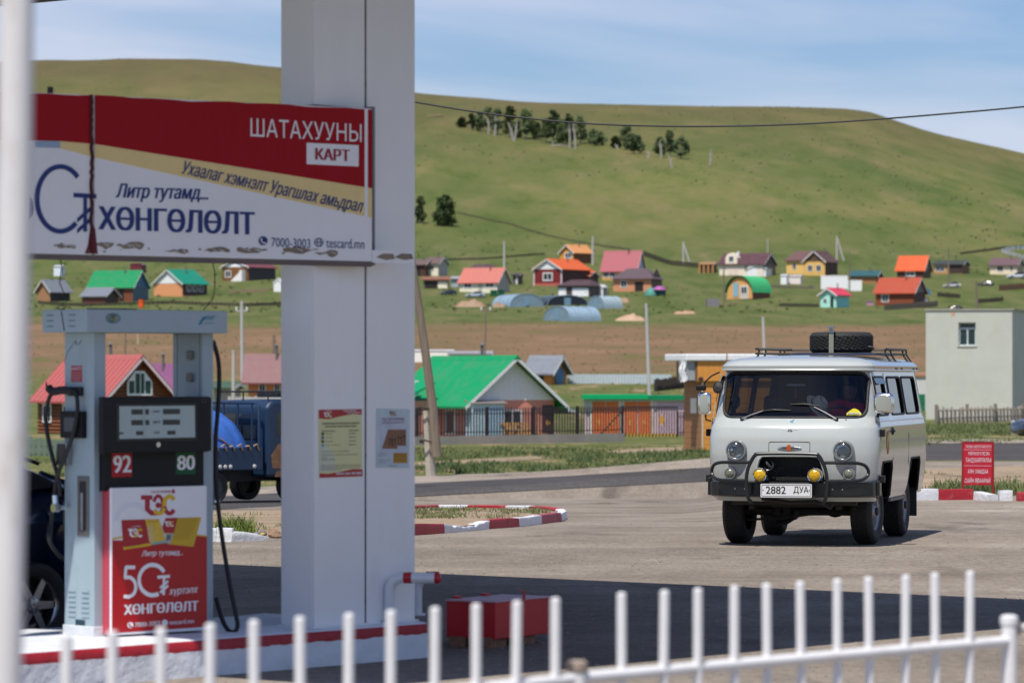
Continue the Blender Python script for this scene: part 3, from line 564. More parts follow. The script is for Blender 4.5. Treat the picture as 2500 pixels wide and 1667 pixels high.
# the two printed cards
cr_ = M('card_print_red', (.40, .012, .018), .4, var=0)
polyq(FP, 'printed_card', [(301, 1341), (406, 1323), (388, 1266), (296, 1269)], cr_, fp, -.002)
polyq(FP, 'printed_card', [(368, 1330), (406, 1324), (388, 1266), (354, 1267)], M('card_print_yellow', (.70, .47, .05), .4, var=.15, scale=25), fp, -.0024); polyq(FP, 'card_strip', [(301, 1341), (368, 1331), (366, 1325), (300, 1335)], yel, fp, -.0026)
polyq(FP, 'card_highlight', [(364, 1322), (378, 1320), (372, 1284), (358, 1284)], C(235, 210, 140), fp, -.0026); polyq(FP, 'card_strip', [(369, 1330), (406, 1324), (405, 1318), (369, 1324)], C(160, 200, 190), fp, -.0028)
logo(FP, 330, 1300, 18, fp, -.0026, b_ink, yel); textq(FP, 'ТЭС ПЕТРОЛИУМ', (321, 1288), (343, 1286), (321, 1284), b_ink, fp, y=-.003); textq(FP, 'ШАТАХУУНЫ КАРТ', (360, 1275), (386, 1274), (360, 1271), cr_, fp, y=-.003)
textq(FP, 'Картын дугаар 7108903', (306, 1336), (342, 1331), (306, 1333), ink, fp, y=-.003)
polyq(FP, 'printed_card', [(413, 1328), (472, 1334), (491, 1262), (404, 1264), (396, 1285)], M('card_print_amber', (.62, .40, .02), .4, var=0), fp, -.002)
polyq(FP, 'printed_card', [(400, 1300), (424, 1301), (434, 1263), (404, 1264), (396, 1285)], cr_, fp, -.0022)
logo(FP, 413, 1278, 11, fp, -.0026, b_ink, yel); polyq(FP, 'card_strip', [(404, 1302), (424, 1302), (413, 1328), (405, 1324)], C(200, 200, 205), fp, -.0024)
for k in range(5): polyq(FP, 'barcode_bar', [(405 + 2.2 * k, 1318), (406.2 + 2.2 * k, 1318), (408.2 + 2.2 * k, 1304), (407 + 2.2 * k, 1304)], ink, fp, -.003)
for k in range(9): textq(FP, ('Картаар үйлчлүүлсэн тохиолдолд', 'литр тутамд хөнгөлөлт эдэлнэ', 'Картыг бусдад шилжүүлэхгүй')[k % 3], (436 - 2.1 * k, 1268 + 6 * k), (482 - 2.6 * k, 1267 + 6 * k), (436.5 - 2.1 * k, 1265 + 6 * k), M('card_text_brown', (.16, .08, .01), .6, var=0), fp, y=-.0028)
textq(FP, 'Литр тутамд...', (345, 1361), (446, 1357), (345, 1344), b_ink, fp, y=-.0025, shear=.28, bold=.018)
# 50 with the currency sign
def stroke(pl, name, pts, wd, mat, parent, y):
    L_, R_ = [], []
    for i, p in enumerate(pts):
        a, b = pts[max(i - 1, 0)], pts[min(i + 1, len(pts) - 1)]; d = math.hypot(b[0] - a[0], b[1] - a[1]); nx, ny = -(b[1] - a[1]) / d * wd / 2, (b[0] - a[0]) / d * wd / 2
        L_.append((p[0] + nx, p[1] + ny)); R_.append((p[0] - nx, p[1] - ny))
    for i in range(len(pts) - 1): polyq(pl, name, [L_[i], L_[i + 1], R_[i + 1], R_[i]], mat, parent, y)
def curve_mark(pl, name, pts, wd, mat, parent, y):
    b = MB(); q = [pl(*p) for p in pts]; s = wd * abs(pl(300, 1300)[0] - pl(301, 1300)[0]) / 2
    for i in range(len(q) - 1):
        dx, dz = q[i + 1][0] - q[i][0], q[i + 1][1] - q[i][1]; d = math.hypot(dx, dz) or 1; nx, nz = -dz / d * s, dx / d * s; ex, ez = dx / d * s * .4, dz / d * s * .4
        b.prism([(q[i][0] + nx - ex, q[i][1] + nz - ez), (q[i][0] - nx - ex, q[i][1] - nz - ez), (q[i + 1][0] - nx + ex, q[i + 1][1] - nz + ez), (q[i + 1][0] + nx + ex, q[i + 1][1] + nz + ez)], 'y', y - .00002 * i, y + .0006)
    return part(name, b, mat, parent, fix=True)
five = [(328, 1384), (307, 1384), (305, 1409), (314, 1408)] + [(312 + 19 * math.sin(t) , 1432 - 24 * math.cos(t)) for t in np.linspace(.1, 2.5, 12)] + [(314, 1456), (303, 1455)]
curve_mark(FP, 'number_five', five, 7, b_ink, fp, -.0025)
zero = [(372 + 33 * math.cos(rad(t)), 1415 - 37 * math.sin(rad(t))) for t in np.linspace(35, 300, 36)]; zero[-1] = (383, 1451)
curve_mark(FP, 'number_zero', zero, 8, b_ink, fp, -.0025)
curve_mark(FP, 'currency_sign', [(385, 1408), (413, 1406)], 6, b_ink, fp, -.0025); curve_mark(FP, 'currency_sign', [(400, 1408), (399, 1450)], 6, b_ink, fp, -.0028)
for d in (0, 11): curve_mark(FP, 'currency_sign', [(391, 1434 + d), (409, 1418 + d)], 5, b_ink, fp, -.0031)
textq(FP, 'хүртэлх', (412, 1456), (483, 1450), (412, 1438), b_ink, fp, y=-.0025, shear=.3, bold=.018)
textq(FP, 'ХӨНГӨЛӨЛТ', (303, 1500), (483, 1490), (303, 1475), b_ink, fp, y=-.0025, bold=.045)
textq(FP, '7000-3003', (329, 1530), (390, 1525), (329, 1519), b_ink, fp, y=-.0025, bold=.01); textq(FP, 'tescard.mn', (413, 1524), (473, 1520), (413, 1513), b_ink, fp, y=-.0025, bold=.01)
polyq(FP, 'phone_icon', circ(318, 1525, 7.5), b_ink, fp, -.0025); curve_mark(FP, 'phone_handset', [(315, 1521), (315.5, 1526), (318, 1529), (322, 1529)], 2.6, pred, fp, -.0032); polyq(FP, 'globe_icon', circ(402, 1519, 7.5), b_ink, fp, -.0025)
# black label band, octane numbers
part('label_band', MB().box(lx(254, .05), lx(496, .05), .045, .1, lz(1196), lz(1100)), black_p, pump)
BPn = Plane((PO.x - math.sin(rad(PTH)) * .045, PO.y + math.cos(rad(PTH)) * .045, 0), PTH, ZB)
for s_, q, mt in (('92', (273, 322, 1165, 1103), C(196, 20, 30)), ('80', (429, 477, 1158, 1103), C(0, 96, 52))):
    sg = thing('octane_sticker', None, None); sg.parent = pump; sg.name = 'octane_sticker_%s' % s_ if 0 else 'octane_sticker'
    polyq(BPn, 'sticker_field', [(q[0], q[2]), (q[1], q[2] - 2), (q[1], q[3]), (q[0], q[3])], mt, sg, .0435)
    textq(BPn, s_, (q[0] + 4, q[2] - 11), (q[1] - 3, q[2] - 12.5), (q[0] + 4, q[3] + 9), b_ink, sg, y=.042, bold=.03)
# display head
dx0, dx1 = lx(252, -.05), lx(511, -.05); dz0, dz1 = lz(1104), lz(968)
hb = part('display_head', MB().box(dx0, dx1, -.05, .0, dz0, dz1).box(xl1 + .003, xr0 - .003, .0, .3, dz0 + .004, dz1 - .004), black_p, pump, bev=.006)
DP = Plane((PO.x + math.sin(rad(PTH)) * .05, PO.y - math.cos(rad(PTH)) * .05, 0), PTH, ZB)
polyq(DP, 'bezel', [(284, 1077), (481, 1074), (481, 984), (284, 986)], M('bezel_black', (.008, .008, .009), .25, var=0), hb, -.0512)
lcd = polyq(DP, 'screen', [(291, 1071), (476, 1067), (475, 990), (291, 991.5)], M('lcd_backplate', (.36, .46, .47), .12, var=.05, scale=2, coat=.5), hb, -.052)
seg = M('lcd_segments', (.035, .042, .038), .3, var=.3, scale=40)
for (a, b, c, d) in ((320, 363, 999, 1012), (397, 439, 998, 1011), (320, 364, 1025, 1038), (397, 439, 1024, 1037), (332, 352, 1052, 1062), (408, 428, 1051, 1061), (291, 301, 1055, 1060)): polyq(DP, 'digit_window', [(a, d), (b, d - .5), (b, c - .3), (a, c)], seg, hb, -.053)
for s_, a, b, c, d in (('НИЙТ', 372, 391, 1007, 1001), ('ЛИТР', 372, 391, 1034, 1027), ('ҮНЭ', 374, 389, 1059, 1053)): textq(DP, s_, (a, c), (b, c - .5), (a, d), ink, hb, y=-.053, bold=.02)
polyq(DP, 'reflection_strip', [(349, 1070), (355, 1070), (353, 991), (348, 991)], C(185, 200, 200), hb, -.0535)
part('key_lock', MB().lathe([(.0, .012), (.007, .012), (.009, .004), (.016, .004), (.017, 0)], Matrix.Translation((DP(386, 1085)[0], -.05, DP(386, 1085)[1])) @ Matrix.Rotation(rad(90), 4, 'X'), 16), chrome, hb, smooth=True)
ring(DP, 'safety_mark', 498, 978, 6, 5, 1, 0, 359, C(90, 95, 95), hb, -.052)
# left face: nozzle boot, hoses, louvres, handle recess, plate, notice
XF = xl0
def ly(px): return .1 + (229 - px) / 220.
def fz(py): return EYE - (py - HZ) / 383. - ZB
def fbox(name, p0, p1, q0, q1, t, mat, bev=.0, **k): return part(name, MB().box(XF - t, XF + .001, ly(p1), ly(p0), fz(q1), fz(q0)), mat, pump, bev=bev, **k)
fbox('warning_label', 177, 202, 893, 932, .0015, C(190, 20, 50))
LB = lambda q, y: None
def ltext(s_, p0, p1, q0, q1, mat, t):  # lettering on the left face
    w = ly(p0) - ly(p1)
    return text(s_, 0, 0, w, fz(q0) - fz(q1), mat, pump, mapf=lambda X, Z, yy: (XF - t, ly(p0) - X, fz(q1) + Z))
ltext('АНХААРУУЛГА', 178, 201, 896, 904, b_ink, .003)
for k in range(4): ltext(('Тамхи татахгүй', 'Утсаар ярихгүй', 'Хөдөлгүүрийг', 'унтраана уу')[k], 179 + 2 * (k == 3), 200 - 2 * (k == 3), 908 + 6 * k, 911.5 + 6 * k, b_ink, .003)
fbox('hose_hook', 176, 206, 944, 966, .03, rubber, .006); fbox('card_reader', 162, 213, 1003, 1068, .04, black_p, .006)
part('reader_recess', MB().box(XF - .042, XF - .039, ly(202), ly(172), fz(1052), fz(1018)), M('reader_window', (.05, .06, .075), .25, var=0), pump)
fbox('vacuum_tag', 158, 176, 1082, 1128, .05, C(40, 40, 44, rough=.3), .004); part('tag_frame', MB().box(XF - .045, XF - .001, ly(179), ly(155), fz(1134), fz(1080)), steel, pump)
hr = fbox('handle_recess', 192, 219, 1160, 1305, .006, C(120, 118, 114, rough=.5), .004); part('recess_slot', MB().box(XF - .0075, XF - .0055, ly(213), ly(198), fz(1292), fz(1172)), C(48, 46, 44), pump); part('pull_handle', MB().box(XF - .016, XF - .0078, ly(208), ly(203), fz(1290), fz(1200)), steel, pump)
for k in range(6):
    for p in (171, 202): part('louvre', MB().prism([(ly(p + 17), fz(1440 + 12 * k)), (ly(p), fz(1440 + 12 * k)), (ly(p), fz(1437 + 12 * k)), (ly(p + 17), fz(1436 + 12 * k))], 'x', XF - .006, XF), blu, pump, fix=True)
fbox('rating_plate', 187, 209, 1507, 1533, .002, C(40, 72, 84))
part('swivel_joint', MB().cyl((XF - .12, ly(172), fz(1237)), (XF + .01, ly(172), fz(1237)), .014).cyl((XF - .125, ly(172), fz(1237)), (XF - .09, ly(172), fz(1237)), .028, n=18).cyl((XF - .10, ly(170), fz(1237)), (XF - .10, ly(168), fz(1207)), .018), chrome, pump, smooth=True)
def fpts(pts): return [(XF - (.06 if len(p) < 3 else p[2] * .62), ly(p[0]), fz(p[1])) for i, p in enumerate(pts)]
def spline(pts, k=8):
    P_ = [Vector(p) for p in pts]; P_ = [P_[0]] + P_ + [P_[-1]]; out = []
    for i in range(1, len(P_) - 2):
        for t in np.linspace(0, 1, k, endpoint=False):
            a, b, c, d = P_[i - 1:i + 3]; out.append(.5 * ((2 * b) + (c - a) * t + (2 * a - 5 * b + 4 * c - d) * t * t + (3 * b - a - 3 * c + d) * t ** 3))
    return out + [P_[-2]]
part('delivery_hose', MB().tube(spline(fpts([(168, 1210, .10), (166, 1170, .1), (150, 1110, .1), (137, 1040, .1), (140, 985, .1), (152, 957, .09), (180, 950, .07), (200, 960, .07), (206, 1000, .08), (200, 1050, .09), (182, 1110, .1), (165, 1160, .11), (157, 1230, .12), (155, 1285, .14), (160, 1320, .18)])), .014, 10), rubber, pump, smooth=True)
part('hose_wrap', MB().tube(spline(fpts([(140, 945, .09), (150, 955, .09), (170, 952, .075), (192, 955, .07)])), [.016] + [.026] * 22 + [.02, .016], 8), rubber, pump, smooth=True)
part('wrap_ends', MB().tube(fpts([(144, 950, .1), (138, 940, .11), (141, 934, .12)]), .006, 5), rubber, pump)
part('scuff_mark', MB().tube(fpts([(160, 885, .001), (168, 860, .001), (183, 838, .001), (188, 832, .001)]), .0022, 4).tube(fpts([(187, 832, .001), (190, 843, .001)]), .003, 4).tube(fpts([(200, 832, .001), (194, 842, .001)]), .003, 4), C(70, 74, 80), pump)
# right hose
def rp_(p): x, z = FP(p[0], p[1], p[2]); return (x, p[2], z)
part('delivery_hose', MB().tube(spline([rp_(p) for p in ((520, 832, .2), (533, 880, .2), (535, 940, .2), (531, 1010, .2), (526, 1080, .2), (527, 1160, .19), (533, 1240, .18), (545, 1330, .16), (560, 1420, .08), (574, 1490, .0), (580, 1525, -.05), (573, 1541, -.08), (558, 1538, -.05), (542, 1510, .06), (528, 1460, .16))]), .015, 10), rubber, pump, smooth=True)
part('swivel_joint', MB().cyl(rp_((519, 1224, .2)), rp_((533, 1224, .2)), .022), chrome, pump, smooth=True)
# nozzle in the car
# ---- red sand box on bricks
def boxat(): 
    c = UN(1210, 1558, .07); return c
RB = UN(1209, 1560, .075); sb = thing('sand_box', 'dark red steel sand box with hinged lid standing on bricks', 'box', (RB.x, RB.y, 0), 0)
def yp(px, py, z): return UN(px, py, z) - Vector((RB.x, RB.y, 0))
p_f, p_l, p_r = yp(1211, 1560, .075), yp(1111, 1552, .075), yp(1346, 1545, .075)
e1 = Vector((p_r.x - p_f.x, p_r.y - p_f.y)); e2 = Vector((p_l.x - p_f.x, p_l.y - p_f.y)); e2 = Vector((-e1.y, e1.x)).normalized() * .40; L1 = e1.length; e1.normalize()
ang = math.degrees(math.atan2(e1.y, e1.x)); sb.rotation_euler.z = rad(ang)
hz = .075 + .265
part('body', MB().box(0, L1, 0, .40, .075, hz - .012), M('sandbox_red', (.55, .010, .015), .4, var=.1, scale=4), sb, bev=.004)
part('lid', MB().box(-.008, L1 + .008, -.008, .408, hz - .0115, hz), M('lid_lit_red', (.62, .36, .40), .55, var=.08, scale=5), sb, bev=.003)  # lid red paled to put the brightness of its lit top into the colour
part('hasp', MB().box(L1 * .47, L1 * .47 + .03, -.014, -.0085, hz - .03, hz + .055).box(L1 * .47 - .03, L1 * .47 + .03, -.014, .012, hz + .055, hz + .06), red_p, sb)
for x in (.12, .5): part('hinge', MB().box(x, x + .06, .385, .43, hz + .001, hz + .018), M('sandbox_red', (.2, .005, .008)), sb)
brk = MB().box(-.12, .12, -.06, .06, 0, .074).mesh('brick'); brk.materials.append(M('old_brick', (.24, .12, .07), .9, var=.3, scale=15, bump=.5, bscale=30))
for k, (x, y, r) in enumerate(((.09, .09, 5), (L1 - .28, .1, -4), (.1, .32, 10), (L1 - .25, .32, 0))):
    w_ = RB + Matrix.Rotation(rad(ang), 3, 'Z') @ Vector((x, y, 0)); o = share(brk, 'support_brick', None, (w_.x, w_.y, .013), (0, 0, rad(ang + r)))
    tag(o, ('worn brick under the front left corner of the red sand box', 'worn brick under the front right corner of the red sand box', 'worn brick under the back left corner of the red sand box', 'worn brick under the back right corner of the red sand box')[k], 'brick', 'bricks under the sand box')
# ---- bent pipe guards at the end of the island
pw = M('pipe_white', (.68, .70, .73), .35, var=.04, scale=8, dirt=.15, dcol=(.5, .45, .4))
def guard(px, py, label, s=1., hgt=.40, ln=.24, dr=-12):
    o = UN(px, py, .25); g = thing('pipe_guard', label, 'pipe guard', (o.x, o.y, .25), dr, 'bent pipe guards on the island'); r = .036
    arc = [(0, 0, 0), (0, 0, hgt - .09)] + [(.09 - .09 * math.cos(t), 0, hgt - .09 + .09 * math.sin(t)) for t in np.linspace(.15, 1.57, 8)] + [(ln - .03, 0, hgt)]
    part('pipe', MB().tube(arc, r, 16), pw, g, smooth=True)
    part('red_band', MB().tube([(.10, 0, hgt), (.155, 0, hgt)], r + .0015, 16), red_p, g, smooth=True)
    part('red_tip', MB().tube([(ln - .032, 0, hgt), (ln - .02, 0, hgt), (ln - .005, 0, hgt), (ln + .004, 0, hgt), (ln + .008, 0, hgt)], [r + .0015, r + .0015, r * .93, r * .6, r * .1], 16), red_p, g, smooth=True)
    part('foot_flange', MB().cyl((0, 0, 0), (0, 0, .012), .06), pw, g)
guard(951, 1521, 'front bent white pipe guard with red bands by the column foot', hgt=.305, ln=.345)
guard(1018, 1501, 'rear bent pipe guard half hidden behind the column', hgt=.265, ln=.10)
# ---------------------------------------------------------------- grey off-road van
VO = UN(1925, 1338, 0); VYAW = -13.8
van = thing('van', 'pale grey off-road van with bull bar and roof rack driving on the forecourt', 'van', (VO.x, VO.y, .013), VYAW)
vpaint = M('van_paint', (.445, .47, .445), .22, var=.02, scale=2, coat=1.0, dirt=.10, dcol=(.36, .34, .30), dscale=2)
vdark = M('van_interior', (.018, .018, .020), .8, var=.2)
ZW = [.50, .60, .80, 1.0, 1.2, 1.32, 1.38, 1.43, 1.95, 1.96, 2.0, 2.05, 2.085, 2.11, 2.125, 2.13]
WW = [.90, .925, .95, .962, .962, .955, .940, .922, .835, .868, .868, .82, .71, .53, .28, .02]
FF = [.16, .13, .09, .075, .09, .14, .19, .25, .415, .35, .345, .40, .53, .80, 1.3, 1.9]
RR = [4.30, 4.32, 4.34, 4.35, 4.35, 4.34, 4.33, 4.32, 4.22, 4.25, 4.25, 4.2, 4.1, 3.9, 3.3, 2.1]
def vw(z): return float(np.interp(z, ZW, WW))
def vf(z): return float(np.interp(z, ZW, FF))
def vr(z): return float(np.interp(z, ZW, RR))
NF, CD = 3.1, .40
def yfront(x, z):
    w = vw(z); t = min(abs(x) / w, .999); return vf(z) + CD * (1 - (1 - t ** NF) ** (1 / NF))
def outline(z):
    w, f, r = vw(z), vf(z), vr(z); pts = []; cd = min(CD, (r - f) * .4); rc = min(.22, (r - f) * .3)
    for i in range(49):
        a = math.pi * (1 - i / 48); c, s_ = math.cos(a), math.sin(a)
        pts.append((w * math.copysign(abs(c) ** (2 / NF), c), f + cd - cd * abs(s_) ** (2 / NF)))
    for i in range(1, 14): pts.append((w, f + cd + (r - rc - f - cd) * i / 14))
    for i in range(25):
        a = math.pi * i / 24; c, s_ = math.cos(a), math.sin(a); pts.append((w * math.copysign(abs(c) ** .4, c), r - rc + rc * abs(s_) ** .4))
    for i in range(1, 14): pts.append((-w, r - rc - (r - rc - f - cd) * i / 14))
    return pts
zs_ = sorted(set(list(np.linspace(.5, 1.3, 13)) + list(np.linspace(1.3, 1.45, 9)) + list(np.linspace(1.45, 1.95, 9)) + [1.955, 1.96, 1.98, 2.0, 2.025, 2.05, 2.07, 2.085, 2.1, 2.11, 2.12, 2.125, 2.13]))
vb = MB(); rings = [outline(z) for z in zs_]; k = len(rings[0])
for z, rg in zip(zs_, rings): vb.v += [(x, y, z) for x, y in rg]
vb.f = [(i * k + j, i * k + (j + 1) % k, (i + 1) * k + (j + 1) % k, (i + 1) * k + j) for i in range(len(zs_) - 1) for j in range(k)]
vb.f += [tuple(range(k))[::-1], tuple((len(zs_) - 1) * k + j for j in range(k))]
def applied(o):
    bpy.context.view_layer.update(); me = bpy.data.meshes.new_from_object(o.evaluated_get(bpy.context.evaluated_depsgraph_get())); bpy.data.objects.remove(o); return me
def raw(mb, mat):
    me = mb.mesh('tmp'); bm = bmesh.new(); bm.from_mesh(me); bmesh.ops.recalc_face_normals(bm, faces=bm.faces); bm.to_mesh(me); bm.free()
    o = bpy.data.objects.new('tmp', me); COL.objects.link(o)
    for q in mat: me.materials.append(q)
    return o
bo = raw(vb, [vpaint, vdark]); so = bo.modifiers.new('s', 'SOLIDIFY'); so.thickness = .025; so.offset = -1; so.material_offset = 1; so.material_offset_rim = 0
WS = (-.80, .81, 1.425, 1.925)
cuts = [MB().prism(rrect(*WS, .11), 'y', -.3, .85), MB().prism([(-.40, .70), (.40, .70), (.335, .955), (.30, .99), (-.30, .99), (-.335, .955)], 'y', -.3, .45)]
SWIN = ((.60, 1.33), (1.60, 2.62), (2.76, 3.86))
for sd_ in (-1, 1):
    for (a, b) in SWIN:
        cuts.append(MB().prism(rrect(a, b, 1.45, 1.875, .07), 'x', .55 * sd_, 1.3 * sd_))
    for yc in (.98, 3.28):
        cuts.append(MB().prism([(yc - .56, .3), (yc - .40, .86), (yc - .34, .93), (yc + .34, .93), (yc + .40, .86), (yc + .56, .3)], 'x', .50 * sd_, 1.3 * sd_))
cobs = []
for c in cuts:
    co = raw(c, [vdark]); cobs.append(co); bm_ = bo.modifiers.new('b', 'BOOLEAN'); bm_.operation = 'DIFFERENCE'; bm_.object = co; bm_.solver = 'EXACT'
bme = applied(bo)
for co in cobs: bpy.data.objects.remove(co)
bme.name = 'body'; body = put(bme, 'body', None, van, smooth=True, ang=38)
glass = glassmat('van_glass', (.74, .77, .78)); sglass = glassmat('van_side_glass', (.22, .24, .25), 1.)
def wpatch(x0, x1, z0, z1, r, off, nx=40, nz=16):
    poly = rrect(x0, x1, z0, z1, r); zc, xc = (z0 + z1) / 2, (x0 + x1) / 2
    b = MB()
    def fn(u, v):
        z = z0 + (z1 - z0) * v; m = 0
        for zz in (z0, z1):
            dz = r - abs(z - zz)
            if dz > 0: m = max(m, r - math.sqrt(max(r * r - dz * dz, 0)))
        x = x0 + m + (x1 - x0 - 2 * m) * u; return (x, yfront(x, z) + off, z)
    return b.grid(fn, nx, nz)
part('windshield', wpatch(*WS, .11, .012), glass, van, smooth=True, ang=180)
gl = [(x, yfront(x, z) + .002, z) for x, z in rrect(WS[0], WS[1], WS[2], WS[3], .11, 6)]
dense = []
for i in range(len(gl)):
    a, b = gl[i], gl[(i + 1) % len(gl)]
    nn = max(1, int(math.dist(a, b) / .05))
    for t in range(nn):
        x = a[0] + (b[0] - a[0]) * t / nn; z = a[2] + (b[2] - a[2]) * t / nn; dense.append((x, yfront(x, z) + .002, z))
part('windshield_seal', MB().tube(dense, .016, 8, closed=True), rubber, van, smooth=True)
part('roof_gutter', MB().tube([(x, y, 1.955) for x, y in outline(1.96)], .011, 6, closed=True), vpaint, van, smooth=True)
for sd_ in (-1, 1):
    for i, (a, b) in enumerate(SWIN):
        def xs(z): return sd_ * (vw(z) - .012)
        w = part('side_window', MB().grid(lambda u, v: (xs(1.45 + .425 * v), a + (b - a) * u, 1.45 + .425 * v), 4, 4), sglass, van)
        pts = [(sd_ * (vw(z) + .002), y, z) for y, z in rrect(a, b, 1.45, 1.875, .07, 4)]
        part('seal', MB().tube(pts, .013, 6, closed=True), rubber, w, smooth=True)
        if i == 0: part('visor', MB().grid(lambda u, v: (sd_ * (vw(1.80 + .09 * v) + .03 - .028 * v), a - .02 + (b - a + .04) * u, 1.80 + .09 * v), 6, 3), M('smoked_visor', (.01, .013, .02), .15, var=0), w)
    # door seams, hinges, handles
    dr = part('front_door', MB().tube([(sd_ * (vw(z) + .001), y, z) for y, z in ((.47, 1.92), (.46, 1.38), (.45, 1.2), (.45, .75), (.50, .52))], .006, 5).tube([(sd_ * (vw(z) + .001), y, z) for y, z in ((1.42, 1.92), (1.42, .95), (1.35, .90))], .006, 5), C(205, 200, 180), van)
    for z in (1.255, .745): part('hinge', MB().box(sd_ * .955, sd_ * 1.005, .40, .50, z - .04, z + .04), black_p, dr, bev=.008)
    part('door_handle', MB().lathe([(0, .02), (.03, .02), (.045, .008), (.047, 0)], Matrix.Translation((sd_ * .958, 1.36, 1.265)) @ Matrix.Rotation(rad(90 * sd_), 4, 'Y'), 16).box(sd_ * .96, sd_ * .995, 1.28, 1.37, 1.255, 1.275), black_p, dr, smooth=True)
    part('waist_moulding', MB().tube([(sd_ * (vw(1.385) + .004), y, 1.385) for y in (.5, 1.5, 2.6, 3.5, 4.15)], .009, 6), vpaint, van)
    part('rear_panel_seam', MB().tube([(sd_ * (vw(z) + .001), 2.69, z) for z in (1.4, 1.2, .9, .5)], .004, 5), C(110, 115, 112), van)
    part('sill_flange', MB().box(sd_ * .885, sd_ * .915, 1.53, 2.74, .465, .50), M('dusty_flange', (.22, .20, .17), .8), van)
    for yc in (.98, 3.28):
        part('arch_lip', MB().tube([(sd_ * (vw(z) + .0), y, z) for y, z in ((yc - .50, .53), (yc - .40, .86), (yc - .34, .93), (yc + .34, .93), (yc + .40, .86), (yc + .50, .53))], .012, 6), C(30, 29, 28), van)
        part('wheel_well', MB().prism([(yc - .52, .4), (yc - .40, .88), (yc - .34, .95), (yc + .34, .95), (yc + .40, .88), (yc + .52, .4)], 'x', sd_ * .48, sd_ * .52), vdark, van, fix=True)
    part('mud_flap', MB().box(sd_ * .66, sd_ * .90, 3.80, 3.812, .22, .56), rubber, van)
# round sticker on the near door
st = part('door_sticker', MB().lathe([(0, .0015), (.105, .0015)], Matrix.Translation((.963, .98, 1.14)) @ Matrix.Rotation(rad(90), 4, 'Y') @ Matrix.Diagonal((1.25, 1.0, 1, 1)), 24), C(205, 110, 60), van, label='round red and yellow sticker on the front door')
part('sticker_sun', MB().lathe([(0, .003), (.078, .003)], Matrix.Translation((.963, .98, 1.14)) @ Matrix.Rotation(rad(90), 4, 'Y') @ Matrix.Diagonal((1.25, 1.0, 1, 1)), 24), C(230, 195, 110), st)
part('sticker_figure', MB().prism([(.95, 1.06), (1.0, 1.05), (1.02, 1.12), (.985, 1.17), (.97, 1.1)], 'x', .9665, .9675), C(200, 60, 40), st, fix=True)
# front face fittings
def onface(x, z, d=0.): return Vector((x, yfront(x, z) - d, z))
def lamp(name, x, z, r, lens, housing, depth, parent=None, glassy=True, yoff=None):
    y = (yfront(x, z) if yoff is None else yoff); T = Matrix.Translation((x, y, z)) @ Matrix.Rotation(rad(90), 4, 'X')
    h = part(name, MB().lathe([(r * 1.12, -.05), (r * 1.2, .0), (r * 1.2, depth * .6), (r * 1.08, depth), (r * .98, depth * .98), (r * .96, depth * .8)], T, 28), housing, parent or van, smooth=True)
    part('reflector', MB().lathe([(0, -.03), (r * .4, -.02), (r * .8, depth * .3), (r * .97, depth * .8)], T, 24), chrome, h, smooth=True)
    part('lens', MB().lathe([(0, depth * 1.25), (r * .5, depth * 1.18), (r * .85, depth * .98), (r * .96, depth * .82)], T, 24), lens, h, smooth=True)
    return h
lens_c = glassmat('clear_lens', (.80, .82, .80), 1., .12); lens_y = M('yellow_lens', (.62, .36, .0), .15, var=.2, scale=30, bump=.4, bscale=50, coat=.7); lens_s = M('smoked_lens', (.17, .17, .14), .2, var=.2, bump=.3, coat=.5)
for sd_ in (-1, 1):
    lamp('headlight', .60 * sd_, 1.062, .098, lens_c, vpaint if 0 else M('headlight_rim', (.30, .31, .31), .3, .5, var=.1), .075)
    lamp('turn_light', .665 * sd_ - .01, .808, .056, lens_s, M('lamp_ring', (.34, .35, .34), .35, .4), .055)
    lamp('fog_light', .305 * sd_, .795, .071, lens_y, chrome, .06, yoff=-.05)
    part('fog_bracket', MB().cyl((.305 * sd_, -.01, .69), (.305 * sd_, -.01, .75), .012), black_p, van)
    for x in (.15, .04): part('bumper_bolt', MB().lathe([(0, .006), (.008, .004), (.009, 0)], Matrix.Translation(((.45 + x) * sd_, .0, .64)) @ Matrix.Rotation(rad(90), 4, 'X'), 8), steel, van)
# grille
gr = part('grille', MB().box(-.41, .41, .30, .31, .69, 1.0), M('grille_black', (.006, .006, .006), .5), van)
hx = MB()
for r_ in range(9):
    for c_ in range(34):
        x = -.36 + c_ * .022 + (r_ % 2) * .011; z = .715 + r_ * .02
        if abs(x) < .385 - (z - .7) * .18: hx.lathe([(.0115, 0), (.0085, .004), (.0082, .0)], Matrix.Translation((x, .17, z)) @ Matrix.Rotation(rad(90), 4, 'X'), 6)
part('mesh', hx, M('mesh_metal', (.20, .20, .20), .35, .7), gr)
part('radiator_block', MB().box(-.14, .1, .26, .298, .73, .86), C(45, 44, 44), gr)
part('emblem_horse', MB().tube([(-.245 + .058 * math.cos(t), .10, .90 + .055 * math.sin(t)) for t in np.linspace(.9, -2.6, 16)], .008, 6).tube([(-.27, .1, .945), (-.25, .095, .91), (-.225, .095, .885), (-.20, .1, .88)], [.008, .02, .014, .008], 6), C(95, 95, 98, metal=.6, rough=.3), van, smooth=True)
part('grille_surround', MB().tube([(x, yfront(x, z) - .006, z) for x, z in ((-.41, .71), (-.345, .96), (-.31, 1.0), (-.2, 1.005), (0, 1.006), (.2, 1.005), (.31, 1.0), (.345, .96), (.41, .71))], .014, 8), vpaint, van, smooth=True)
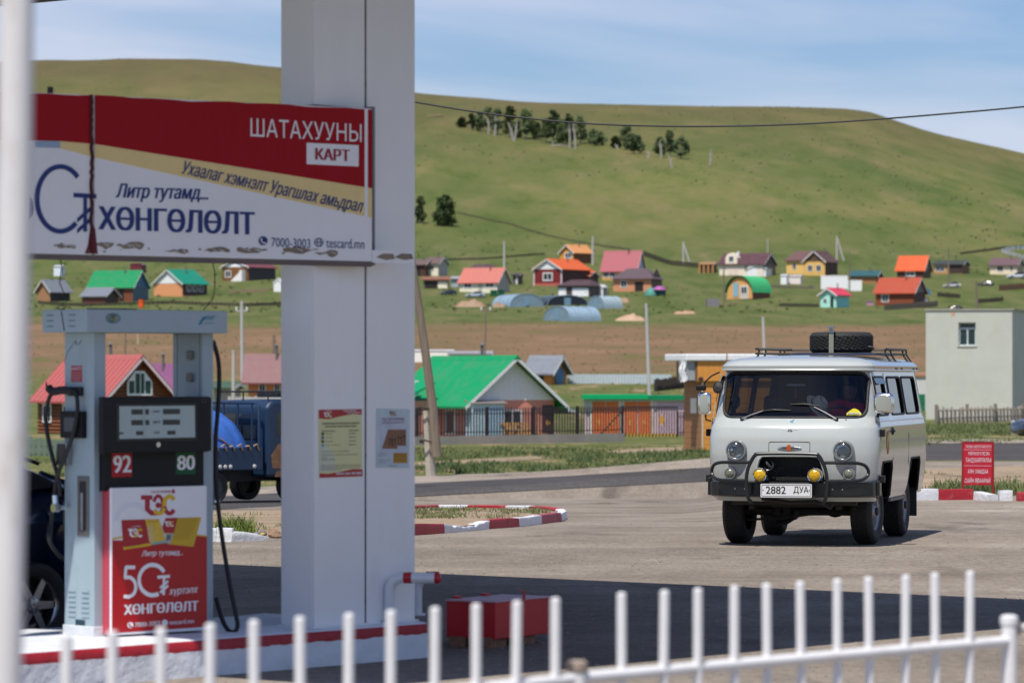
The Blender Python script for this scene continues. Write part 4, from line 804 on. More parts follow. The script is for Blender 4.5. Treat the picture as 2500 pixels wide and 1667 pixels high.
# nose hatch and badges
hp = [(x, yfront(x, z) - .001, z) for x, z in rrect(-.235, .225, 1.035, 1.16, .02, 3)]
part('nose_hatch', MB().tube(hp, .0035, 5, closed=True), C(70, 72, 70), van)
bd = part('badge_bar', MB().prism([(-.14, 1.098), (-.06, 1.086), (.05, 1.086), (.135, 1.098), (.05, 1.108), (-.06, 1.108)], 'y', yfront(0, 1.1) - .02, yfront(0, 1.1) - .005), chrome, van, fix=True, bev=.004)
part('badge_shield', MB().prism([(-.035, 1.065), (.022, 1.065), (.012, 1.12), (-.006, 1.132), (-.024, 1.12)], 'y', yfront(0, 1.1) - .03, yfront(0, 1.1) - .004), M('badge_orange', (.50, .09, .01), .3), bd, fix=True)
part('winged_badge', MB().tube([(-.005 + .022 * math.cos(t), yfront(0, 1.28) - .004, 1.275 + .02 * math.sin(t)) for t in np.linspace(0, 6.28, 16)[:-1]], .003, 5, closed=True).tube([(-.09, yfront(0, 1.3) - .003, 1.298), (-.03, yfront(0, 1.29) - .004, 1.288), (-.005, yfront(0, 1.28) - .005, 1.272), (.02, yfront(0, 1.29) - .004, 1.288), (.08, yfront(0, 1.3) - .003, 1.298)], .003, 5), C(90, 90, 92, metal=.7, rough=.3), van)
def facepoly(name, pts, mat, d=.002): return part(name, MB().add([onface(x, z, d) for x, z in pts], [tuple(range(len(pts)))]), mat, van)
facepoly('blue_sticker', [(-.045, 1.402), (-.03, 1.375), (.0, 1.362), (.03, 1.372), (.06, 1.40), (.02, 1.398)], C(200, 215, 220)); facepoly('blue_sticker', [(-.025, 1.395), (-.015, 1.38), (.01, 1.37), (.03, 1.385), (.01, 1.388)], C(30, 130, 160), .004); facepoly('blue_sticker', [(.0, 1.40), (.015, 1.391), (.04, 1.399)], C(25, 60, 90), .0045)
for x in (-.58, .60): part('washer_jet', MB().lathe([(0, .012), (.006, .01), (.008, 0)], Matrix.Translation(onface(x, 1.40)), 8), black_p, van)
# bumper, bull bar, plate
vblack = M('bumper_black', (.008, .009, .010), .3, var=.2, scale=6, coat=.3, dirt=.08, dcol=(.08, .07, .06))
def bar_pt(x, z, d): return (x, min(yfront(x, .7), .52) - d, z)
bx = [-.93, -.90, -.8, -.6, -.35, 0, .35, .6, .8, .91, .95]
bmp = MB(); secs = [[bar_pt(x, .545, .03), bar_pt(x, .56, .12), bar_pt(x, .715, .12), bar_pt(x, .73, .03)] for x in bx]
bmp.v = [p for s_ in secs for p in s_]; bmp.f = [(i * 4 + j, i * 4 + (j + 1) % 4, (i + 1) * 4 + (j + 1) % 4, (i + 1) * 4 + j) for i in range(len(secs) - 1) for j in range(4)] + [(3, 2, 1, 0), tuple(len(secs) * 4 - 4 + j for j in range(4))]
part('front_bumper', bmp, vblack, van, fix=True, bev=.012)
part('bumper_end', MB().box(-.965, -.925, .30, .42, .56, .76), vblack, van, bev=.01); part('bumper_end', MB().box(.925, .97, .30, .44, .56, .73), vblack, van, bev=.01)
bb = thing('bull_bar', None, None); bb.parent = van; tubem = M('bull_bar_black', (.014, .015, .017), .35, var=.2, scale=12)
hoop = [(-.40, -.06, .49), (-.435, -.10, .55), (-.452, -.11, .72), (-.435, -.115, .86), (-.385, -.115, .97), (-.355, -.115, 1.01), (-.31, -.115, 1.03), (0, -.115, 1.036), (.31, -.115, 1.03), (.355, -.115, 1.01), (.385, -.115, .97), (.43, -.115, .86), (.447, -.11, .72), (.43, -.10, .55), (.40, -.06, .49)]
part('hoop', MB().tube(spline(hoop, 6), .021, 10), tubem, bb, smooth=True)
for sd_ in (-1, 1):
    lp_ = [(.42, -.115, .935), (.6, -.09, .935), (.76, -.02, .93), (.84, .04, .905), (.875, .08, .85), (.872, .08, .80), (.83, .03, .755), (.74, -.03, .735), (.6, -.09, .735), (.45, -.115, .735)]
    part('side_loop', MB().tube(spline([(x * sd_, y, z) for x, y, z in lp_], 6), .019, 10), tubem, bb, smooth=True)
pl_ = part('number_plate', MB().prism(rrect(-.285, .285, .553, .702, .012), 'y', -.155, -.148), M('plate_white', (.74, .74, .74), .35, var=.02), van, fix=True, label='white number plate reading 2882 with three letters')
part('plate_border', MB().tube([(x, -.1555, z) for x, z in rrect(-.272, .272, .566, .689, .01)], .0025, 4, closed=True), ink, pl_)
text('2882', -.225, .592, .22, .082, ink, pl_, y=-.157, bold=.012); text('ДУА', .083, .592, .165, .082, ink, pl_, y=-.157, bold=.012)
for x in (-.257, .257): part('plate_screw', MB().lathe([(0, .003), (.006, .002), (.007, 0)], Matrix.Translation((x, -.156, .632)) @ Matrix.Rotation(rad(90), 4, 'X'), 8), dkmetal, pl_)
# wipers
for (pv, el, tip0, tip1) in (((-.565, 1.41), (-.33, 1.50), (-.40, 1.492), (-.02, 1.505)), ((.50, 1.41), (.24, 1.545), (.30, 1.555), (-.03, 1.572))):
    wp = thing('wiper', None, None); wp.parent = van
    P3 = lambda q, d: (q[0], yfront(q[0], q[1]) - d, q[1])
    part('pivot', MB().cyl(P3(pv, .0), P3(pv, .035), .018), black_p, wp, smooth=True); part('arm', MB().tube([P3(pv, .03), P3(((pv[0] + el[0]) / 2, (pv[1] + el[1]) / 2 + .005), .03), P3(el, .02)], [.011, .009, .006], 6), M('wiper_steel', (.10, .10, .11), .25, .7), wp)
    part('blade', MB().tube([P3(tip0, .006), P3(((tip0[0] + tip1[0]) / 2, (tip0[1] + tip1[1]) / 2 + .012), .014), P3(tip1, .006)], [.006, .013, .006], 6), black_p, wp)
# mirrors
for sd_ in (-1, 1):
    mr = thing('door_mirror', None, None); mr.parent = van
    if sd_ > 0:
        part('shell', MB().prism(rrect(.90, 1.125, 1.475, 1.70, .05), 'y', .30, .36), chrome, mr, fix=True, bev=.03, smooth=True); part('stalk', MB().tube([(.93, .42, 1.40), (.935, .38, 1.44), (.95, .36, 1.49)], .016, 8), black_p, mr); part('bracket', MB().box(.905, .945, .37, .45, 1.39, 1.45), steel, mr, bev=.006)
    else:
        part('shell', MB().prism(rrect(-1.075, -.925, 1.455, 1.71, .05), 'y', .26, .33), chrome, mr, fix=True, bev=.03, smooth=True); part('stalk', MB().tube([(-.86, .45, 1.93), (-.93, .36, 1.89), (-1.0, .31, 1.82), (-1.01, .30, 1.72)], .009, 6).tube([(-.99, .30, 1.46), (-.985, .31, 1.40), (-.94, .36, 1.385)], .01, 6), black_p, mr)
        part('upper_mirror', MB().box(-1.09, -.98, .25, .30, 1.725, 1.785), black_p, mr, bev=.01); part('quarter_mirror', MB().lathe([(0, .02), (.05, .014), (.06, 0)], Matrix.Translation((-.87, .42, 1.76)) @ Matrix.Rotation(rad(70), 4, 'X') @ Matrix.Diagonal((1, 1.2, 1, 1)), 14), black_p, mr, smooth=True)
# wheels
tyre_m = M('tyre', (.016, .016, .016), .75, var=.3, scale=10, bump=.2, bscale=50, dirt=.3, dcol=(.07, .06, .05), dscale=6); rim_m = M('steel_rim', (.36, .36, .37), .4, .3, var=.1)
R_, Wd = .372, .245
tprof = [(.215, -.10), (.25, -.118), (.295, -.125), (.325, -.121), (.345, -.110), (.358, -.095), (.366, -.082)]
tread = []
for h in np.linspace(-.072, .072, 11): tread += [(R_, h - .0055), (R_, h + .0055), (R_ - .009, h + .0062), (R_ - .009, h + .0088)]
tprof = tprof + tread[:-2] + [(r, -h) for r, h in tprof[::-1]]
tb_ = MB().lathe(tprof, None, 120); k_ = 0
for i in range(len(tprof)):
    row = int(round((tprof[i][1] + .09) / .015))
    for j in range(120):
        v = tb_.v[i * 120 + j]
        if tprof[i][0] > .366 and (j + row * 2) % 5 == 0: q = (R_ - .010) / math.hypot(v[0], v[1]); tb_.v[i * 120 + j] = (v[0] * q, v[1] * q, v[2])
tme = tb_.mesh('tyre'); tme.materials.append(tyre_m); tme.shade_smooth(); tme.set_sharp_from_angle(angle=rad(30))
rme = MB().lathe([(.222, .105), (.215, .085), (.20, .075), (.195, .02), (.17, .015), (.14, .045), (.09, .05), (.075, .07), (.055, .10), (.03, .105), (0, .105)], None, 32).mesh('rim'); rme.materials.append(rim_m); rme.shade_smooth(); rme.set_sharp_from_angle(angle=rad(30))
hme = MB().lathe([(.05, .05), (.045, .125), (.025, .135), (0, .135)], None, 14).mesh('hub'); hme.materials.append(dkmetal)
bome = MB().lathe([(0, .062), (.010, .06), (.011, .045)], None, 6).mesh('wheel_nut'); bome.materials.append(dkmetal)
for sd_ in (-1, 1):
    for yc, steer in ((.98, -4), (3.28, 0)):
        wl = thing('wheel', None, None); wl.parent = van; wl.location = (.725 * sd_, yc, R_ - .003)
        wl.rotation_euler = (0, 0, rad(steer)); T = (0, rad(90 * sd_), 0)
        share(tme, 'tyre', wl, (0, 0, 0), T); share(rme, 'rim', wl, (0, 0, 0), T); share(hme, 'hub', wl, (0, 0, 0), T)
        for i in range(6):
            a = i * math.pi / 3; share(bome, 'wheel_nut', wl, (0, .105 * math.cos(a), .105 * math.sin(a)), T)
# underside
oily = M('oily_chassis', (.018, .015, .013), .7, var=.4, scale=9)
und = part('chassis', MB().box(-.42, -.34, .3, 4.2, .48, .62).box(.34, .42, .3, 4.2, .48, .62).box(-.7, .7, .35, .45, .45, .58).box(-.78, .78, 1.6, 3.9, .5, .56).box(-.3, .3, .6, 1.6, .42, .62), oily, van)
for yc in (.98, 3.28): part('axle', MB().cyl((-.72, yc, .36), (.72, yc, .36), .045).lathe([(.02, -.14), (.10, -.10), (.15, 0), (.10, .10), (.02, .14)], Matrix.Translation((-.22 if yc < 2 else .0, yc, .36)) @ Matrix.Rotation(rad(90), 4, 'X'), 16), oily, van, smooth=True)
for x in (-.49, .49): part('leaf_spring', MB().box(x - .03, x + .03, .42, 1.6, .40, .44), oily, van)
part('tie_rod', MB().tube([(-.62, .80, .27), (-.2, .78, .29), (.1, .78, .335), (.62, .80, .35)], .016, 6).tube([(-.3, .9, .2), (-.05, .85, .29)], .014, 6).cyl((-.05, .79, .30), (-.03, .79, .37), .03), oily, van)
part('skid_pipe', MB().tube([(-.32, .12, .53), (0, .10, .49), (.28, .12, .5), (.40, .14, .46), (.44, .14, .43), (.47, .15, .47)], .022, 8), oily, van)
part('exhaust', MB().tube([(-.3, 1.4, .42), (-.3, 2.6, .40), (-.5, 4.2, .38)], .03, 8), oily, van)
# roof rack
rkm = M('rack_black', (.02, .019, .018), .45, var=.3, dirt=.3, dcol=(.16, .09, .05))
rk = thing('roof_rack', None, None); rk.parent = van
x0, x1, ya, yb_ = -.72, .74, 2.0, 4.05
part('top_rail', MB().tube(spline([(x0, yb_, 2.20), (x0, ya + .15, 2.20), (x0 + .06, ya, 2.20), (-.3, ya, 2.197)], 5), .013, 8).tube(spline([(.2, ya + .4, 2.22), (.5, ya + .4, 2.225), (.56, ya + .4, 2.225), (.60, ya + .4, 2.20)], 5), .012, 8).tube([(x1, ya + .4, 2.20), (x1, yb_, 2.20)], .013, 8).tube([(x0, yb_, 2.20), (x1, yb_, 2.20)], .013, 8), rkm, rk, smooth=True)
part('floor_bar', MB().tube([(x0, ya, 2.145), (x1, ya, 2.145), (x1, yb_, 2.145), (x0, yb_, 2.145)], .012, 6, closed=True), rkm, rk)
for y in np.linspace(ya + .4, yb_ - .3, 5): part('floor_bar', MB().tube([(x0, y, 2.147), (x1, y, 2.147)], .011, 6), rkm, rk)
for sd_ in (-1, 1):
    for y in (ya + .3, 2.75, 3.75, yb_): part('leg', MB().tube([(sd_ * .74, y, 2.20), (sd_ * .74, y, 2.145), (sd_ * .845, y, 1.985)], .012, 6).box(sd_ * .845 - .03, sd_ * .845 + .03, y - .06, y + .06, 1.962, 1.982), rkm, rk)
# interior
part('dashboard', MB().prism([(.36, 1.05), (.42, 1.36), (.52, 1.39), (.60, 1.36), (.58, 1.05)], 'x', -.86, .86), vdark, van, fix=True)
for x in (-.42, .45):
    s_ = part('seat', MB().box(x - .24, x + .24, 1.10, 1.6, .62, .80).box(x - .23, x + .23, 1.48, 1.62, .78, 1.46), C(62, 60, 66), van, bev=.04)
    part('headrest', MB().box(x - .13, x + .13, 1.50, 1.60, 1.47, 1.66), C(62, 60, 66), s_, bev=.04)
sw_ = part('steering_wheel', MB().tube([(.44 + .205 * math.cos(t), .70 + .205 * math.sin(t) * .5, 1.39 + .205 * math.sin(t) * .75) for t in np.linspace(0, 6.28, 30)[:-1]], .014, 8, closed=True).tube([(.24, .70, 1.39), (.64, .70, 1.39)], .012, 6).tube([(.44, .70, 1.39), (.44, .60, 1.1)], .018, 6), C(80, 52, 42, rough=.3), van, smooth=True)
part('interior_mirror', MB().box(-.11, .10, .52, .54, 1.775, 1.80), C(150, 165, 175, rough=.2), van, bev=.008)
part('pendant', MB().tube([(-.01, .54, 1.78), (-.012, .54, 1.72), (-.008, .54, 1.64)], [.003, .006, .011], 6), C(200, 40, 60), van)
part('round_horn_mirror', MB().lathe([(0, .03), (.05, .025), (.062, 0)], Matrix.Translation((-.69, .50, 1.60)) @ Matrix.Rotation(rad(90), 4, 'X') @ Matrix.Diagonal((1, 1.35, 1, 1)), 16), black_p, van, smooth=True)
def stick(pts, mat, d): return part('windshield_sticker', MB().add([(x, yfront(x, z) - d, z) for x, z in pts], [tuple(range(len(pts)))]), mat, van)
stick([(.60, 1.455), (.755, 1.455), (.757, 1.475), (.725, 1.51), (.69, 1.527), (.668, 1.527), (.632, 1.505), (.60, 1.475)], M('sticker_yellow', (.72, .62, .02), .4, var=.05), .004)
stick([(.612, 1.464), (.745, 1.464), (.745, 1.482), (.612, 1.482)], C(225, 225, 215), .006); text('ДРАЙВЕР', .618, 1.467, .12, .012, ink, van, mapf=lambda X, Z, y: (X, yfront(X, Z) - .009, Z), bold=.02)
# things carried
sp = thing('spare_tyre', 'spare tyre strapped flat on the roof rack of the van', 'tyre', VO, VYAW)
def vworld(o): o.location = (VO.x, VO.y, .013); o.rotation_euler = (0, 0, rad(VYAW)); return o
vworld(sp); o = share(tme, 'tyre', sp, (.19, 2.55, 2.275), (0, 0, 0)); share(rme, 'rim', sp, (.19, 2.55, 2.275), (0, 0, 0))
part('strap', MB().tube([(.13, 2.17, 2.2), (.13, 2.165, 2.225), (.13, 2.17, 2.45), (.13, 2.3, 2.47)], .004, 4).box(.105, .16, 2.155, 2.163, 2.14, 2.40).box(.105, .16, 2.163, 2.3, 2.397, 2.405), C(150, 155, 140), sp)
part('buckle', MB().box(.10, .165, 2.15, 2.24, 2.39, 2.42).box(.08, .17, 2.12, 2.22, 2.445, 2.465).box(.11, .15, 2.16, 2.2, 2.42, 2.445), steel, sp)
tg = MB().grid(lambda u, v: (-.34 + 1.06 * u, 1.75 + 1.5 * v, 2.150 + .012 * math.sin(u * 9) * math.cos(v * 7) - (.03 if u in (0, 1) or v == 0 else 0)), 14, 10)
tag(vworld(part('roof_sheet', tg, C(28, 38, 62), smooth=True)), 'folded dark blue sheet under the spare tyre on the van roof', 'sheet')
ht = thing('sun_hat', 'beige brimmed sun hat with dark band on the van dashboard', 'hat'); vworld(ht)
HM = Matrix.Translation((.235, .49, 1.55)) @ Matrix.Rotation(rad(52), 4, 'Y') @ Matrix.Rotation(rad(25), 4, 'X') @ Matrix.Diagonal((1, .85, 1, 1))
hm = M('straw_hat', (.72, .66, .52), .9, var=.1, bump=.3, bscale=80)
part('crown', MB().lathe([(.098, 0), (.095, .05), (.085, .09), (.06, .11), (.03, .10), (0, .095)], HM @ Matrix.Translation((0, 0, .01)) @ Matrix.Rotation(rad(180), 4, 'X') @ Matrix.Scale(-1, 4, (0, 0, 1)), 24), hm, ht, smooth=True)
part('brim', MB().lathe([(.09, .012), (.12, .008), (.15, .0), (.152, .003), (.12, .012), (.09, .016)], HM, 28), hm, ht, smooth=True); part('hat_band', MB().lathe([(.0995, .012), (.0985, .036)], HM, 24), C(60, 55, 50), ht, smooth=True)
# driver
def skin(name, verts, edges, radii, mat, parent, sub=2, root=0):
    me = bpy.data.meshes.new(name); me.from_pydata(verts, edges, []); o = bpy.data.objects.new(name, me); COL.objects.link(o)
    m = o.modifiers.new('skin', 'SKIN'); m.use_smooth_shade = True; s_ = o.modifiers.new('sub', 'SUBSURF'); s_.levels = sub; s_.render_levels = sub
    for i, r in enumerate(radii): me.skin_vertices[0].data[i].radius = (r if isinstance(r, tuple) else (r, r)); me.skin_vertices[0].data[i].use_root = (i == root)
    out = applied(o); out.name = name; r = put(out, name, mat, parent); out.shade_smooth(); return r
drv = thing('person', 'driver in a dark red jacket leaning over the steering wheel of the van', 'person'); vworld(drv)
sk_m = M('skin_tone', (.20, .11, .07), .6, var=.1)
V_ = [(.46, 1.32, .86), (.46, 1.18, 1.14), (.46, .96, 1.42), (.46, .88, 1.54), (.49, .90, 1.60), (.68, .92, 1.52), (.80, .80, 1.42), (.64, .68, 1.46), (.24, .92, 1.52), (.14, .80, 1.42), (.27, .68, 1.46), (.58, 1.12, .82), (.60, .80, .84), (.60, .74, .55), (.34, 1.12, .82), (.32, .80, .84), (.32, .74, .55)]
E_ = [(0, 1), (1, 2), (2, 3), (3, 4), (3, 5), (5, 6), (6, 7), (3, 8), (8, 9), (9, 10), (0, 11), (11, 12), (12, 13), (0, 14), (14, 15), (15, 16)]
skin('torso', V_, E_, [(.17, .13), (.17, .13), (.18, .12), (.12, .09), .06, .08, .062, .045, .08, .062, .045, .10, .085, .06, .10, .085, .06], M('maroon_jacket', (.62, .02, .08), .85, var=.25, scale=14, bump=.6, bscale=14), drv)
skin('head', [(.50, .92, 1.60), (.53, .92, 1.67), (.54, .92, 1.74), (.54, .93, 1.80)], [(0, 1), (1, 2), (2, 3)], [.055, (.075, .09), (.08, .098), (.06, .08)], sk_m, drv)
part('hair', MB().lathe([(.088, 0), (.09, .04), (.075, .08), (.04, .105), (0, .11)], Matrix.Translation((.54, .945, 1.735)) @ Matrix.Rotation(rad(-15), 4, 'X'), 16), C(25, 22, 22), drv, smooth=True)
part('nose', MB().lathe([(.02, 0), (.012, .025), (0, .032)], Matrix.Translation((.54, .835, 1.695)) @ Matrix.Rotation(rad(80), 4, 'X'), 8), sk_m, drv, smooth=True)
for sx, hx_ in ((.64, 1), (.27, -1)):
    vs, es, rr_ = [(sx, .70, 1.44), (sx - .03 * hx_, .67, 1.46), (sx - .045 * hx_, .655, 1.48)], [(0, 1), (1, 2)], [.035, (.04, .025), (.036, .02)]
    for i in range(4):
        b0 = len(vs); x = sx - .06 * hx_ + .022 * i * hx_; vs += [(x, .64, 1.495), (x, .615, 1.49), (x, .61, 1.47)]; es += [(2, b0), (b0, b0 + 1), (b0 + 1, b0 + 2)]; rr_ += [.010, .009, .008]
    b0 = len(vs); vs += [(sx - .075 * hx_, .67, 1.465), (sx - .09 * hx_, .655, 1.48)]; es += [(1, b0), (b0, b0 + 1)]; rr_ += [.011, .009]
    skin('hand', vs, es, rr_, sk_m, drv, 1)
# ---------------------------------------------------------------- cars and the loaded truck
cglass = M('car_glass', (.02, .025, .03), .08, var=0, coat=.5)
PROF_HATCH = dict(L=4.3, st=[(0, .30, .55, .62), (.08, .22, .70, .78), (.9, .20, .84, .81), (1.35, .20, .90, .83), (2.2, .20, .93, .84), (3.1, .20, .97, .84), (3.75, .22, 1.03, .82), (4.15, .28, .98, .78), (4.3, .38, .86, .70)],
    roof=[(1.25, .92), (1.95, 1.30), (2.4, 1.40), (3.0, 1.40), (3.45, 1.32), (3.95, 1.06)], ax=(.85, 3.40))
def car(name, label, cat, loc, rz, paint, P=PROF_HATCH, scale=1., group=None, detail=True):
    t = thing(name, label, cat, loc, rz, group); t.scale = (scale,) * 3
    st, rf, (xa, xb) = P['st'], P['roof'], P['ax']; b = MB(); n = 18
    xs = np.linspace(0, P['L'], 41); Z0 = np.interp(xs, [s[0] for s in st], [s[1] for s in st]); Z1 = np.interp(xs, [s[0] for s in st], [s[2] for s in st]); WH = np.interp(xs, [s[0] for s in st], [s[3] for s in st])
    for x, z0, z1, w in zip(xs, Z0, Z1, WH):
        for j in range(n):
            a = 2 * math.pi * (j + .5) / n; c, s_ = math.cos(a), math.sin(a); y = w * math.copysign(abs(c) ** .42, c); z = (z0 + z1) / 2 + (z1 - z0) / 2 * math.copysign(abs(s_) ** .5, s_)
            for xw in (xa, xb):       # wheel arches
                d = math.hypot(x - xw, z - .30)
                if d < .37 and abs(y) > .45: y = math.copysign(.5, y)
            b.v.append((x, y, z))
    m_ = len(xs); b.f = [(i * n + j, i * n + (j + 1) % n, (i + 1) * n + (j + 1) % n, (i + 1) * n + j) for i in range(m_ - 1) for j in range(n)] + [tuple(range(n))[::-1], tuple((m_ - 1) * n + j for j in range(n))]
    bd_ = part('body', b, paint, t, smooth=True, fix=True, ang=50)
    zl = lambda x: float(np.interp(x, xs, Z1)) - .05; rx = [q[0] for q in rf]; rz_ = [q[1] for q in rf]
    g = MB(); k = 9
    X_ = np.linspace(rx[0], rx[-1], 22)
    for x in X_:
        zt_ = float(np.interp(x, rx, rz_)); zb_ = zl(x); wb_ = .76; wt = .76 - .28 * max(zt_ - zb_, 0) 
        for j in range(k):
            u = j / (k - 1) * math.pi; c, s_ = math.cos(u), math.sin(u); f_ = abs(s_) ** .45
            g.v.append((x, (wb_ + (wt - wb_) * f_) * math.copysign(abs(c) ** .5, c), zb_ + max(zt_ - zb_, .01) * f_))
    g.f = [(i * k + j, i * k + j + 1, (i + 1) * k + j + 1, (i + 1) * k + j) for i in range(len(X_) - 1) for j in range(k - 1)]
    part('greenhouse', g, cglass, t, smooth=True, fix=True, ang=60)
    rb = MB().grid(lambda u, v: ((lambda x: (x, (2 * v - 1) * .60, float(np.interp(x, rx, rz_)) + .012 - .03 * (2 * v - 1) ** 2))(rx[1] + .05 + (rx[-2] - rx[1] + .1) * u)), 12, 8); part('roof', rb, paint, t, smooth=True)
    for sd_ in (-1, 1):
        for (p, q) in ((0, 1), (len(rx) - 1, len(rx) - 2)): part('pillar', MB().tube([(rx[p], sd_ * .735, zl(rx[p]) + .02), (rx[q], sd_ * .60, rz_[q] + .0)], [.045, .03], 6), paint, t, smooth=True)
        part('pillar', MB().tube([(2.55, sd_ * .765, zl(2.55)), (2.6, sd_ * .61, float(np.interp(2.6, rx, rz_)) - .01)], .03, 6), C(12, 12, 14), t)
        part('headlight', MB().box(.05, .35, sd_ * .45, sd_ * .70, .60, .70), M('car_lamp', (.5, .52, .55), .1, coat=.6), t, bev=.03); part('tail_light', MB().box(P['L'] - .2, P['L'] - .03, sd_ * .46, sd_ * .72, .70, .88), C(120, 12, 16, rough=.2), t, bev=.03)
        for xw in (xa, xb):
            w = thing('wheel', None, None); w.parent = t; w.location = (xw, sd_ * .74, .30)
            T = Matrix.Rotation(rad(-90 * sd_), 4, 'X')
            part('tyre', MB().lathe([(.205, -.08), (.25, -.098), (.285, -.095), (.30, -.075), (.302, 0), (.30, .075), (.285, .095), (.25, .098), (.205, .08)], T, 32), rubber, w, smooth=True)
            if detail:
                rm = MB().lathe([(.21, .085), (.205, .06), (.195, .05), (.19, -.05)], T, 32).lathe([(.06, .05), (.055, .062), (.03, .066), (0, .064)], T, 16)
                for i in range(6):
                    a = i * math.pi / 3
                    rm.prism([(.04, -.030), (.04, .030), (.2, .022), (.2, -.022)], 'z', .03, .055, T @ Matrix.Rotation(a, 4, 'Z'))
                    rm.lathe([(0, .068), (.008, .066), (.009, .05)], T @ Matrix.Rotation(a + .5, 4, 'Z') @ Matrix.Translation((.045, 0, 0)), 6)
                part('rim', rm, M('alloy_rim', (.34, .34, .35), .22, .9, var=.05), w, smooth=True); part('brake_disc', MB().lathe([(0, .0), (.14, .0)], T, 20), dkmetal, w)
            else: part('rim', MB().lathe([(.2, .07), (.12, .06), (0, .05)], T, 16), steel, w)
    return t, bd_
navy_p = M('dark_blue_car_paint', (.006, .016, .045), .25, var=.1, coat=.8)
wc = UN(82, 1482, .30); CTH = 47
P1 = dict(PROF_HATCH); P1['roof'] = [(1.25, .92), (1.95, 1.32), (2.4, 1.42), (2.9, 1.43), (3.3, 1.36), (3.62, 1.20), (3.98, 1.04)]
P1['st'] = PROF_HATCH['st'][:5] + [(3.1, .20, 1.10, .84), (3.6, .22, 1.17, .83), (3.9, .24, 1.10, .81), (4.15, .28, 1.0, .78), (4.3, .38, .86, .70)]
c_, s_ = math.cos(rad(CTH)), math.sin(rad(CTH))
cl = Vector((wc.x, wc.y, 0)) - Vector((3.40 * c_ + .80 * s_, 3.40 * s_ - .80 * c_, 0))
bcar, _ = car('parked_car', 'dark blue hatchback being refuelled behind the left side of the fuel pump', 'car', (cl.x, cl.y, .013), CTH, navy_p, P1)
part('rear_wiper', MB().tube([(3.30, -.10, 1.40), (3.42, -.25, 1.385), (3.5, -.5, 1.33), (3.6, -.62, 1.27)], .014, 6), black_p, bcar)
part('filler_flap', MB().box(3.52, 3.56, -.98, -.84, .86, 1.02), navy_p, bcar, bev=.01); part('filler_recess', MB().box(3.57, 3.70, -.83, -.80, .87, 1.02), black_p, bcar, bev=.01)
nzl = tag(part('fuel_nozzle', MB().tube([(3.63, -.80, .95), (3.63, -.92, .96), (3.66, -1.02, .95), (3.70, -1.05, .87)], [.012, .03, .034, .024], 8).box(3.58, 3.72, -1.06, -.92, .86, .93), M('nozzle_red', (.35, .01, .012), .35), smooth=True, loc=bcar.location, rot=(0, 0, rad(CTH))), 'red fuel nozzle plugged into the dark blue car', 'nozzle')
bpy.context.view_layer.update()
_tip = pump.matrix_world.inverted() @ (bcar.matrix_world @ Vector((3.70, -1.05, .87))); _end = Vector((XF - .18 * .62, ly(160), fz(1320)))
part('nozzle_hose', MB().tube(spline([_end + Vector((0, 0, .10)), _end, _end.lerp(_tip, .35) + Vector((0, 0, -.16)), _end.lerp(_tip, .75) + Vector((0, 0, -.14)), _tip]), .013, 10), rubber, pump, smooth=True)
# dark car just entering the right edge
pr = GT(2488, 1083); car('dark_car', 'dark car whose front corner shows at the right edge by the road', 'car', (pr.x, pr.y + .5, pr.z + .02), 14, M('near_black_car_paint', (.008, .010, .014), .2, coat=.8), scale=1.02)
# small cars in the village
for (px, py, wpx, rz, col_, lab) in ((2458, 681, 52, 8, (205, 210, 215), 'white car beside the cream house at the far right'), (2387, 699, 40, -12, (28, 32, 45), 'dark blue car parked on the slope right of the dark house'), (2314, 757, 36, -6, (22, 24, 30), 'black car parked above the pale green building'), (1075, 720, 40, 10, (40, 48, 68), 'dark pickup-like car before the open shed left of the pink roof'), (1136, 727, 48, 4, (168, 182, 196), 'silver car parked below the pink-roofed white house'), (2302, 703, 44, 3, (200, 200, 200), 'pale car behind the red-roofed log house')):
    g = GT(px, py); s_ = F / g.y; car('parked_car', lab, 'car', g, rz, M('paint_car_%d_%d' % (px, py), lin(col_), .25, coat=.6, var=.05), scale=wpx / s_ / 4.3, group='cars parked in the village', detail=False)
# ---- blue truck with a tarpaulin load
tp = GT(642, 1229); TR = -46; trk = thing('truck', 'blue double cab flatbed truck seen from behind on the road', 'truck', (0, 0, 0), TR)
tc_, ts_ = math.cos(rad(TR)), math.sin(rad(TR)); trk.location = (tp.x - 1.02 * tc_ + 3.0 * ts_, tp.y - 1.02 * ts_ - 3.0 * tc_, tp.z + .02)
tb_m = M('truck_blue', (.009, .030, .072), .45, var=.2, scale=2, dirt=.35, dcol=(.10, .08, .07), dscale=1.2); tdk = M('truck_dark', (.015, .018, .024), .6, var=.3)
part('bed_floor', MB().box(-.84, .84, .0, 2.5, .62, .70), tdk, trk)
part('tailgate', MB().box(-.85, .85, -.03, .02, .60, 1.0), tb_m, trk, bev=.01)
for z in (.70, .82, .94): part('tailgate_rib', MB().box(-.8, .8, -.045, -.0305, z - .012, z + .012), tb_m, trk)
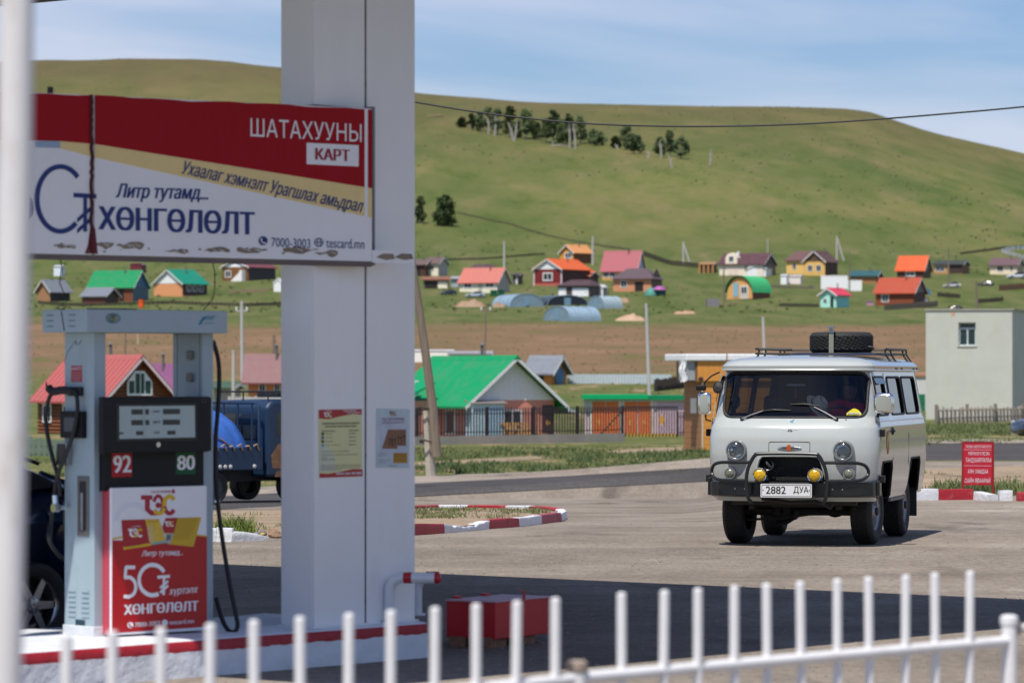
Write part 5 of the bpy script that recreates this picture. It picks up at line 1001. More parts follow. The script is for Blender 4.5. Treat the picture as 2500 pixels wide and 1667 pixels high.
for sd_ in (-1, 1):
    part('bed_side', MB().box(sd_ * .85, sd_ * .81, .021, 2.5, .60, 1.0), tb_m, trk, bev=.008)
    part('tail_light', MB().box(sd_ * .62 - .09, sd_ * .62 + .09, -.05, -.031, .47, .56), C(150, 60, 50, rough=.25), trk); part('reverse_light', MB().lathe([(0, .02), (.04, .015), (.045, 0)], Matrix.Translation((sd_ * .40, -.03, .52)) @ Matrix.Rotation(rad(90), 4, 'X'), 14), C(225, 225, 215, rough=.2), trk)
    part('mud_flap', MB().box(sd_ * .45, sd_ * .78, .15, .165, .18, .55), tdk, trk)
    for y in (1.45, 3.35):
        w = thing('wheel', None, None); w.parent = trk; w.location = (sd_ * .66, y, .30); T = Matrix.Rotation(rad(90 * sd_), 4, 'Y')
        part('tyre', MB().lathe([(.18, -.11), (.27, -.12), (.30, -.1), (.302, 0), (.30, .1), (.27, .12), (.18, .11)], T, 24), rubber, w, smooth=True); part('rim', MB().lathe([(.19, .09), (.15, .03), (.05, .03), (0, .06)], T, 18), C(120, 118, 115), w, smooth=True)
for y in (.6, 1.5, 1.62, 1.74, 2.3): part('side_reflector', MB().lathe([(0, .02), (.035, .012), (.04, 0)], Matrix.Translation((.851, y, .66)) @ Matrix.Rotation(rad(90), 4, 'Y'), 12), C(225, 222, 215, rough=.25), trk)
part('rear_beam', MB().box(-.8, .8, -.02, .1, .44, .59), tb_m, trk); part('chassis', MB().box(-.4, .4, .1, 4.2, .38, .6), tdk, trk)
cab = [(2.62, .45), (2.62, 1.72), (2.75, 1.84), (3.8, 1.86), (4.25, 1.70), (4.55, 1.15), (4.6, .45)]
part('cab', MB().prism(cab, 'x', -.82, .82), tb_m, trk, fix=True, bev=.06)
part('rust_patch', MB().prism([(2.75, .62), (3.25, .58), (3.4, .8), (3.2, 1.02), (2.9, 1.06), (2.72, .85)], 'x', .8205, .823), M('rust_primer', (.20, .10, .05), .9, var=.4, scale=6), trk, fix=True); part('rust_patch', MB().prism([(2.8, .46), (3.6, .46), (3.5, .58), (2.85, .57)], 'x', .8205, .8225), M('rust_primer', (.2, .1, .05)), trk, fix=True)
for (a, b) in ((2.85, 3.45), (3.6, 4.25)): part('side_window', MB().prism(rrect(a, b, 1.2, 1.62, .06), 'x', .8205, .824), cglass, trk, fix=True)
part('rear_window', MB().prism(rrect(-.62, .62, 1.15, 1.6, .06), 'y', 2.607, 2.6195), cglass, trk, fix=True)
part('door_line', MB().tube([(.8215, 3.5, 1.75), (.8215, 3.52, .5)], .008, 4), tdk, trk)
rkb = MB()
for x in np.linspace(-.6, .6, 4): rkb.tube([(x, 2.45, 1.0), (x, 2.45, 1.78)], .022, 6)
rkb.tube([(-.80, 2.45, 1.0), (-.80, 2.45, 1.74), (-.72, 2.45, 1.80), (.72, 2.45, 1.80), (.8, 2.45, 1.74), (.80, 2.45, 1.0)], .028, 6); part('cab_guard', rkb, tb_m, trk, smooth=True)
part('roof_rack', MB().tube([(-.7, 2.75, 2.0), (.7, 2.75, 2.0), (.7, 3.9, 2.0), (-.7, 3.9, 2.0)], .018, 6, closed=True).tube([(-.7, 2.75, 1.84), (-.7, 2.75, 2.0)], .015, 5).tube([(.7, 2.75, 1.84), (.7, 2.75, 2.0)], .015, 5).tube([(0, 2.75, 1.84), (0, 2.75, 2.0)], .015, 5).tube([(.7, 3.9, 1.84), (.7, 3.9, 2.0)], .015, 5).box(.1, .7, 3.0, 3.7, 1.9, 1.98), tdk, trk)
def load(u, v):
    a = 2 * math.pi * u; r = math.sin(v * math.pi / 2); x = .80 * math.copysign(abs(math.cos(a)) ** .7, math.cos(a)) * r ** .8; y = 1.25 + 1.32 * math.copysign(abs(math.sin(a)) ** .7, math.sin(a)) * r ** .8
    z = 1.0 + .78 * (1 - r ** 5.0) * (1 - .22 * (x + .8)) + .09 * fbm(x * 2.4, y * 2.4, 4) + .025 * math.sin(15 * a + 5 * v); return (x, y, z if v < .99 else 1.0)
trk.scale = (1.2,) * 3
tl = thing('tarpaulin_load', 'bright blue tarpaulin tied over the load of the blue truck', 'tarpaulin', trk.location, TR); tl.scale = (1.2,) * 3
part('tarpaulin', MB().grid(load, 72, 16), M('tarp_blue', (.04, .13, .44), .45, var=.18, scale=5, bump=.5, bscale=10), tl, smooth=True, ang=180)
for k in range(4): part('rope', MB().tube(spline([(-.8 + .1 * k, .15 + .3 * k, 1.02), (-.4 + .2 * k, .25 + .2 * k, 1.38), (.2 + .15 * k, .5 + .2 * k, 1.40), (.80, .3 + .5 * k, 1.03)], 6), .014, 5), C(150, 120, 90), tl)
for k in range(12): part('rope_fringe', MB().tube([(.835, .2 + .19 * k, 1.02), (.87, .25 + .19 * k, 1.03 + .03 * (k % 2)), (.865, .3 + .19 * k, .95)], .018, 5), C(170, 140, 105), tl)
for k in range(9): part('rope_fringe', MB().tube([(-.8 + .19 * k, -.035, 1.01), (-.75 + .19 * k, -.06, .98 + .03 * (k % 2)), (-.7 + .19 * k, -.04, .93)], .018, 5), C(150, 125, 95), tl)
# ---------------------------------------------------------------- foreground fence and pole
fw = M('fence_white', (.78, .77, .76), .5, var=.05, scale=10, dirt=.35, dcol=(.42, .33, .24), dscale=4)
rust = M('rusty_paint', (.36, .28, .22), .7, var=.3, scale=8, dirt=.6, dcol=(.2, .08, .03), dscale=5)
fo = PP(1520, 1451, 13.0); ft = fo.z
def fence_x(px, FTH): # distance along the fence line from its origin to the picket seen at column px
    k = (px - 1250) / F; c, s_ = math.cos(rad(FTH)), math.sin(rad(FTH)); return (k * fo.y - fo.x) / (c - k * s_)
pk = MB().cyl((0, 0, .08), (0, 0, ft - .006), .0165, n=14); pk.lathe([(.0165, ft - .006), (.016, ft + .002), (.009, ft + .007), (0, ft + .008)], None, 14)
pkm = pk.mesh('picket'); pkm.materials.append(fw); pkm.shade_smooth(); pkm.set_sharp_from_angle(angle=rad(40))
def picket_fence(label, pxs, xa, xb, posts, FTH):
    xa, xb, posts = fence_x(xa, FTH), fence_x(xb, FTH), [(fence_x(p, FTH), z) for p, z in posts]
    t = thing('picket_fence', label, 'fence', (fo.x, fo.y, .0), FTH, 'white tube fences in the foreground')
    for i, px in enumerate(pxs): share(pkm, 'picket', t, (fence_x(px, FTH), 0, .0), (rad(random.uniform(-.6, .6)), rad(random.uniform(-.8, .8)), 0))
    for z in (.885, .22): part('rail', MB().cyl((xa, .001, z), (xb, .001, z), .021), fw, t, smooth=True)
    for x, zt_ in posts:
        p = part('post', MB().cyl((x, .001, 0), (x, .001, zt_), .030), fw, t, smooth=True)
        part('post_cap', MB().lathe([(.033, zt_ - .03), (.036, zt_ - .015), (.034, zt_ + .004), (.02, zt_ + .010), (0, zt_ + .011)], Matrix.Translation((x, 0.001, 0)), 14), rust if x < 1 else fw, p, smooth=True)
    return t
picket_fence('white tube picket fence panel across the bottom left, before the pump island', [36, 155, 275, 393, 510, 625, 736, 847, 952, 1058, 1162, 1251, 1354], -60, 1395, [], 52)
picket_fence('white tube picket fence panel at bottom right, between two posts', [1520, 1613, 1703, 1792, 1878, 1963, 2046, 2128, 2208, 2288, 2363], 1415, 2470, [(1410, .935), (2464, .975)], 47)
FTH = 47
part_ = thing('rail_stub', 'short white rail stub leaving the last fence post at the right edge', 'rail', (fo.x, fo.y, 0), FTH); part('rail', MB().tube([(fence_x(2470, 47), .001, .93), (fence_x(2560, 47), .02, .93)], .016, 8), fw, part_, smooth=True); part('weld_knob', MB().lathe([(0, -.03), (.028, -.02), (.03, .02), (0, .03)], Matrix.Translation((fence_x(2476, 47), 0, .93)), 12), rust, part_, smooth=True)
pp = PP(42, 900, 8.2)
polm = M('pole_white_rusty', (.72, .70, .68), .5, var=.05, scale=5, dirt=.85, dcol=(.34, .21, .10), dscale=4.5, stretch=(2.2, 2.2, .45))
pl1 = thing('steel_pole', 'out of focus white rusty steel pole at the left edge', 'pole', (pp.x, pp.y, 0)); part('tube', MB().tube([(-.055, 0, 0), (-.012, 0, EYE), (.012, 0, 3.6)], .037, 20), polm, pl1, smooth=True); part('base_plate', MB().box(-.07, .11, -.09, .09, 0.012, .03), polm, pl1)
# ---------------------------------------------------------------- painted kerbs
kr = M('kerb_red', (.36, .012, .022), .6, var=.12, scale=6, dirt=.25, dcol=(.5, .42, .38), dscale=7, bump=.4, bscale=20); kr2 = M('kerb_red_faded', (.34, .055, .075), .65, var=.15, scale=6, dirt=.3, dcol=(.5, .4, .38), dscale=6, bump=.4, bscale=20)
kw = M('kerb_white', (.66, .67, .69), .65, var=.06, scale=6, dirt=.3, dcol=(.42, .38, .34), dscale=6, bump=.6, bscale=16)
def kerb(root, a, b, h0, h1, mat, w=.16, broken=0):
    a, b = Vector(a), Vector(b); d = (b - a); L_ = d.length; d.normalize(); n_ = Vector((-d.y, d.x, 0)); k = max(3, int(L_ / .15)); m = MB()
    def fn(u, v):
        sec = [(0, -.1), (0, .6), (.012, .93), (.035, 1.0), (.8, 1.0), (1, .9), (1, -.1)][int(round(v * 6))]
        h = (h0 + (h1 - h0) * u) * (1 - broken * max(0, fbm(u * 4 + a.x, 1, 2)) * .8); p = a + d * (L_ * (.006 + .988 * u)) + n_ * (w * sec[0]); j = .012 * fbm(p.x * 5, p.y * 5 + sec[1], 2)
        return (p.x + j, p.y + j, a.z + (b.z - a.z) * u + max(h, .0) * sec[1] + j * .5)
    m.grid(fn, k, 6); m.f += [tuple((k + 1) * j for j in range(7)), tuple((k + 1) * j + k for j in range(7))[::-1]]
    return part('kerb_stone', m, mat, root, smooth=True, fix=True, ang=45)
ti = thing('traffic_island', 'low traffic island edged with red and white painted kerb stones behind the column', 'traffic island')
def GK(px, py, z=0.): return GT(px, py) + Vector((0, 0, .012 + z))
front = [(930, 1318), (1014, 1309), (1086, 1304), (1146, 1299), (1196, 1293), (1240, 1290), (1268, 1288), (1296, 1285), (1322, 1281), (1346, 1278), (1372, 1275)]
fm = [kr, kr, kw, kw, kr, kr, kw, kw, kr2, kr2]
# heights of the stones follow the photograph: the tip sinks, the middle breaks
hs = [.13, .14, .12, .06, .12, .125, .12, .12, .125, .13, .135]
P_ = [GK(*q) for q in front]
for i in range(len(P_) - 1): kerb(ti, P_[i], P_[i + 1], hs[i], hs[i + 1] if i != 3 else .11, fm[i], broken=.7 if i in (2, 3) else .05)
tipb = [P_[-1], GK(1384, 1268), GK(1376, 1262), GK(1350, 1256), GK(1310, 1253), GK(1250, 1251.5), GK(1150, 1250.5), GK(1060, 1250), GK(990, 1253), GK(930, 1258)]
for i, mt in enumerate((kw, kw, kr, kr, kw, kr, kw, kr, kw)): kerb(ti, tipb[i], tipb[i + 1], .12, .12, mt, w=.13, broken=.05)
# soil filling
soil = M('island_soil', (.30, .215, .14), .95, var=.35, scale=5, bump=1., bscale=8, dirt=.85, dcol=(.13, .14, .05), dscale=2.2)
poly = [p + Vector((0, .08, 0)) for p in P_] + tipb[1:]
cen = sum((p for p in poly), Vector()) / len(poly); m_ = MB(); m_.v = [tuple(cen + Vector((0, 0, .13)))] + [tuple(p + (cen - p) * .02 + Vector((0, 0, .07))) for p in poly]; m_.f = [(0, i + 1, (i + 1) % len(poly) + 1) for i in range(len(poly))]
part('soil_bed', m_, soil, ti)
# second, nearer kerb stub seen between pump and column
ts = thing('broken_kerb', 'white broken kerb end with rubble and yellow flowers seen between pump and column', 'kerb')
q0, q1, q2, q3 = GK(430, 1326), GK(526, 1325), GK(567, 1325), GK(655, 1321)
kerb(ts, q0, q1, .15, .155, kw, w=.25); kerb(ts, q1, q2, .16, .15, kw, w=.25); kerb(ts, q2, q3, .145, .05, kw, w=.22, broken=.6)
rb_m = M('rubble', (.30, .19, .12), .95, var=.35, scale=8, bump=.6)
for i in range(26):
    p = GK(random.uniform(585, 690), random.uniform(1302, 1316)); r = random.uniform(.03, .09)
    o = part('rubble_stone', MB().lathe([(0, -r * .5), (r * .8, -r * .3), (r, 0), (r * .6, r * .5), (0, r * .6)], Matrix.Translation(p + Vector((0, 0, r * .4))) @ Matrix.Rotation(random.random() * 6, 4, 'Z') @ Matrix.Diagonal((1, random.uniform(.6, 1), 1, 1)), 6), rb_m if i % 3 else C(150, 140, 132), ts)
# sandy verge between forecourt and road on the left and right
sand = pave('sandy_verge', [(.3, (.20, .145, .09)), (.5, (.31, .235, .16)), (.7, (.36, .28, .20))], 1.2, (.7, 1.2, 1))
def patch(name, pts, mat, off=.02):
    m = MB(); pts = [GT(*p) for p in pts]; c = sum(pts, Vector()) / len(pts)
    k = 8; n_ = len(pts)
    for r in range(k + 1):
        for p in pts:
            q = c + (p - c) * (r / k if r else .001); m.v.append((q.x, q.y, terr(q.x, q.y) + off))
    m.f = [(r * n_ + i, r * n_ + (i + 1) % n_, (r + 1) * n_ + (i + 1) % n_, (r + 1) * n_ + i) for r in range(k) for i in range(n_)]
    return struct(part(name, m, mat, smooth=True, ang=180))
patch('sand_verge', [(330, 1330), (480, 1318), (690, 1306), (900, 1290), (900, 1252), (700, 1247), (540, 1249), (330, 1262)], sand, .016)
patch('sand_verge', [(2215, 1203), (2300, 1207), (2400, 1210), (2520, 1212), (2620, 1205), (2620, 1133), (2400, 1142), (2280, 1146), (2200, 1152)], sand, .016)
patch('dirt_path', [(985, 1130), (1080, 1126), (1190, 1119), (1330, 1113), (1345, 1119), (1200, 1129), (1080, 1137), (985, 1142)], sand, .012); patch('dirt_path', [(1480, 1100), (1600, 1094), (1700, 1090), (1720, 1098), (1600, 1104), (1490, 1108)], sand, .012)
# kerb under the sign
rk_ = thing('painted_kerb', 'red and white painted kerb stones below the red sign', 'kerb')
kp = [(2205, 1223), (2240, 1223), (2291, 1222.5), (2376, 1221.5), (2411, 1224), (2440, 1224), (2472, 1224), (2484, 1225), (2560, 1225), (2640, 1226)]
km = [kw, kw, kr, kw, None, kw, None, kr, kw]; kh = [.175, .175, .165, .13, 0, .16, 0, .14, .15]
for i in range(len(kp) - 1):
    if km[i]: kerb(rk_, GK(*kp[i]), GK(*kp[i + 1]), kh[i], kh[i] * (.75 if i == 3 else 1), km[i], w=.18, broken=.7 if i in (3, 5) else .03)
# ---------------------------------------------------------------- red notice board
so_ = GT(2352, 1212); so_.y -= .0; sg_ = thing('notice_board', 'small red notice board with white lettering on two legs by the kerb', 'sign', so_, 4)
SP = Plane((so_.x, so_.y, 0), 4, so_.z)
bz0, bz1 = SP(2352, 1184)[1], SP(2352, 1080)[1]; bx1 = SP(2422, 1150)[0]
sred = M('sign_red', (.50, .012, .03), .4, var=.05)
bdp = part('board', MB().box(0, bx1, .0, .03, bz0, bz1), sred, sg_, bev=.003)
for x in (-.022, bx1 + .005):
    part('leg', MB().box(x, x + .03, -.005, .035, -.05, bz1 + .01), C(170, 30, 36), sg_, bev=.004)
part('top_rail', MB().box(-.02, bx1 + .03, -.004, .034, bz1 + .0005, bz1 + .014), C(150, 24, 30), sg_)
sw = M('sign_white', (.74, .70, .72), .5, var=0)
for s_, a, b, q, h in (('ГАЛЫН АЮУЛТАЙ БҮС!!!', 2357, 2420, 1093, 9), ('ҮЙЛЧЛҮҮЛСЭН', 2363, 2415, 1111, 11), ('ТАНД БАЯРЛАЛАА', 2357, 2420, 1130, 13), ('АЯН ЗАМДАА', 2362, 2412, 1157, 12), ('САЙН ЯВААРАЙ', 2355, 2417, 1178, 14)): textq(SP, s_, (a, q), (b, q + .5), (a + 1, q - h), sw, bdp, y=-.003)
for y in (1097, 1136): polyq(SP, 'white_line', [(2353, y + 1.2), (2421, y + 2), (2421, y), (2353, y - .8)], C(235, 150, 160), bdp, -.003)
# ---------------------------------------------------------------- grass, weeds
def blades(name, spots, n, h, col_, label=None, spread=.5, w=.012):
    m = MB()
    for (p, s_) in spots:
        for i in range(int(n * s_)):
            a = random.random() * 6.28; r = spread * s_ * math.sqrt(random.random()); x, y = p.x + r * math.cos(a), p.y + r * math.sin(a); hh = h * s_ * random.uniform(.4, 1.1); ln = random.uniform(-.5, .5) * hh; lm = random.uniform(-.4, .4) * hh; ww = w * random.uniform(.6, 1.4); d = random.random() * 3.14
            dx, dy = ww * math.cos(d), ww * math.sin(d); o = len(m.v); z = p.z - .02
            m.v += [(x - dx, y - dy, z), (x + dx, y + dy, z), (x + dx * .7 + ln * .4, y + dy * .7 + lm * .4, z + hh * .6), (x - dx * .7 + ln * .4, y - dy * .7 + lm * .4, z + hh * .6), (x + ln, y + lm, z + hh)]
            m.f += [(o, o + 1, o + 2, o + 3), (o + 3, o + 2, o + 4)]
    o = part(name, m, col_); o['kind'] = 'stuff'
    if label: o['label'] = label
    return o
gm = M('grass_green', (.128, .158, .052), .8, var=.4, scale=2); gm2 = M('grass_dry', (.19, .17, .07), .85, var=.35, scale=2)
def spots(n, x0, x1, y0, y1, s0=.6, s1=1.3, up=0.): return [(GT(random.uniform(x0, x1), random.uniform(y0, y1)) + Vector((0, 0, up)), random.uniform(s0, s1)) for _ in range(n)]
blades('grass', spots(46, 2285, 2520, 1190, 1212) + spots(14, 2230, 2520, 1155, 1185, .3, .6), 46, .20, gm, 'tufts of green grass around the red notice board', .35)
blades('grass', spots(60, 1010, 1250, 1256, 1284, .4, .9, .1) + spots(16, 1250, 1340, 1258, 1272, .4, .8, .1) + spots(20, 540, 690, 1255, 1310, .4, .8), 34, .13, gm, 'sparse green weeds on the traffic island soil', .3, .009); blades('dry_grass', spots(70, 1010, 1260, 1256, 1286, .4, .9, .1), 30, .10, gm2, 'dry grass on the traffic island soil', .3, .008)
blades('weeds', spots(12, 540, 600, 1308, 1316, .7, 1.1), 70, .27, M('weed_green', (.14, .19, .03), .8, var=.3), 'bushy green weeds behind the white broken kerb', .16, .010)
fl = MB()
for px, py in ((563, 1291), (575, 1291), (610, 1296), (548, 1300), (640, 1303)):
    p = GT(px, 1312); z = EYE + (HZ - py) / F * p.y; fl.lathe([(0, .012), (.03, .006), (.032, -.004), (0, -.012)], Matrix.Translation((p.x, p.y, z)), 8); fl.tube([(p.x, p.y, p.z), (p.x, p.y, z)], .003, 4)
f_ = part('flowers', fl, M('yellow_flower', (.75, .55, .02), .6, var=.1)); f_['kind'] = 'stuff'; f_['label'] = 'yellow flowers among the weeds behind the white kerb'
def off_path(q):
    px, py = 1250 + F * q.x / q.y, HZ - F * (q.z - EYE) / q.y
    return not (px < 1345 and abs(py - np.interp(px, [985, 1080, 1190, 1330], [1136, 1131, 1124, 1116])) < 7.5 or 1480 < px < 1720 and abs(py - np.interp(px, [1480, 1600, 1720], [1104, 1099, 1094])) < 6)
blades('grass', [q for q in spots(700, 1000, 1760, 1096, 1160, .4, 1.5) if fbm(q[0].x * .25, q[0].y * .06, 3) > .02 and off_path(q[0])] + spots(120, 60, 690, 1085, 1180, .5, 1.3), 34, .17, gm, 'green roadside grass between the road and the iron fence', .9, .03); blades('dry_grass', [q for q in spots(260, 1000, 1760, 1090, 1155, .5, 1.2) if off_path(q[0])] + spots(80, 60, 690, 1085, 1180), 24, .14, gm2, 'dry roadside grass between the road and the iron fence', .9, .03)
blades('weeds', spots(40, 1020, 1720, 1098, 1158, .7, 1.3), 46, .30, M('weed_dark', (.075, .115, .035), .8, var=.3), 'clumps of taller roadside weeds before the iron fence', .45, .03)
blades('grass', spots(160, 2215, 2520, 1036, 1060, .5, 1.2) + spots(50, 2215, 2520, 1060, 1090, .4, .8), 36, .18, gm, 'green grass strip before the grey picket fence', .9, .03)
# pebbles and chips on the forecourt
pb = MB()
for i in range(1500):
    p = GT(random.uniform(500, 2500), random.uniform(1235, 1660) if i % 3 else random.gauss(1362, 16)); r = random.uniform(.004, .016); pb.lathe([(r, 0), (r * .8, r * .6), (0, r * .8)], Matrix.Translation(p + Vector((0, 0, .012))), 5)
o = part('gravel', pb, M('pebble_grey', (.24, .21, .18), .9, var=.4)); o['kind'] = 'stuff'; o['label'] = 'loose gravel scattered on the forecourt'
# ---------------------------------------------------------------- houses
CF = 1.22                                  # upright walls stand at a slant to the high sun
_dim = {}
def weathered(m):
    """the same paint on a metal roof: dimmed to allow for the fuller sun it catches, and streaked with rust"""
    if m.name not in _dim:
        c = m.copy(); c.name = m.name + '_roof'; n = c.node_tree; p = n.nodes['Principled BSDF']; l = n.links.new
        sc = n.nodes.new('ShaderNodeMix'); sc.data_type = 'RGBA'; sc.blend_type = 'MULTIPLY'; sc.inputs[0].default_value = 1; sc.inputs[7].default_value = (.72, .72, .72, 1)  # roof colour cut, since slopes face the high sun more than walls
        k = p.inputs['Base Color'].links
        if k: l(k[0].from_socket, sc.inputs[6])
        else: sc.inputs[6].default_value = p.inputs['Base Color'].default_value
        t = n.nodes.new('ShaderNodeTexCoord'); g = n.nodes.new('ShaderNodeMapping'); g.inputs['Scale'].default_value = (1.1, 1.1, .5); a = n.nodes.new('ShaderNodeTexNoise'); a.inputs['Scale'].default_value = 1.3; a.inputs['Detail'].default_value = 8; a.inputs['Roughness'].default_value = .75
        r = n.nodes.new('ShaderNodeMapRange'); r.inputs[1].default_value = .46; r.inputs[2].default_value = .75; r.inputs[4].default_value = .36; x = n.nodes.new('ShaderNodeMix'); x.data_type = 'RGBA'; x.inputs[7].default_value = (.20, .15, .11, 1)
        l(t.outputs['Object'], g.inputs[0]); l(g.outputs[0], a.inputs['Vector']); l(a.outputs['Fac'], r.inputs[0]); l(r.outputs[0], x.inputs[0]); l(sc.outputs[2], x.inputs[6]); l(x.outputs[2], p.inputs['Base Color']); _dim[m.name] = c
    return _dim[m.name]
wglass = M('house_glass', (.03, .04, .045), .12, var=.2, scale=2)
wframe = C(225, 225, 228)
def window(root, T, w, h, fr=None, panes=2, y=0.):
    """window in the plane y=0 of matrix T, centre at its origin"""
    fr = fr or wframe; t = max(w * .10, .06)
    m = MB().box(-w / 2 - t, w / 2 + t, -.05, -.003, h / 2, h / 2 + t, T).box(-w / 2 - t, w / 2 + t, -.06, -.003, -h / 2 - t, -h / 2, T).box(-w / 2 - t, -w / 2, -.05, -.004, -h / 2, h / 2, T).box(w / 2, w / 2 + t, -.05, -.004, -h / 2, h / 2, T)
    for i in range(1, panes): m.box(-w / 2 + w * i / panes - t * .25, -w / 2 + w * i / panes + t * .25, -.045, -.004, -h / 2, h / 2, T)
    o = part('window', m, fr, root); part('pane', MB().box(-w / 2, w / 2, -.02, -.0035, -h / 2, h / 2, T), wglass, o); return o
def house(name, label, px, py, w, hw, hr, dpx, yaw, ridge, wall, roof, gable=None, wins=(), doors=(), oh=.45, hip=0., cat='house', group='houses of the village', chim=None, frame=None, side=None, Y=None, corner=None, found=None, ribs=0, t=.14, base=None):
    o = GT(px, py); s_ = F / o.y; c, sn = math.cos(rad(yaw)), math.sin(rad(yaw)); W_ = w / s_ / c; D = dpx / s_ / (abs(sn) if abs(yaw) > 8 else 1); h = hw / s_; r = hr / s_
    R = thing(name, label, cat, o, yaw, group); R['_'] = 0; del R['_']
    FT = {'f': lambda u, z: Matrix.Translation((W_ * u, 0, z)), 'r': lambda u, z: Matrix.Translation((W_, D * u, z)) @ Matrix.Rotation(rad(90), 4, 'Z'), 'l': lambda u, z: Matrix.Translation((0, D * (1 - u), z)) @ Matrix.Rotation(rad(-90), 4, 'Z')}
    zb = -max(.6, D * .12); roof = weathered(roof)
    if hip: part('wall', MB().box(0, W_, 0, D, zb, h), wall, R)
    elif ridge == 'y': part('wall', MB().prism([(0, zb), (W_, zb), (W_, h), (W_ / 2, h + r), (0, h)], 'y', 0, D), wall, R, fix=True)
    else: part('wall', MB().prism([(0, zb), (D, zb), (D, h), (D / 2, h + r), (0, h)], 'x', 0, W_), wall, R, fix=True)
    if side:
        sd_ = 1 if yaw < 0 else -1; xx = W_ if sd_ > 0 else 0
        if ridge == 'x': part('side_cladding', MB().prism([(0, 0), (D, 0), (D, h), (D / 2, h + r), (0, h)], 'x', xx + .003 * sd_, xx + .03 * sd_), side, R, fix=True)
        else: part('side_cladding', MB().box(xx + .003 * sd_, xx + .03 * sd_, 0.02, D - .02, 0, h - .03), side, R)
    if gable:
        if ridge == 'y': part('gable', MB().prism([(.02, h * .98), (W_ - .02, h * .98), (W_ / 2, h + r * .96)], 'y', -.04, -.003), gable, R, fix=True)
        else:
            xx, sd_ = (W_, 1) if yaw < 0 else (0, -1); part('gable', MB().prism([(.02, h * .98), (D - .02, h * .98), (D / 2, h + r * .96)], 'x', xx + .031 * sd_, xx + .06 * sd_), gable, R, fix=True)
    if found: part('foundation', MB().box(-.05, W_ + .05, -.05, D + .05, zb, h * .12), found, R)
    if corner:
        for x in (0, W_): part('corner_board', MB().box(x - .12, x + .12, -.06, .12, 0, h), corner, R)
    if hip:
        m = MB(); q = hip * W_ / 2; rd = .0
        m.v = [(-oh, -oh, h - .02), (W_ + oh, -oh, h - .02), (W_ + oh, D + oh, h - .02), (-oh, D + oh, h - .02), (W_ / 2 - (W_ / 2 - q), D / 2, h + r), (W_ / 2 + (W_ / 2 - q), D / 2, h + r)]
        m.f = [(0, 1, 5, 4), (2, 3, 4, 5), (3, 0, 4), (1, 2, 5), (3, 2, 1, 0)]; part('roof', m, roof, R, fix=True)
    else:
        S_ = W_ if ridge == 'y' else D; sl = r / (S_ / 2); k = math.hypot(1, sl); e0, e1 = -oh, (D if ridge == 'y' else W_) + oh; ax = 'y' if ridge == 'y' else 'x'
        for sd_ in (0, 1):
            a = (-oh, h - oh * sl + .01); b = (S_ / 2, h + r + .01)
            if sd_: a, b = (S_ + oh, h - oh * sl + .01), (S_ / 2 + .001, h + r + .01)
            pl = [a, b, (b[0], b[1] + t), (a[0], a[1] + t)]
            ro = part('roof_slope', MB().prism(pl, ax, e0, e1), roof, R, fix=True)
            if ribs:
                m = MB()
                for i in range(ribs + 1):
                    q = e0 + (e1 - e0) * i / ribs; pr_ = [(a[0], a[1] + t), (b[0], b[1] + t), (b[0], b[1] + t + .05), (a[0], a[1] + t + .05)]
                    part('roof_seam', MB().prism(pr_, ax, q - .03, q + .03), roof, ro, fix=True)
        part('ridge_cap', MB().prism([(S_ / 2 - .3, h + r + t - .3 * sl + .02), (S_ / 2 + .3, h + r + t - .3 * sl + .02), (S_ / 2, h + r + t + .08)], ax, e0 - .03, e1 + .03), roof, R, fix=True)
        if cat == 'house' and not chim:
            cx, cy = (W_ * .68, D * .40) if ridge == 'x' else (W_ * .64, D * .55)
            part('stove_pipe', MB().cyl((cx, cy, h + r * .3), (cx, cy, h + r + .9), .11, n=8).cyl((cx, cy, h + r + .9), (cx, cy, h + r + 1.05), .2, .05, n=8), C(95, 92, 90), R)
        # barge boards
        bm = frame or C(215, 213, 208)
        for e in (e0 - .03,) if ridge == 'y' else ((e1 + .002,) if yaw < 0 else (e0 - .032,)):
            part('barge_board', MB().prism([(-oh, h - oh * sl - .12), (S_ / 2, h + r - .12), (S_ + oh, h - oh * sl - .12), (S_ + oh, h - oh * sl + t * .8), (S_ / 2, h + r + t * .8), (-oh, h - oh * sl + t * .8)], ax, e, e + .03), bm, R, fix=True)
    for (f, u, z, ww, hh) in wins:
        fwid = W_ if f == 'f' else D; window(R, FT[f](u, z * h) @ Matrix.Translation((0, -.03 if (side and f != 'f') else 0, 0)), ww * fwid, hh * h, frame)
    for (f, u, ww, hh, mt) in doors:
        fwid = W_ if f == 'f' else D; T = FT[f](u, hh * h / 2) @ Matrix.Translation((0, -.03 if (side and f != 'f') else 0, 0)); d_ = part('door', MB().box(-ww * fwid / 2, ww * fwid / 2, -.05, -.003, -hh * h / 2, hh * h / 2, T), mt, R); part('door_handle', MB().box(ww * fwid * .3, ww * fwid * .38, -.08, -.051, -.05, .05, T), dkmetal, d_)
    if chim: part('chimney', MB().box(W_ * chim[0] - .25, W_ * chim[0] + .25, D * .45, D * .45 + .5, h + r * .5, h + r + chim[1]), chim[2], R)
    R_ = dict(root=R, W=W_, D=D, h=h, r=r, s=s_, o=o, FT=FT); return R_
cream = C(222, 210, 185, var=.06); whiteW = C(232, 230, 224, var=.05); woodb = C(112, 70, 38, var=.25, scale=3); woody = C(205, 150, 85, var=.15, scale=3); woodd = C(72, 45, 34, var=.25); brickp = C(190, 130, 95, var=.1); maroon = C(92, 58, 62, var=.08); dkred = C(110, 30, 30, var=.1); greyw = C(160, 158, 150, var=.1); metalr = M('zinc_roof', (.36, .39, .43), .4, .4, var=.1); dkhole = C(28, 24, 22)  # dkhole panels paint the shade inside open doorways
O_ = lambda r, g, b: C(r, g, b, var=.07, rough=.6, spec=.25)
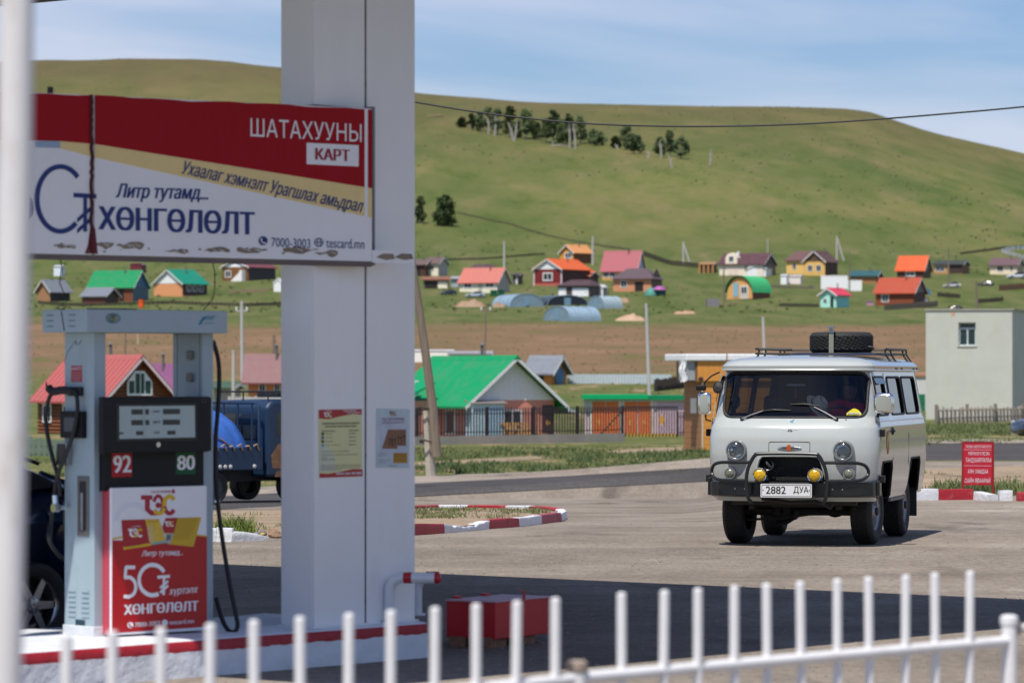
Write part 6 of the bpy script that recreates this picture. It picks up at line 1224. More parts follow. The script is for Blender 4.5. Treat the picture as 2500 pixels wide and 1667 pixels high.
# ---- right of the column, far village
house('house', 'small cream house with brown roof just right of the column', 1040, 673, 30, 30, 14, 22, -22, 'x', cream, C(105, 85, 82), wins=[('f', .45, .62, .35, .35)], side=greyw); house('house', 'dark timber annexe left of the small cream house', 1004, 674, 34, 28, 12, 16, -15, 'x', woodd, C(105, 85, 82), doors=[('f', .5, .3, .75, dkhole)])
house('house', 'white house under a dark maroon hip roof behind the pink roof', 1133, 694, 92, 26, 24, 60, -3, 'x', whiteW, C(78, 52, 55), hip=.55, oh=.7)
house('house', 'white house with faded pink roof and white porch', 1122, 712, 92, 24, 32, 30, -24, 'x', cream, C(196, 110, 96), wins=[('f', .22, .6, .18, .42), ('f', .8, .62, .2, .4)], doors=[('f', .55, .1, .85, greyw)], side=greyw, gable=greyw)
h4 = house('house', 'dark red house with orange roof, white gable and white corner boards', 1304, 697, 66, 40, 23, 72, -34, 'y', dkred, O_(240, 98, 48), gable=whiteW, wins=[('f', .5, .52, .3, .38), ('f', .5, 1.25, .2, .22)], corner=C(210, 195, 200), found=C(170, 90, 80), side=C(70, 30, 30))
h4p = house('porch', 'low orange-roofed porch on the right side of the dark red house', 1392, 696, 44, 22, 11, 26, -20, 'x', C(70, 35, 32), O_(235, 105, 62), wins=[('f', .3, .6, .2, .4), ('f', .7, .6, .2, .4)], cat='porch')
house('house', 'tall ochre timber house with orange roof uphill of the dark red house', 1368, 642, 32, 26, 17, 46, -40, 'y', O_(205, 135, 60), O_(245, 150, 95), wins=[('f', .6, .7, .45, .42)], side=woodb)
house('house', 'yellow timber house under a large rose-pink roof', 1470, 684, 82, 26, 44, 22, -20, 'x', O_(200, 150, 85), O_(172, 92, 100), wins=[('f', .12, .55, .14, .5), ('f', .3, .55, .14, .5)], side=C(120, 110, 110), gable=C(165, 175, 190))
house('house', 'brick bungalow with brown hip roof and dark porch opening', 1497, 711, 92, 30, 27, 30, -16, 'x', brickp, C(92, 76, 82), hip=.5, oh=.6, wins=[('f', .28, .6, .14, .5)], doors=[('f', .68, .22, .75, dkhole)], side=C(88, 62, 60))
house('garage', 'white garage with dark maroon hip roof and two white doors', 1362, 724, 78, 26, 16, 36, -20, 'x', C(70, 60, 60), C(78, 54, 56), hip=.4, oh=.5, cat='garage', doors=[('f', .14, .24, .8, whiteW), ('f', .7, .5, .8, whiteW)])
house('outhouse', 'small white arched outhouse right of the maroon-roofed garage', 1458, 722, 14, 20, 5, 10, -30, 'y', whiteW, C(225, 220, 220), cat='outhouse', oh=.1, side=C(130, 130, 140))
sh_ = house('open_shed', 'open shed with rusty roof and cream board below the small cream house', 1034, 704, 60, 22, 4, 20, -5, 'x', C(105, 92, 78), C(140, 88, 70), cat='shed', doors=[('f', .3, .5, .75, dkhole), ('f', .78, .38, .75, cream)])
house('shed', 'pale grey shed between the rusty open shed and the pink-roofed house', 1102, 700, 17, 20, 3, 8, -20, 'x', C(150, 158, 165), C(160, 165, 170), cat='shed'); house('dark_shed', 'small dark shed with a white post right of the pink roof', 1252, 694, 12, 22, 3, 12, -20, 'x', C(80, 76, 80), C(70, 60, 64), cat='shed', doors=[('f', .8, .4, 1., C(200, 195, 200))])
h9 = house('house', 'cream house with maroon roof, rounded dormer and white garage front', 1756, 672, 104, 27, 25, 36, -24, 'x', C(225, 205, 185, var=.06), C(84, 48, 58), wins=[('f', .62, .6, .07, .4)], side=C(100, 96, 96), gable=C(88, 84, 88), doors=[('f', .32, .22, .7, C(210, 192, 176))], chim=(.3, .6, whiteW))
g_ = h9; T9 = Matrix.Translation((g_['W'] * .28, -.15, g_['h'] + g_['r'] * .32))
part('dormer', MB().prism([(-1.4, -g_['r'] * .3), (1.4, -g_['r'] * .3), (1.4, .7), (.9, 1.5), (0, 1.8), (-.9, 1.5), (-1.4, .7)], 'y', 0, 2.2, T9), C(225, 205, 185, var=.06), g_['root'], fix=True); window(g_['root'], T9 @ Matrix.Translation((0, 0, .4)), 1., 1.1)
house('garage', 'white gable-fronted garage before the maroon-roofed cream house', 1824, 674, 45, 18, 9, 20, -18, 'y', whiteW, C(225, 225, 222), cat='garage', oh=.15)
gz = house('gazebo', 'open wooden gazebo left of the maroon-roofed cream house', 1708, 666, 32, 20, 5, 14, -10, 'x', C(60, 52, 44), C(170, 125, 80), cat='gazebo', oh=.3)
for u in (.0, .33, .66, 1.): part('post', MB().box(gz['W'] * u - .15, gz['W'] * u + .15, -.25, -.05, 0, gz['h']), C(190, 130, 70), gz['root'])
h10 = house('house', 'large ochre house with brown roof and timber gable', 1920, 668, 62, 32, 22, 60, -32, 'x', O_(215, 178, 110), C(108, 76, 72), wins=[('f', .3, .55, .12, .4), ('f', .75, .55, .12, .4)], side=C(110, 80, 50), gable=C(85, 58, 42)); house('house', 'projecting wing of the large ochre house with dark gable', 1962, 672, 50, 34, 24, 36, -28, 'y', O_(205, 165, 95), C(90, 62, 56), wins=[('f', .3, .5, .2, .4), ('f', .7, .5, .2, .4)], gable=C(90, 66, 48), side=woodd)
# green arched summer house
ga = GT(1775, 730); sa = F / ga.y; gA = thing('arched_house', 'arched summer house with green curved roof and timber front', 'house', ga, -30, 'houses of the village'); wA, hA, dA = 60 / sa / .87, 53 / sa, 48 / sa / .5
arch = [(wA / 2 + wA / 2 * math.cos(t) * 1.0, hA * math.sin(t) ** .8 if math.sin(t) > 0 else 0) for t in np.linspace(0, math.pi, 17)]
part('front_wall', MB().prism(arch, 'y', 0, dA), O_(200, 150, 90), gA, fix=True); ro = MB(); oc = [(wA / 2 + (wA / 2 + .35) * math.cos(t), (hA + .3) * max(math.sin(t), 0) ** .8) for t in np.linspace(.2, math.pi - .2, 17)]; 
ro.grid(lambda u, v: (oc[int(round(u * 16))][0], -.5 + (dA + 1) * v, oc[int(round(u * 16))][1]), 16, 1); part('curved_roof', ro, O_(60, 160, 100), gA, smooth=True); part('side_wall', MB().box(wA - .6, wA + .05, .1, dA, -.6, hA * .45), C(95, 55, 35), gA)
part('door', MB().box(wA * .52, wA * .85, -.08, -.01, 0, hA * .62), C(190, 180, 165), gA); part('blue_panel', MB().box(wA * .25, wA * .45, -.08, -.01, hA * .1, hA * .75), C(120, 160, 175), gA); window(gA, Matrix.Translation((wA * .68, -.08, hA * .4)), wA * .22, hA * .3)
house('outhouse', 'narrow white outhouse left of the white block wall', 1906, 694, 14, 20, 2, 6, -20, 'x', whiteW, C(210, 210, 212), cat='outhouse', oh=.1); house('outhouse', 'low white outbuilding under the large ochre house', 1926, 693, 28, 17, 3, 8, -12, 'x', C(215, 205, 200), C(200, 190, 185), cat='outbuilding', oh=.1)
house('block_wall', 'long white unfinished block wall with three sections', 2004, 706, 65, 31, 0.6, 10, -5, 'x', whiteW, whiteW, cat='wall', oh=.02, t=.05); house('block_wall', 'lower stepped end of the white unfinished block wall', 2070, 710, 34, 24, .6, 10, -5, 'x', C(220, 218, 215), C(220, 218, 215), cat='wall', oh=.02, t=.05)
house('house', 'long low timber house with teal roof behind the white wall', 2076, 692, 62, 18, 12, 20, -15, 'x', C(150, 105, 65), O_(44, 92, 98), side=woodd)
house('playhouse', 'small mint green house with bright pink roof and open door', 2003, 750, 36, 31, 14, 36, -36, 'y', O_(160, 212, 195), O_(215, 62, 92), wins=[('f', .3, .5, .2, .28)], doors=[('f', .74, .2, .85, dkhole)], side=C(130, 195, 190))
h12 = house('log_house', 'log house with brick red roof and white-framed window', 2138, 746, 88, 33, 33, 36, -26, 'x', C(122, 60, 32, var=.25, scale=3), O_(176, 76, 52), wins=[('f', .25, .55, .16, .5)], side=C(80, 45, 32), gable=C(110, 110, 112), oh=.5)
house('house', 'dark timber house with bright orange roof and dormer uphill', 2190, 680, 62, 22, 32, 24, -22, 'x', C(78, 50, 38, var=.2), O_(232, 92, 44), side=C(90, 62, 44), gable=C(90, 95, 100), wins=[('f', .5, .5, .3, .4)], chim=(.4, -.4, whiteW))
house('house', 'low dark-roofed timber house with washing hung in front', 2280, 668, 66, 22, 9, 26, -20, 'x', C(180, 130, 80), C(52, 62, 56), wins=[('f', .15, .55, .14, .55), ('f', .3, .55, .14, .55)], side=C(120, 80, 50), doors=[('f', .75, .5, .95, C(62, 46, 38))])
house('house', 'cream bungalow with purple-brown roof at the right edge', 2417, 670, 62, 23, 15, 22, -24, 'x', C(225, 200, 170), C(104, 78, 84), wins=[('f', .38, .6, .2, .5), ('f', .8, .6, .08, .5)], side=C(165, 145, 125), group='houses of the village')
# ---- left of the column
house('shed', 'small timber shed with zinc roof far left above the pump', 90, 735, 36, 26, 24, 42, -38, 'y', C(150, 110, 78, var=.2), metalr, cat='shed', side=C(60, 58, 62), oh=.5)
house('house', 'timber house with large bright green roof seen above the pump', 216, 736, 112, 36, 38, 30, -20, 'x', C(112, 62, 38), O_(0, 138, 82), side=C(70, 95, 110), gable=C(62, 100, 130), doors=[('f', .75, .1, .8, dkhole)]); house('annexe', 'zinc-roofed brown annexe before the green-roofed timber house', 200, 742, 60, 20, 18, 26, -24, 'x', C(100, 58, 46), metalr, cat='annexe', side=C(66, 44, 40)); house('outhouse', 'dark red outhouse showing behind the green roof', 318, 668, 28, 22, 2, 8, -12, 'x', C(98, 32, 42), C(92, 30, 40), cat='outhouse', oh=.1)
house('house', 'orange brick house with teal roof and white gable', 376, 722, 74, 30, 32, 54, -36, 'y', C(205, 140, 95), O_(0, 136, 110), gable=whiteW, side=C(70, 50, 52), wins=[('r', .25, .6, .14, .45), ('r', .5, .6, .14, .45), ('r', .75, .6, .14, .45)])
hb_ = house('log_house', 'brown log house with maroon roof and white gable, left of the column', 543, 686, 66, 34, 22, 60, -32, 'y', C(110, 72, 36), C(120, 62, 70), gable=whiteW, wins=[('f', .22, .5, .2, .4), ('f', .78, .5, .2, .4)], side=C(60, 52, 56))
part('white_stair', MB().prism([(0, 0), (3.2, 0), (3.2, 2.6)], 'y', -1.6, -.2, Matrix.Translation((hb_['W'] * .45, 0, -.3))), C(228, 215, 212), hb_['root'], fix=True)
house('outhouse', 'white gabled outhouse beside the left edge of the column', 668, 712, 20, 22, 9, 10, -14, 'y', whiteW, C(215, 215, 215), cat='outhouse', oh=.1); house('outhouse', 'tiny white hut on the slope left of the green roof', 131, 674, 18, 22, 3, 6, -10, 'x', C(205, 210, 218), C(190, 195, 205), cat='outhouse', oh=.1)
house('house', 'orange brick house with maroon roof at the left edge of the column', 606, 972, 96, 54, 48, 70, -6, 'x', C(205, 122, 72, var=.1), C(122, 72, 76), wins=[('f', .36, .62, .13, .55), ('f', .74, .62, .12, .55)], oh=.5, group='houses beside the road'); house('hut', 'small hut with dark green roof right of the pump', 522, 982, 38, 34, 10, 20, -10, 'x', C(165, 155, 140), C(60, 90, 70), cat='hut', group='houses beside the road')
house('house', 'house with purple metal roof behind the pink-roofed log house', 330, 1000, 96, 52, 54, 40, -8, 'x', C(95, 125, 100), O_(142, 82, 130), group='houses beside the road')
# big log house behind the pump
LG = house('log_house', 'large log house with faded pink metal roof behind the fuel pump', 258, 1062, 148, 97, 92, 190, 38, 'y', C(96, 54, 30, var=.25, scale=3), O_(184, 98, 96), oh=.55, ribs=16, frame=C(205, 190, 190), group='houses beside the road')
logm = MB().tube([(0, 0, 0), (1, 0, 0)], .5, 8).mesh('log'); logm.materials.append(C(112, 66, 36, var=.3, scale=2)); nl = 11; lh = LG['h'] / nl
for i in range(nl):
    share(logm, 'log', LG['root'], (-.15, -.02, lh * (i + .5)), None, (LG['W'] + .3, .22, lh * .98)); share(logm, 'log', LG['root'], (-.02, LG['D'] + .15, lh * (i + .5)), (0, 0, rad(-90)), (LG['D'] + .3, .22, lh * .98))
for i in range(9):
    z = LG['h'] + lh * (i + .5); hw_ = LG['W'] / 2 * (1 - (i + 1) * lh / LG['r'])
    if hw_ > .2: share(logm, 'log', LG['root'], (LG['W'] / 2 - hw_, -.02, z), None, (2 * hw_, .2, lh * .98))
wm = LG['W']
T = Matrix.Translation((wm * .5, -.14, LG['h'] + LG['r'] * .30)); part('attic_window', MB().prism([(-.95, -.75), (.95, -.75), (.95, .15), (.35, .85), (-.35, .85), (-.95, .15)], 'y', -.05, 0, T), wframe, LG['root'], fix=True)
for x0, x1, zt in ((-.82, -.42, .2), (-.33, .0, .68), (.08, .33, .68), (.42, .82, .2)): part('attic_pane', MB().box(x0, x1, -.07, -.051, -.6, zt, T), wglass, LG['root'])
for u in (.14, .45, .75):
    w_ = window(LG['root'], LG['FT']['l'](u, LG['h'] * .52) @ Matrix.Translation((0, -.13, 0)), LG['D'] * .11, LG['h'] * .38, C(235, 235, 235)); part('carved_head', MB().prism([(-LG['D'] * .08, 0), (LG['D'] * .08, 0), (LG['D'] * .05, .22), (0, .12), (-LG['D'] * .05, .22)], 'y', -.08, -.01, LG['FT']['l'](u, LG['h'] * .75) @ Matrix.Translation((0, -.13, 0))), C(235, 235, 235), w_, fix=True)
# ---- green roofed house by the road
GH = house('house', 'pink brick house with bright green roof and pale gable behind the iron fence', 1146, 1067, 208, 92, 100, 190, 30, 'y', C(196, 130, 112, var=.08), O_(0, 150, 92), gable=C(238, 233, 226, var=.06), wins=[('f', .50, .45, .20, .46)], oh=.7, ribs=0, frame=C(205, 203, 205), group='houses beside the road')
Gw, Gh = GH['W'], GH['h']; window(GH['root'], GH['FT']['l'](.75, Gh * .40), 1.1, 1.35); 
for i in range(1, 15): part('gable_plank', MB().box(Gw * i / 15 - .02, Gw * i / 15 + .02, -.055, -.041, Gh, Gh + GH['r'] * (1 - abs(2 * i / 15 - 1)) * .93), C(225, 220, 212), GH['root'])
part('eave_flare', MB().prism([(Gw + .55, Gh - .62), (Gw + 1.5, Gh - .95), (Gw + 1.5, Gh - .85), (Gw + .5, Gh - .42)], 'y', -.7, GH['D'] * .6), O_(0, 150, 92), GH['root'], fix=True); part('eave_flare', MB().prism([(Gw + .55, Gh - .75), (Gw + 1.5, Gh - 1.02), (Gw + 1.5, Gh - .85), (Gw + .5, Gh - .5)], 'y', -.74, -.705), C(205, 203, 205), GH['root'], fix=True)
pc = part('porch', MB().box(-.25, Gw * .33, -.85, -.01, 0, Gh * .88), C(176, 196, 206), GH['root']); part('porch_door', MB().box(Gw * .13, Gw * .30, -.88, -.851, 0, Gh * .78), C(150, 178, 196), pc); part('porch_roof', MB().prism([(-1.0, Gh * .88), (.05, Gh * .96), (.05, Gh * .99), (-1.0, Gh * .91)], 'x', -.35, Gw * .36), C(120, 112, 110), pc, fix=True)
part('roof_hatch', MB().box(-.9, -.3, GH['D'] * .62, GH['D'] * .70, Gh * 1.12, Gh * 1.5), whiteW, GH['root']); part('brown_panel', MB().box(Gw * .86, Gw * .985, -.06, -.004, 0, Gh * .84), C(64, 38, 42), GH['root']); part('diamond', MB().prism([(Gw * .92, Gh * .25), (Gw * .945, Gh * .36), (Gw * .92, Gh * .48), (Gw * .895, Gh * .36)], 'y', -.08, -.061), C(185, 130, 60), GH['root'], fix=True)
# lower roof in front at the left
part('lower_roof', MB().prism([(-3.4, Gh - .35), (-.5, Gh + GH['r'] * .38), (-.5, Gh + GH['r'] * .38 + .12), (-3.4, Gh - .2)], 'y', GH['D'] * .36, GH['D'] * 1.02), O_(0, 128, 80), GH['root'], fix=True)
part('lower_wall', MB().box(-2.9, -.001, GH['D'] * .40, GH['D'], -.5, Gh - .1), C(196, 130, 112, var=.08), GH['root']); window(GH['root'], Matrix.Translation((-2.9, GH['D'] * .66, Gh * .45)) @ Matrix.Rotation(rad(-90), 4, 'Z'), 1.0, 1.35)
wp_ = GT(1205, 1066); s_ = F / wp_.y
lg = thing('firewood_pile', 'low pile of cut firewood under the window of the green-roofed house', 'firewood', wp_ + Vector((0, -1.2, 0)), 0)
lgm = MB().cyl((0, 0, 0), (0, .9, 0), .13, n=9).mesh('split_log'); lgm.materials.append(C(180, 135, 85, var=.2))
for r in range(4):
    for k in range(13 - 2 * r): share(lgm, 'split_log', lg, (.27 * k + .13 * r, random.uniform(-.1, .1), .12 + .23 * r))
house('shop_building', 'long white flat building behind the green roof', 1000, 884, 106, 26, 1.2, 18, -4, 'x', C(232, 226, 205), C(200, 200, 200), cat='building', oh=.05, t=.08); house('shop_building', 'long building with flat grey roof behind the green roof', 1100, 884, 96, 20, 2.4, 18, -4, 'x', C(185, 165, 140), C(150, 152, 158), cat='building', oh=.3)
ws = house('wooden_shed', 'small ochre timber shed with zinc roof and blue dish on its side', 1288, 938, 58, 34, 31, 36, -30, 'x', C(190, 125, 55, var=.2), metalr, cat='shed', doors=[('f', .4, .55, .78, dkhole)], side=C(170, 108, 48), gable=C(120, 85, 50), oh=.5)
part('blue_dish', MB().lathe([(0, .06), (.5, .02), (.9, .0)], ws['FT']['r'](.5, ws['h'] * .55) @ Matrix.Translation((0, -.12, 0)) @ Matrix.Rotation(rad(90), 4, 'X') @ Matrix.Diagonal((.9, .9, 1, 1)), 20), C(66, 110, 145), ws['root'])
# corrugated fence
cf0, cf1 = GT(1386, 936), GT(1640, 937); cfe = thing('corrugated_fence', 'pale corrugated metal fence right of the timber shed', 'fence', cf0); d = cf1 - cf0; n_ = 34
for i in range(n_):
    a, b = d * (i / n_), d * ((i + .93) / n_); hgt = 23 * cf0.y / F; part('sheet', MB().prism([(a.x, a.y), ((a.x + b.x) / 2, a.y - .12), (b.x, b.y), (b.x, b.y + .04), ((a.x + b.x) / 2, a.y - .08), (a.x, a.y + .04)], 'z', a.z - .4, a.z + hgt), C(176, 186, 190), cfe, fix=True)
# ---- garages behind the gate
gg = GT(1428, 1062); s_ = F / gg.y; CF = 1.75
GA = thing('garage_block', 'lilac garage block with green roof edge and orange double doors', 'garage', gg, 0, None)
m = lambda q: q / s_
part('wall', MB().box(0, m(260), 0, 5, -.5, m(88)), C(178, 158, 160, var=.06), GA); part('roof_edge', MB().box(-.15, m(155), -.5, 5.2, m(88), m(99)), O_(0, 126, 76), GA); part('roof_edge', MB().box(m(155) + .01, m(264), -.35, 5.2, m(86), m(97)), O_(0, 100, 62), GA)
for x0 in (18, 96):
    part('door_frame', MB().box(m(x0 - 5), m(x0 + 70), -.08, -.003, 0, m(86)), C(212, 180, 172), GA)
    for k in (0, 1):
        d_ = part('door', MB().box(m(x0 + 33 * k), m(x0 + 31 + 33 * k), -.14, -.081, .04, m(82)), O_(226, 96, 48), GA); part('diamond', MB().prism([(m(x0 + 15 + 33 * k), m(22)), (m(x0 + 20 + 33 * k), m(31)), (m(x0 + 15 + 33 * k), m(40)), (m(x0 + 10 + 33 * k), m(31))], 'y', -.16, -.141), C(196, 130, 60), d_, fix=True)
for k in range(3): part('wall_panel', MB().box(m(178 + 28 * k), m(204 + 28 * k), -.05, -.003, .05, m(80)), C(160, 138, 148), GA)
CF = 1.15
# concrete base wall and iron fence
b0, b1 = GT(1012, 1086), GT(1526, 1079); fb = thing('iron_fence', 'black iron picket fence on a low concrete wall before the green-roofed house', 'fence', b0); d = Vector((b1.x - b0.x, b1.y - b0.y, 0)); L_ = d.length; ang = math.degrees(math.atan2(d.y, d.x)); fb.rotation_euler.z = rad(ang); s_ = F / b0.y
cz = 20 / s_; part('concrete_base', MB().box(0, L_, 0, .3, -.6, cz), M('old_concrete', (.36, .33, .29), .95, var=.15, scale=.8, bump=.3, dirt=.3, dcol=(.2, .18, .15)), fb)
irn = C(44, 34, 38); hf = 66 / s_; npk = 74
pme = MB().box(-.042, .042, -.02, .02, 0, hf).prism([(-.05, hf), (.05, hf), (0, hf + .1)], 'y', -.02, .02).mesh('picket'); pme.materials.append(irn)
for i in range(npk): share(pme, 'picket', fb, (L_ * (i + .5) / npk, .12, cz))
for z in (.18, hf - .28): part('rail', MB().box(0, L_, .10, .14, cz + z, cz + z + .05), irn, fb)
for u in (.02, .34, .56, .77, .995): part('post', MB().box(L_ * u - .07, L_ * u + .07, .06, .2, cz - .1, cz + hf + .12), irn, fb)
g0 = GT(1528, 1070); gt_ = thing('iron_gate', 'black iron sliding gate with yellow striped bottom rail and diagonal brace', 'gate', g0 + Vector((0, -.4, 0)), 2); s_ = F / g0.y; gw, gh = 124 / s_, 78 / s_
gme = MB().box(-.04, .04, -.02, .02, .25, gh).mesh('bar'); gme.materials.append(irn)
for i in range(21): share(gme, 'bar', gt_, (gw * i / 20, 0, 0))
part('frame', MB().box(-.05, gw + .05, -.04, .04, gh - .06, gh + .02).box(-.06, .02, -.04, .04, .1, gh).box(gw - .02, gw + .06, -.04, .04, .1, gh), irn, gt_); part('bottom_rail', MB().box(-.05, gw + .05, -.06, .05, .12, .3), C(28, 26, 24), gt_)
for i in range(15): part('yellow_stripe', MB().prism([(gw * i / 15, .12), (gw * (i + .45) / 15, .12), (gw * (i + .75) / 15, .3), (gw * (i + .3) / 15, .3)], 'y', -.075, -.061), C(190, 150, 50), gt_, fix=True)
part('diamond', MB().prism([(gw * .70, gh * .38), (gw * .76, gh * .58), (gw * .70, gh * .78), (gw * .64, gh * .58)], 'y', -.05, -.03), C(180, 130, 50), gt_, fix=True); part('brace', MB().tube([(-1.6, .2, .2), (-.1, .1, gh - .1)], .05, 6), irn, gt_)
fr = thing('iron_fence', 'short black iron picket fence between the gate and the kiosk', 'fence', GT(1656, 1068), 0); fr_w = 36 / s_
for i in range(7): share(pme, 'picket', fr, (fr_w * i / 6, 0, .1))
part('rail', MB().box(0, fr_w, -.02, .02, .3, .36).box(0, fr_w, -.02, .02, hf - .2, hf - .14), irn, fr)
# ---- orange kiosk behind the van
ko = GT(1716, 1104); s_ = F / ko.y; KY = 14; kc = math.cos(rad(KY)); kd = math.sin(rad(KY)); KO = thing('kiosk', 'orange board-clad kiosk with white edged flat roof behind the van', 'kiosk', ko, KY)
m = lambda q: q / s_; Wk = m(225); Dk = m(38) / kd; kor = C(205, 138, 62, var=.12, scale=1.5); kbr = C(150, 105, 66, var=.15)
part('core', MB().box(.02, Wk, .02, Dk, .1, m(172)), C(120, 80, 40), KO)
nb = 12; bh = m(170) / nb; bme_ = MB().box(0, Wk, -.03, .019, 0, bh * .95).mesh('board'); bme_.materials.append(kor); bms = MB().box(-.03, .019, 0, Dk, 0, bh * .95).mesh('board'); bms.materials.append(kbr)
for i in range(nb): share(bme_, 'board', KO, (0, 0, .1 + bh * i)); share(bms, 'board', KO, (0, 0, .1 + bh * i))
part('corner_trim', MB().box(-.06, .0, -.06, .0, .1, m(172)), C(200, 185, 165), KO); part('skid', MB().box(0, Wk, .1, .4, -.3, .1).box(0, Wk, Dk - .4, Dk - .1, -.3, .1), dkmetal, KO)
fas = [MB().box(0, m(14), -m(8), -m(8) + .04, m(174), m(222)).mesh('fascia_board')]; fas[0].materials.append(kor)
for i in range(17): share(fas[0], 'fascia_board', KO, (-.3 + m(14.4) * i, 0, 0))
part('roof_core', MB().box(-.4, Wk, -m(7), Dk, m(172.5), m(222)), C(110, 84, 55), KO); part('roof_edge', MB().box(-.9, Wk + .3, -m(14), Dk + .3, m(223), m(240)), C(222, 226, 232, var=.08), KO, bev=.05); part('roof_seam', MB().box(m(55), m(58), -m(14) - .02, -m(14) - .003, m(222), m(241)), C(150, 110, 75), KO)
part('hanging_box', MB().box(-1.0, -.41, -m(4), .6, m(176), m(222)), C(150, 152, 155, var=.2), KO); part('torn_sheet', MB().grid(lambda u, v: (-1.15 + .3 * u + .06 * math.sin(9 * v), -m(6) - .05 * math.sin(12 * u + 7 * v), m(172) + m(52) * v), 6, 10), C(225, 226, 228), KO)
part('notice', MB().box(-.05, -.031, Dk * .3, Dk * .62, m(95), m(132)), C(222, 215, 205), KO); part('wall_lamp', MB().lathe([(0, .15), (.12, .1), (.14, 0), (0, -.1)], Matrix.Translation((-.15, -.1, m(178))), 10), C(40, 38, 40), KO)
# ---- pale green building
go_ = GT(2263, 1024); s_ = F / go_.y; GY = -14; gbl = thing('transformer_building', 'tall pale green plastered building with one small window', 'building', go_ + Vector((0, .6, 0)), GY)
m = lambda q: q / s_; Wg = m(205) / math.cos(rad(GY)); plast = M('pale_green_plaster', (.54, .54, .47), .9, var=.06, scale=.7, bump=.25, bscale=3, dirt=.3, dcol=(.38, .36, .30), dscale=.5)
wz0, wz1, wx0, wx1 = m(180), m(237), m(80), m(122)
part('front_wall', MB().box(0, wx0, 0, .4, -.8, m(266)).box(wx1, Wg, 0, .4, -.8, m(266)).box(wx0, wx1, 0, .4, -.8, wz0).box(wx0, wx1, 0, .4, wz1, m(266)), plast, gbl)
part('side_wall', MB().box(Wg - .4, Wg + .002, .401, 9, -.8, m(266)).box(-.002, .4, .401, 9, -.8, m(266)).box(.401, Wg - .401, 8.6, 9, -.8, m(266)), plast, gbl); part('roof', MB().box(-.06, Wg + .1, -.06, 9.06, m(266) + .003, m(270)), C(150, 145, 135), gbl)
wdw = part('window', MB().box(wx0, wx1, .22, .3, wz0, wz0 + .07).box(wx0, wx1, .22, .3, wz1 - .07, wz1).box(wx0, wx0 + .07, .22, .3, wz0, wz1).box(wx1 - .07, wx1, .22, .3, wz0, wz1).box((wx0 + wx1) / 2 - .04, (wx0 + wx1) / 2 + .04, .21, .29, wz0, wz0 + (wz1 - wz0) * .72).box(wx0, wx1, .215, .295, wz0 + (wz1 - wz0) * .70, wz0 + (wz1 - wz0) * .78), C(190, 200, 200), gbl); part('pane', MB().box(wx0, wx1, .25, .26, wz0, wz1), M('teal_glass', (.015, .035, .04), .1, var=.3, scale=3), wdw); part('curtain', MB().box(wx0 + .1, wx0 + .45, .28, .29, wz0 + .1, wz1 - .6), C(200, 195, 150), wdw)
part('sill', MB().box(wx0 - .08, wx1 + .08, -.05, .2, wz0 - .06, wz0 - .003), C(180, 178, 160), gbl); part('gutter_stain', MB().box(m(62), m(72), -.004, -.001, m(252), m(262)), C(190, 150, 120), gbl)
house('hut', 'small green and white hut left of the pale green building', 2228, 1004, 34, 84, 4, 20, -10, 'x', C(190, 188, 184), C(165, 120, 90), cat='hut', doors=[('f', .5, .75, .5, C(0, 104, 66))], group='houses beside the road', oh=.1)
# grey picket fence before it
f0, f1 = GT(2287, 1036), GT(2530, 1026); wf = thing('wooden_fence', 'weathered grey wooden picket fence before the pale green building', 'fence', f0); d = f1 - f0; s_ = F / f0.y; hp_ = 45 / s_
wme = MB().prism([(-.075, 0), (.075, 0), (.075, hp_ * .92), (0, hp_), (-.075, hp_ * .92)], 'y', -.015, .015).mesh('picket'); wme.materials.append(C(150, 140, 128, var=.2))
for i in range(27):
    u = (i + .5) / 27; share(wme, 'picket', wf, (d.x * u, d.y * u, d.z * u - .05), (rad(random.uniform(-2, 2)), rad(random.uniform(-2.5, 2.5)), 0), (1, 1, random.uniform(.88, 1.06)))
for z in (.3, hp_ * .75): part('rail', MB().tube([(0, .05, z), (d.x, d.y + .05, d.z + z)], .04, 5), C(130, 120, 108), wf)
for u in (.0, .28, .56, .85): part('post', MB().box(d.x * u - .08, d.x * u + .08, d.y * u + .03, d.y * u + .19, d.z * u - .3, d.z * u + hp_ * 1.08), C(120, 110, 98), wf)
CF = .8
# ---------------------------------------------------------------- tunnels, heaps, village odds and ends
film = M('greenhouse_film', (.26, .36, .44), .35, var=.12, scale=1.2, spec=.4); filmd = M('greenhouse_end', (.20, .28, .34), .45, var=.2, scale=1)
def tunnel(label, px, py, w, h, dpx, yaw, mat, endm, ends=True):
    o = GT(px, py); s_ = F / o.y; c, sn = math.cos(rad(yaw)), abs(math.sin(rad(yaw))); W_, h_, D = w / s_ / c, h / s_, dpx / s_ / sn; t = thing('greenhouse', label, 'greenhouse', o, yaw, 'plastic greenhouses'); n_ = 16
    P = lambda a, k=1.: (W_ / 2 - W_ / 2 * k * math.copysign(abs(math.cos(a)) ** .8, math.cos(a)), h_ * k * math.sin(a) ** .8 - .2)
    part('cover', MB().grid(lambda u, v: (P(math.pi * u)[0], D * v, P(math.pi * u)[1] + .06 * math.sin(v * 40)), n_, 24), mat, t, smooth=True, ang=180)
    part('end_wall', MB().prism([P(math.pi * i / n_, .985) for i in range(n_ + 1)], 'y', .02, .08), endm, t, fix=True); part('end_wall', MB().prism([P(math.pi * i / n_, .985) for i in range(n_ + 1)], 'y', D - .08, D - .02), endm, t, fix=True)
    for k in range(5): part('rib', MB().tube([(P(math.pi * i / n_, 1.01)[0], D * k / 4, P(math.pi * i / n_, 1.01)[1]) for i in range(n_ + 1)], .06, 5), C(150, 175, 192), t)
    part('door', MB().box(W_ * .42, W_ * .58, -.02, .018, 0, h_ * .7), C(130, 165, 190), t); return t
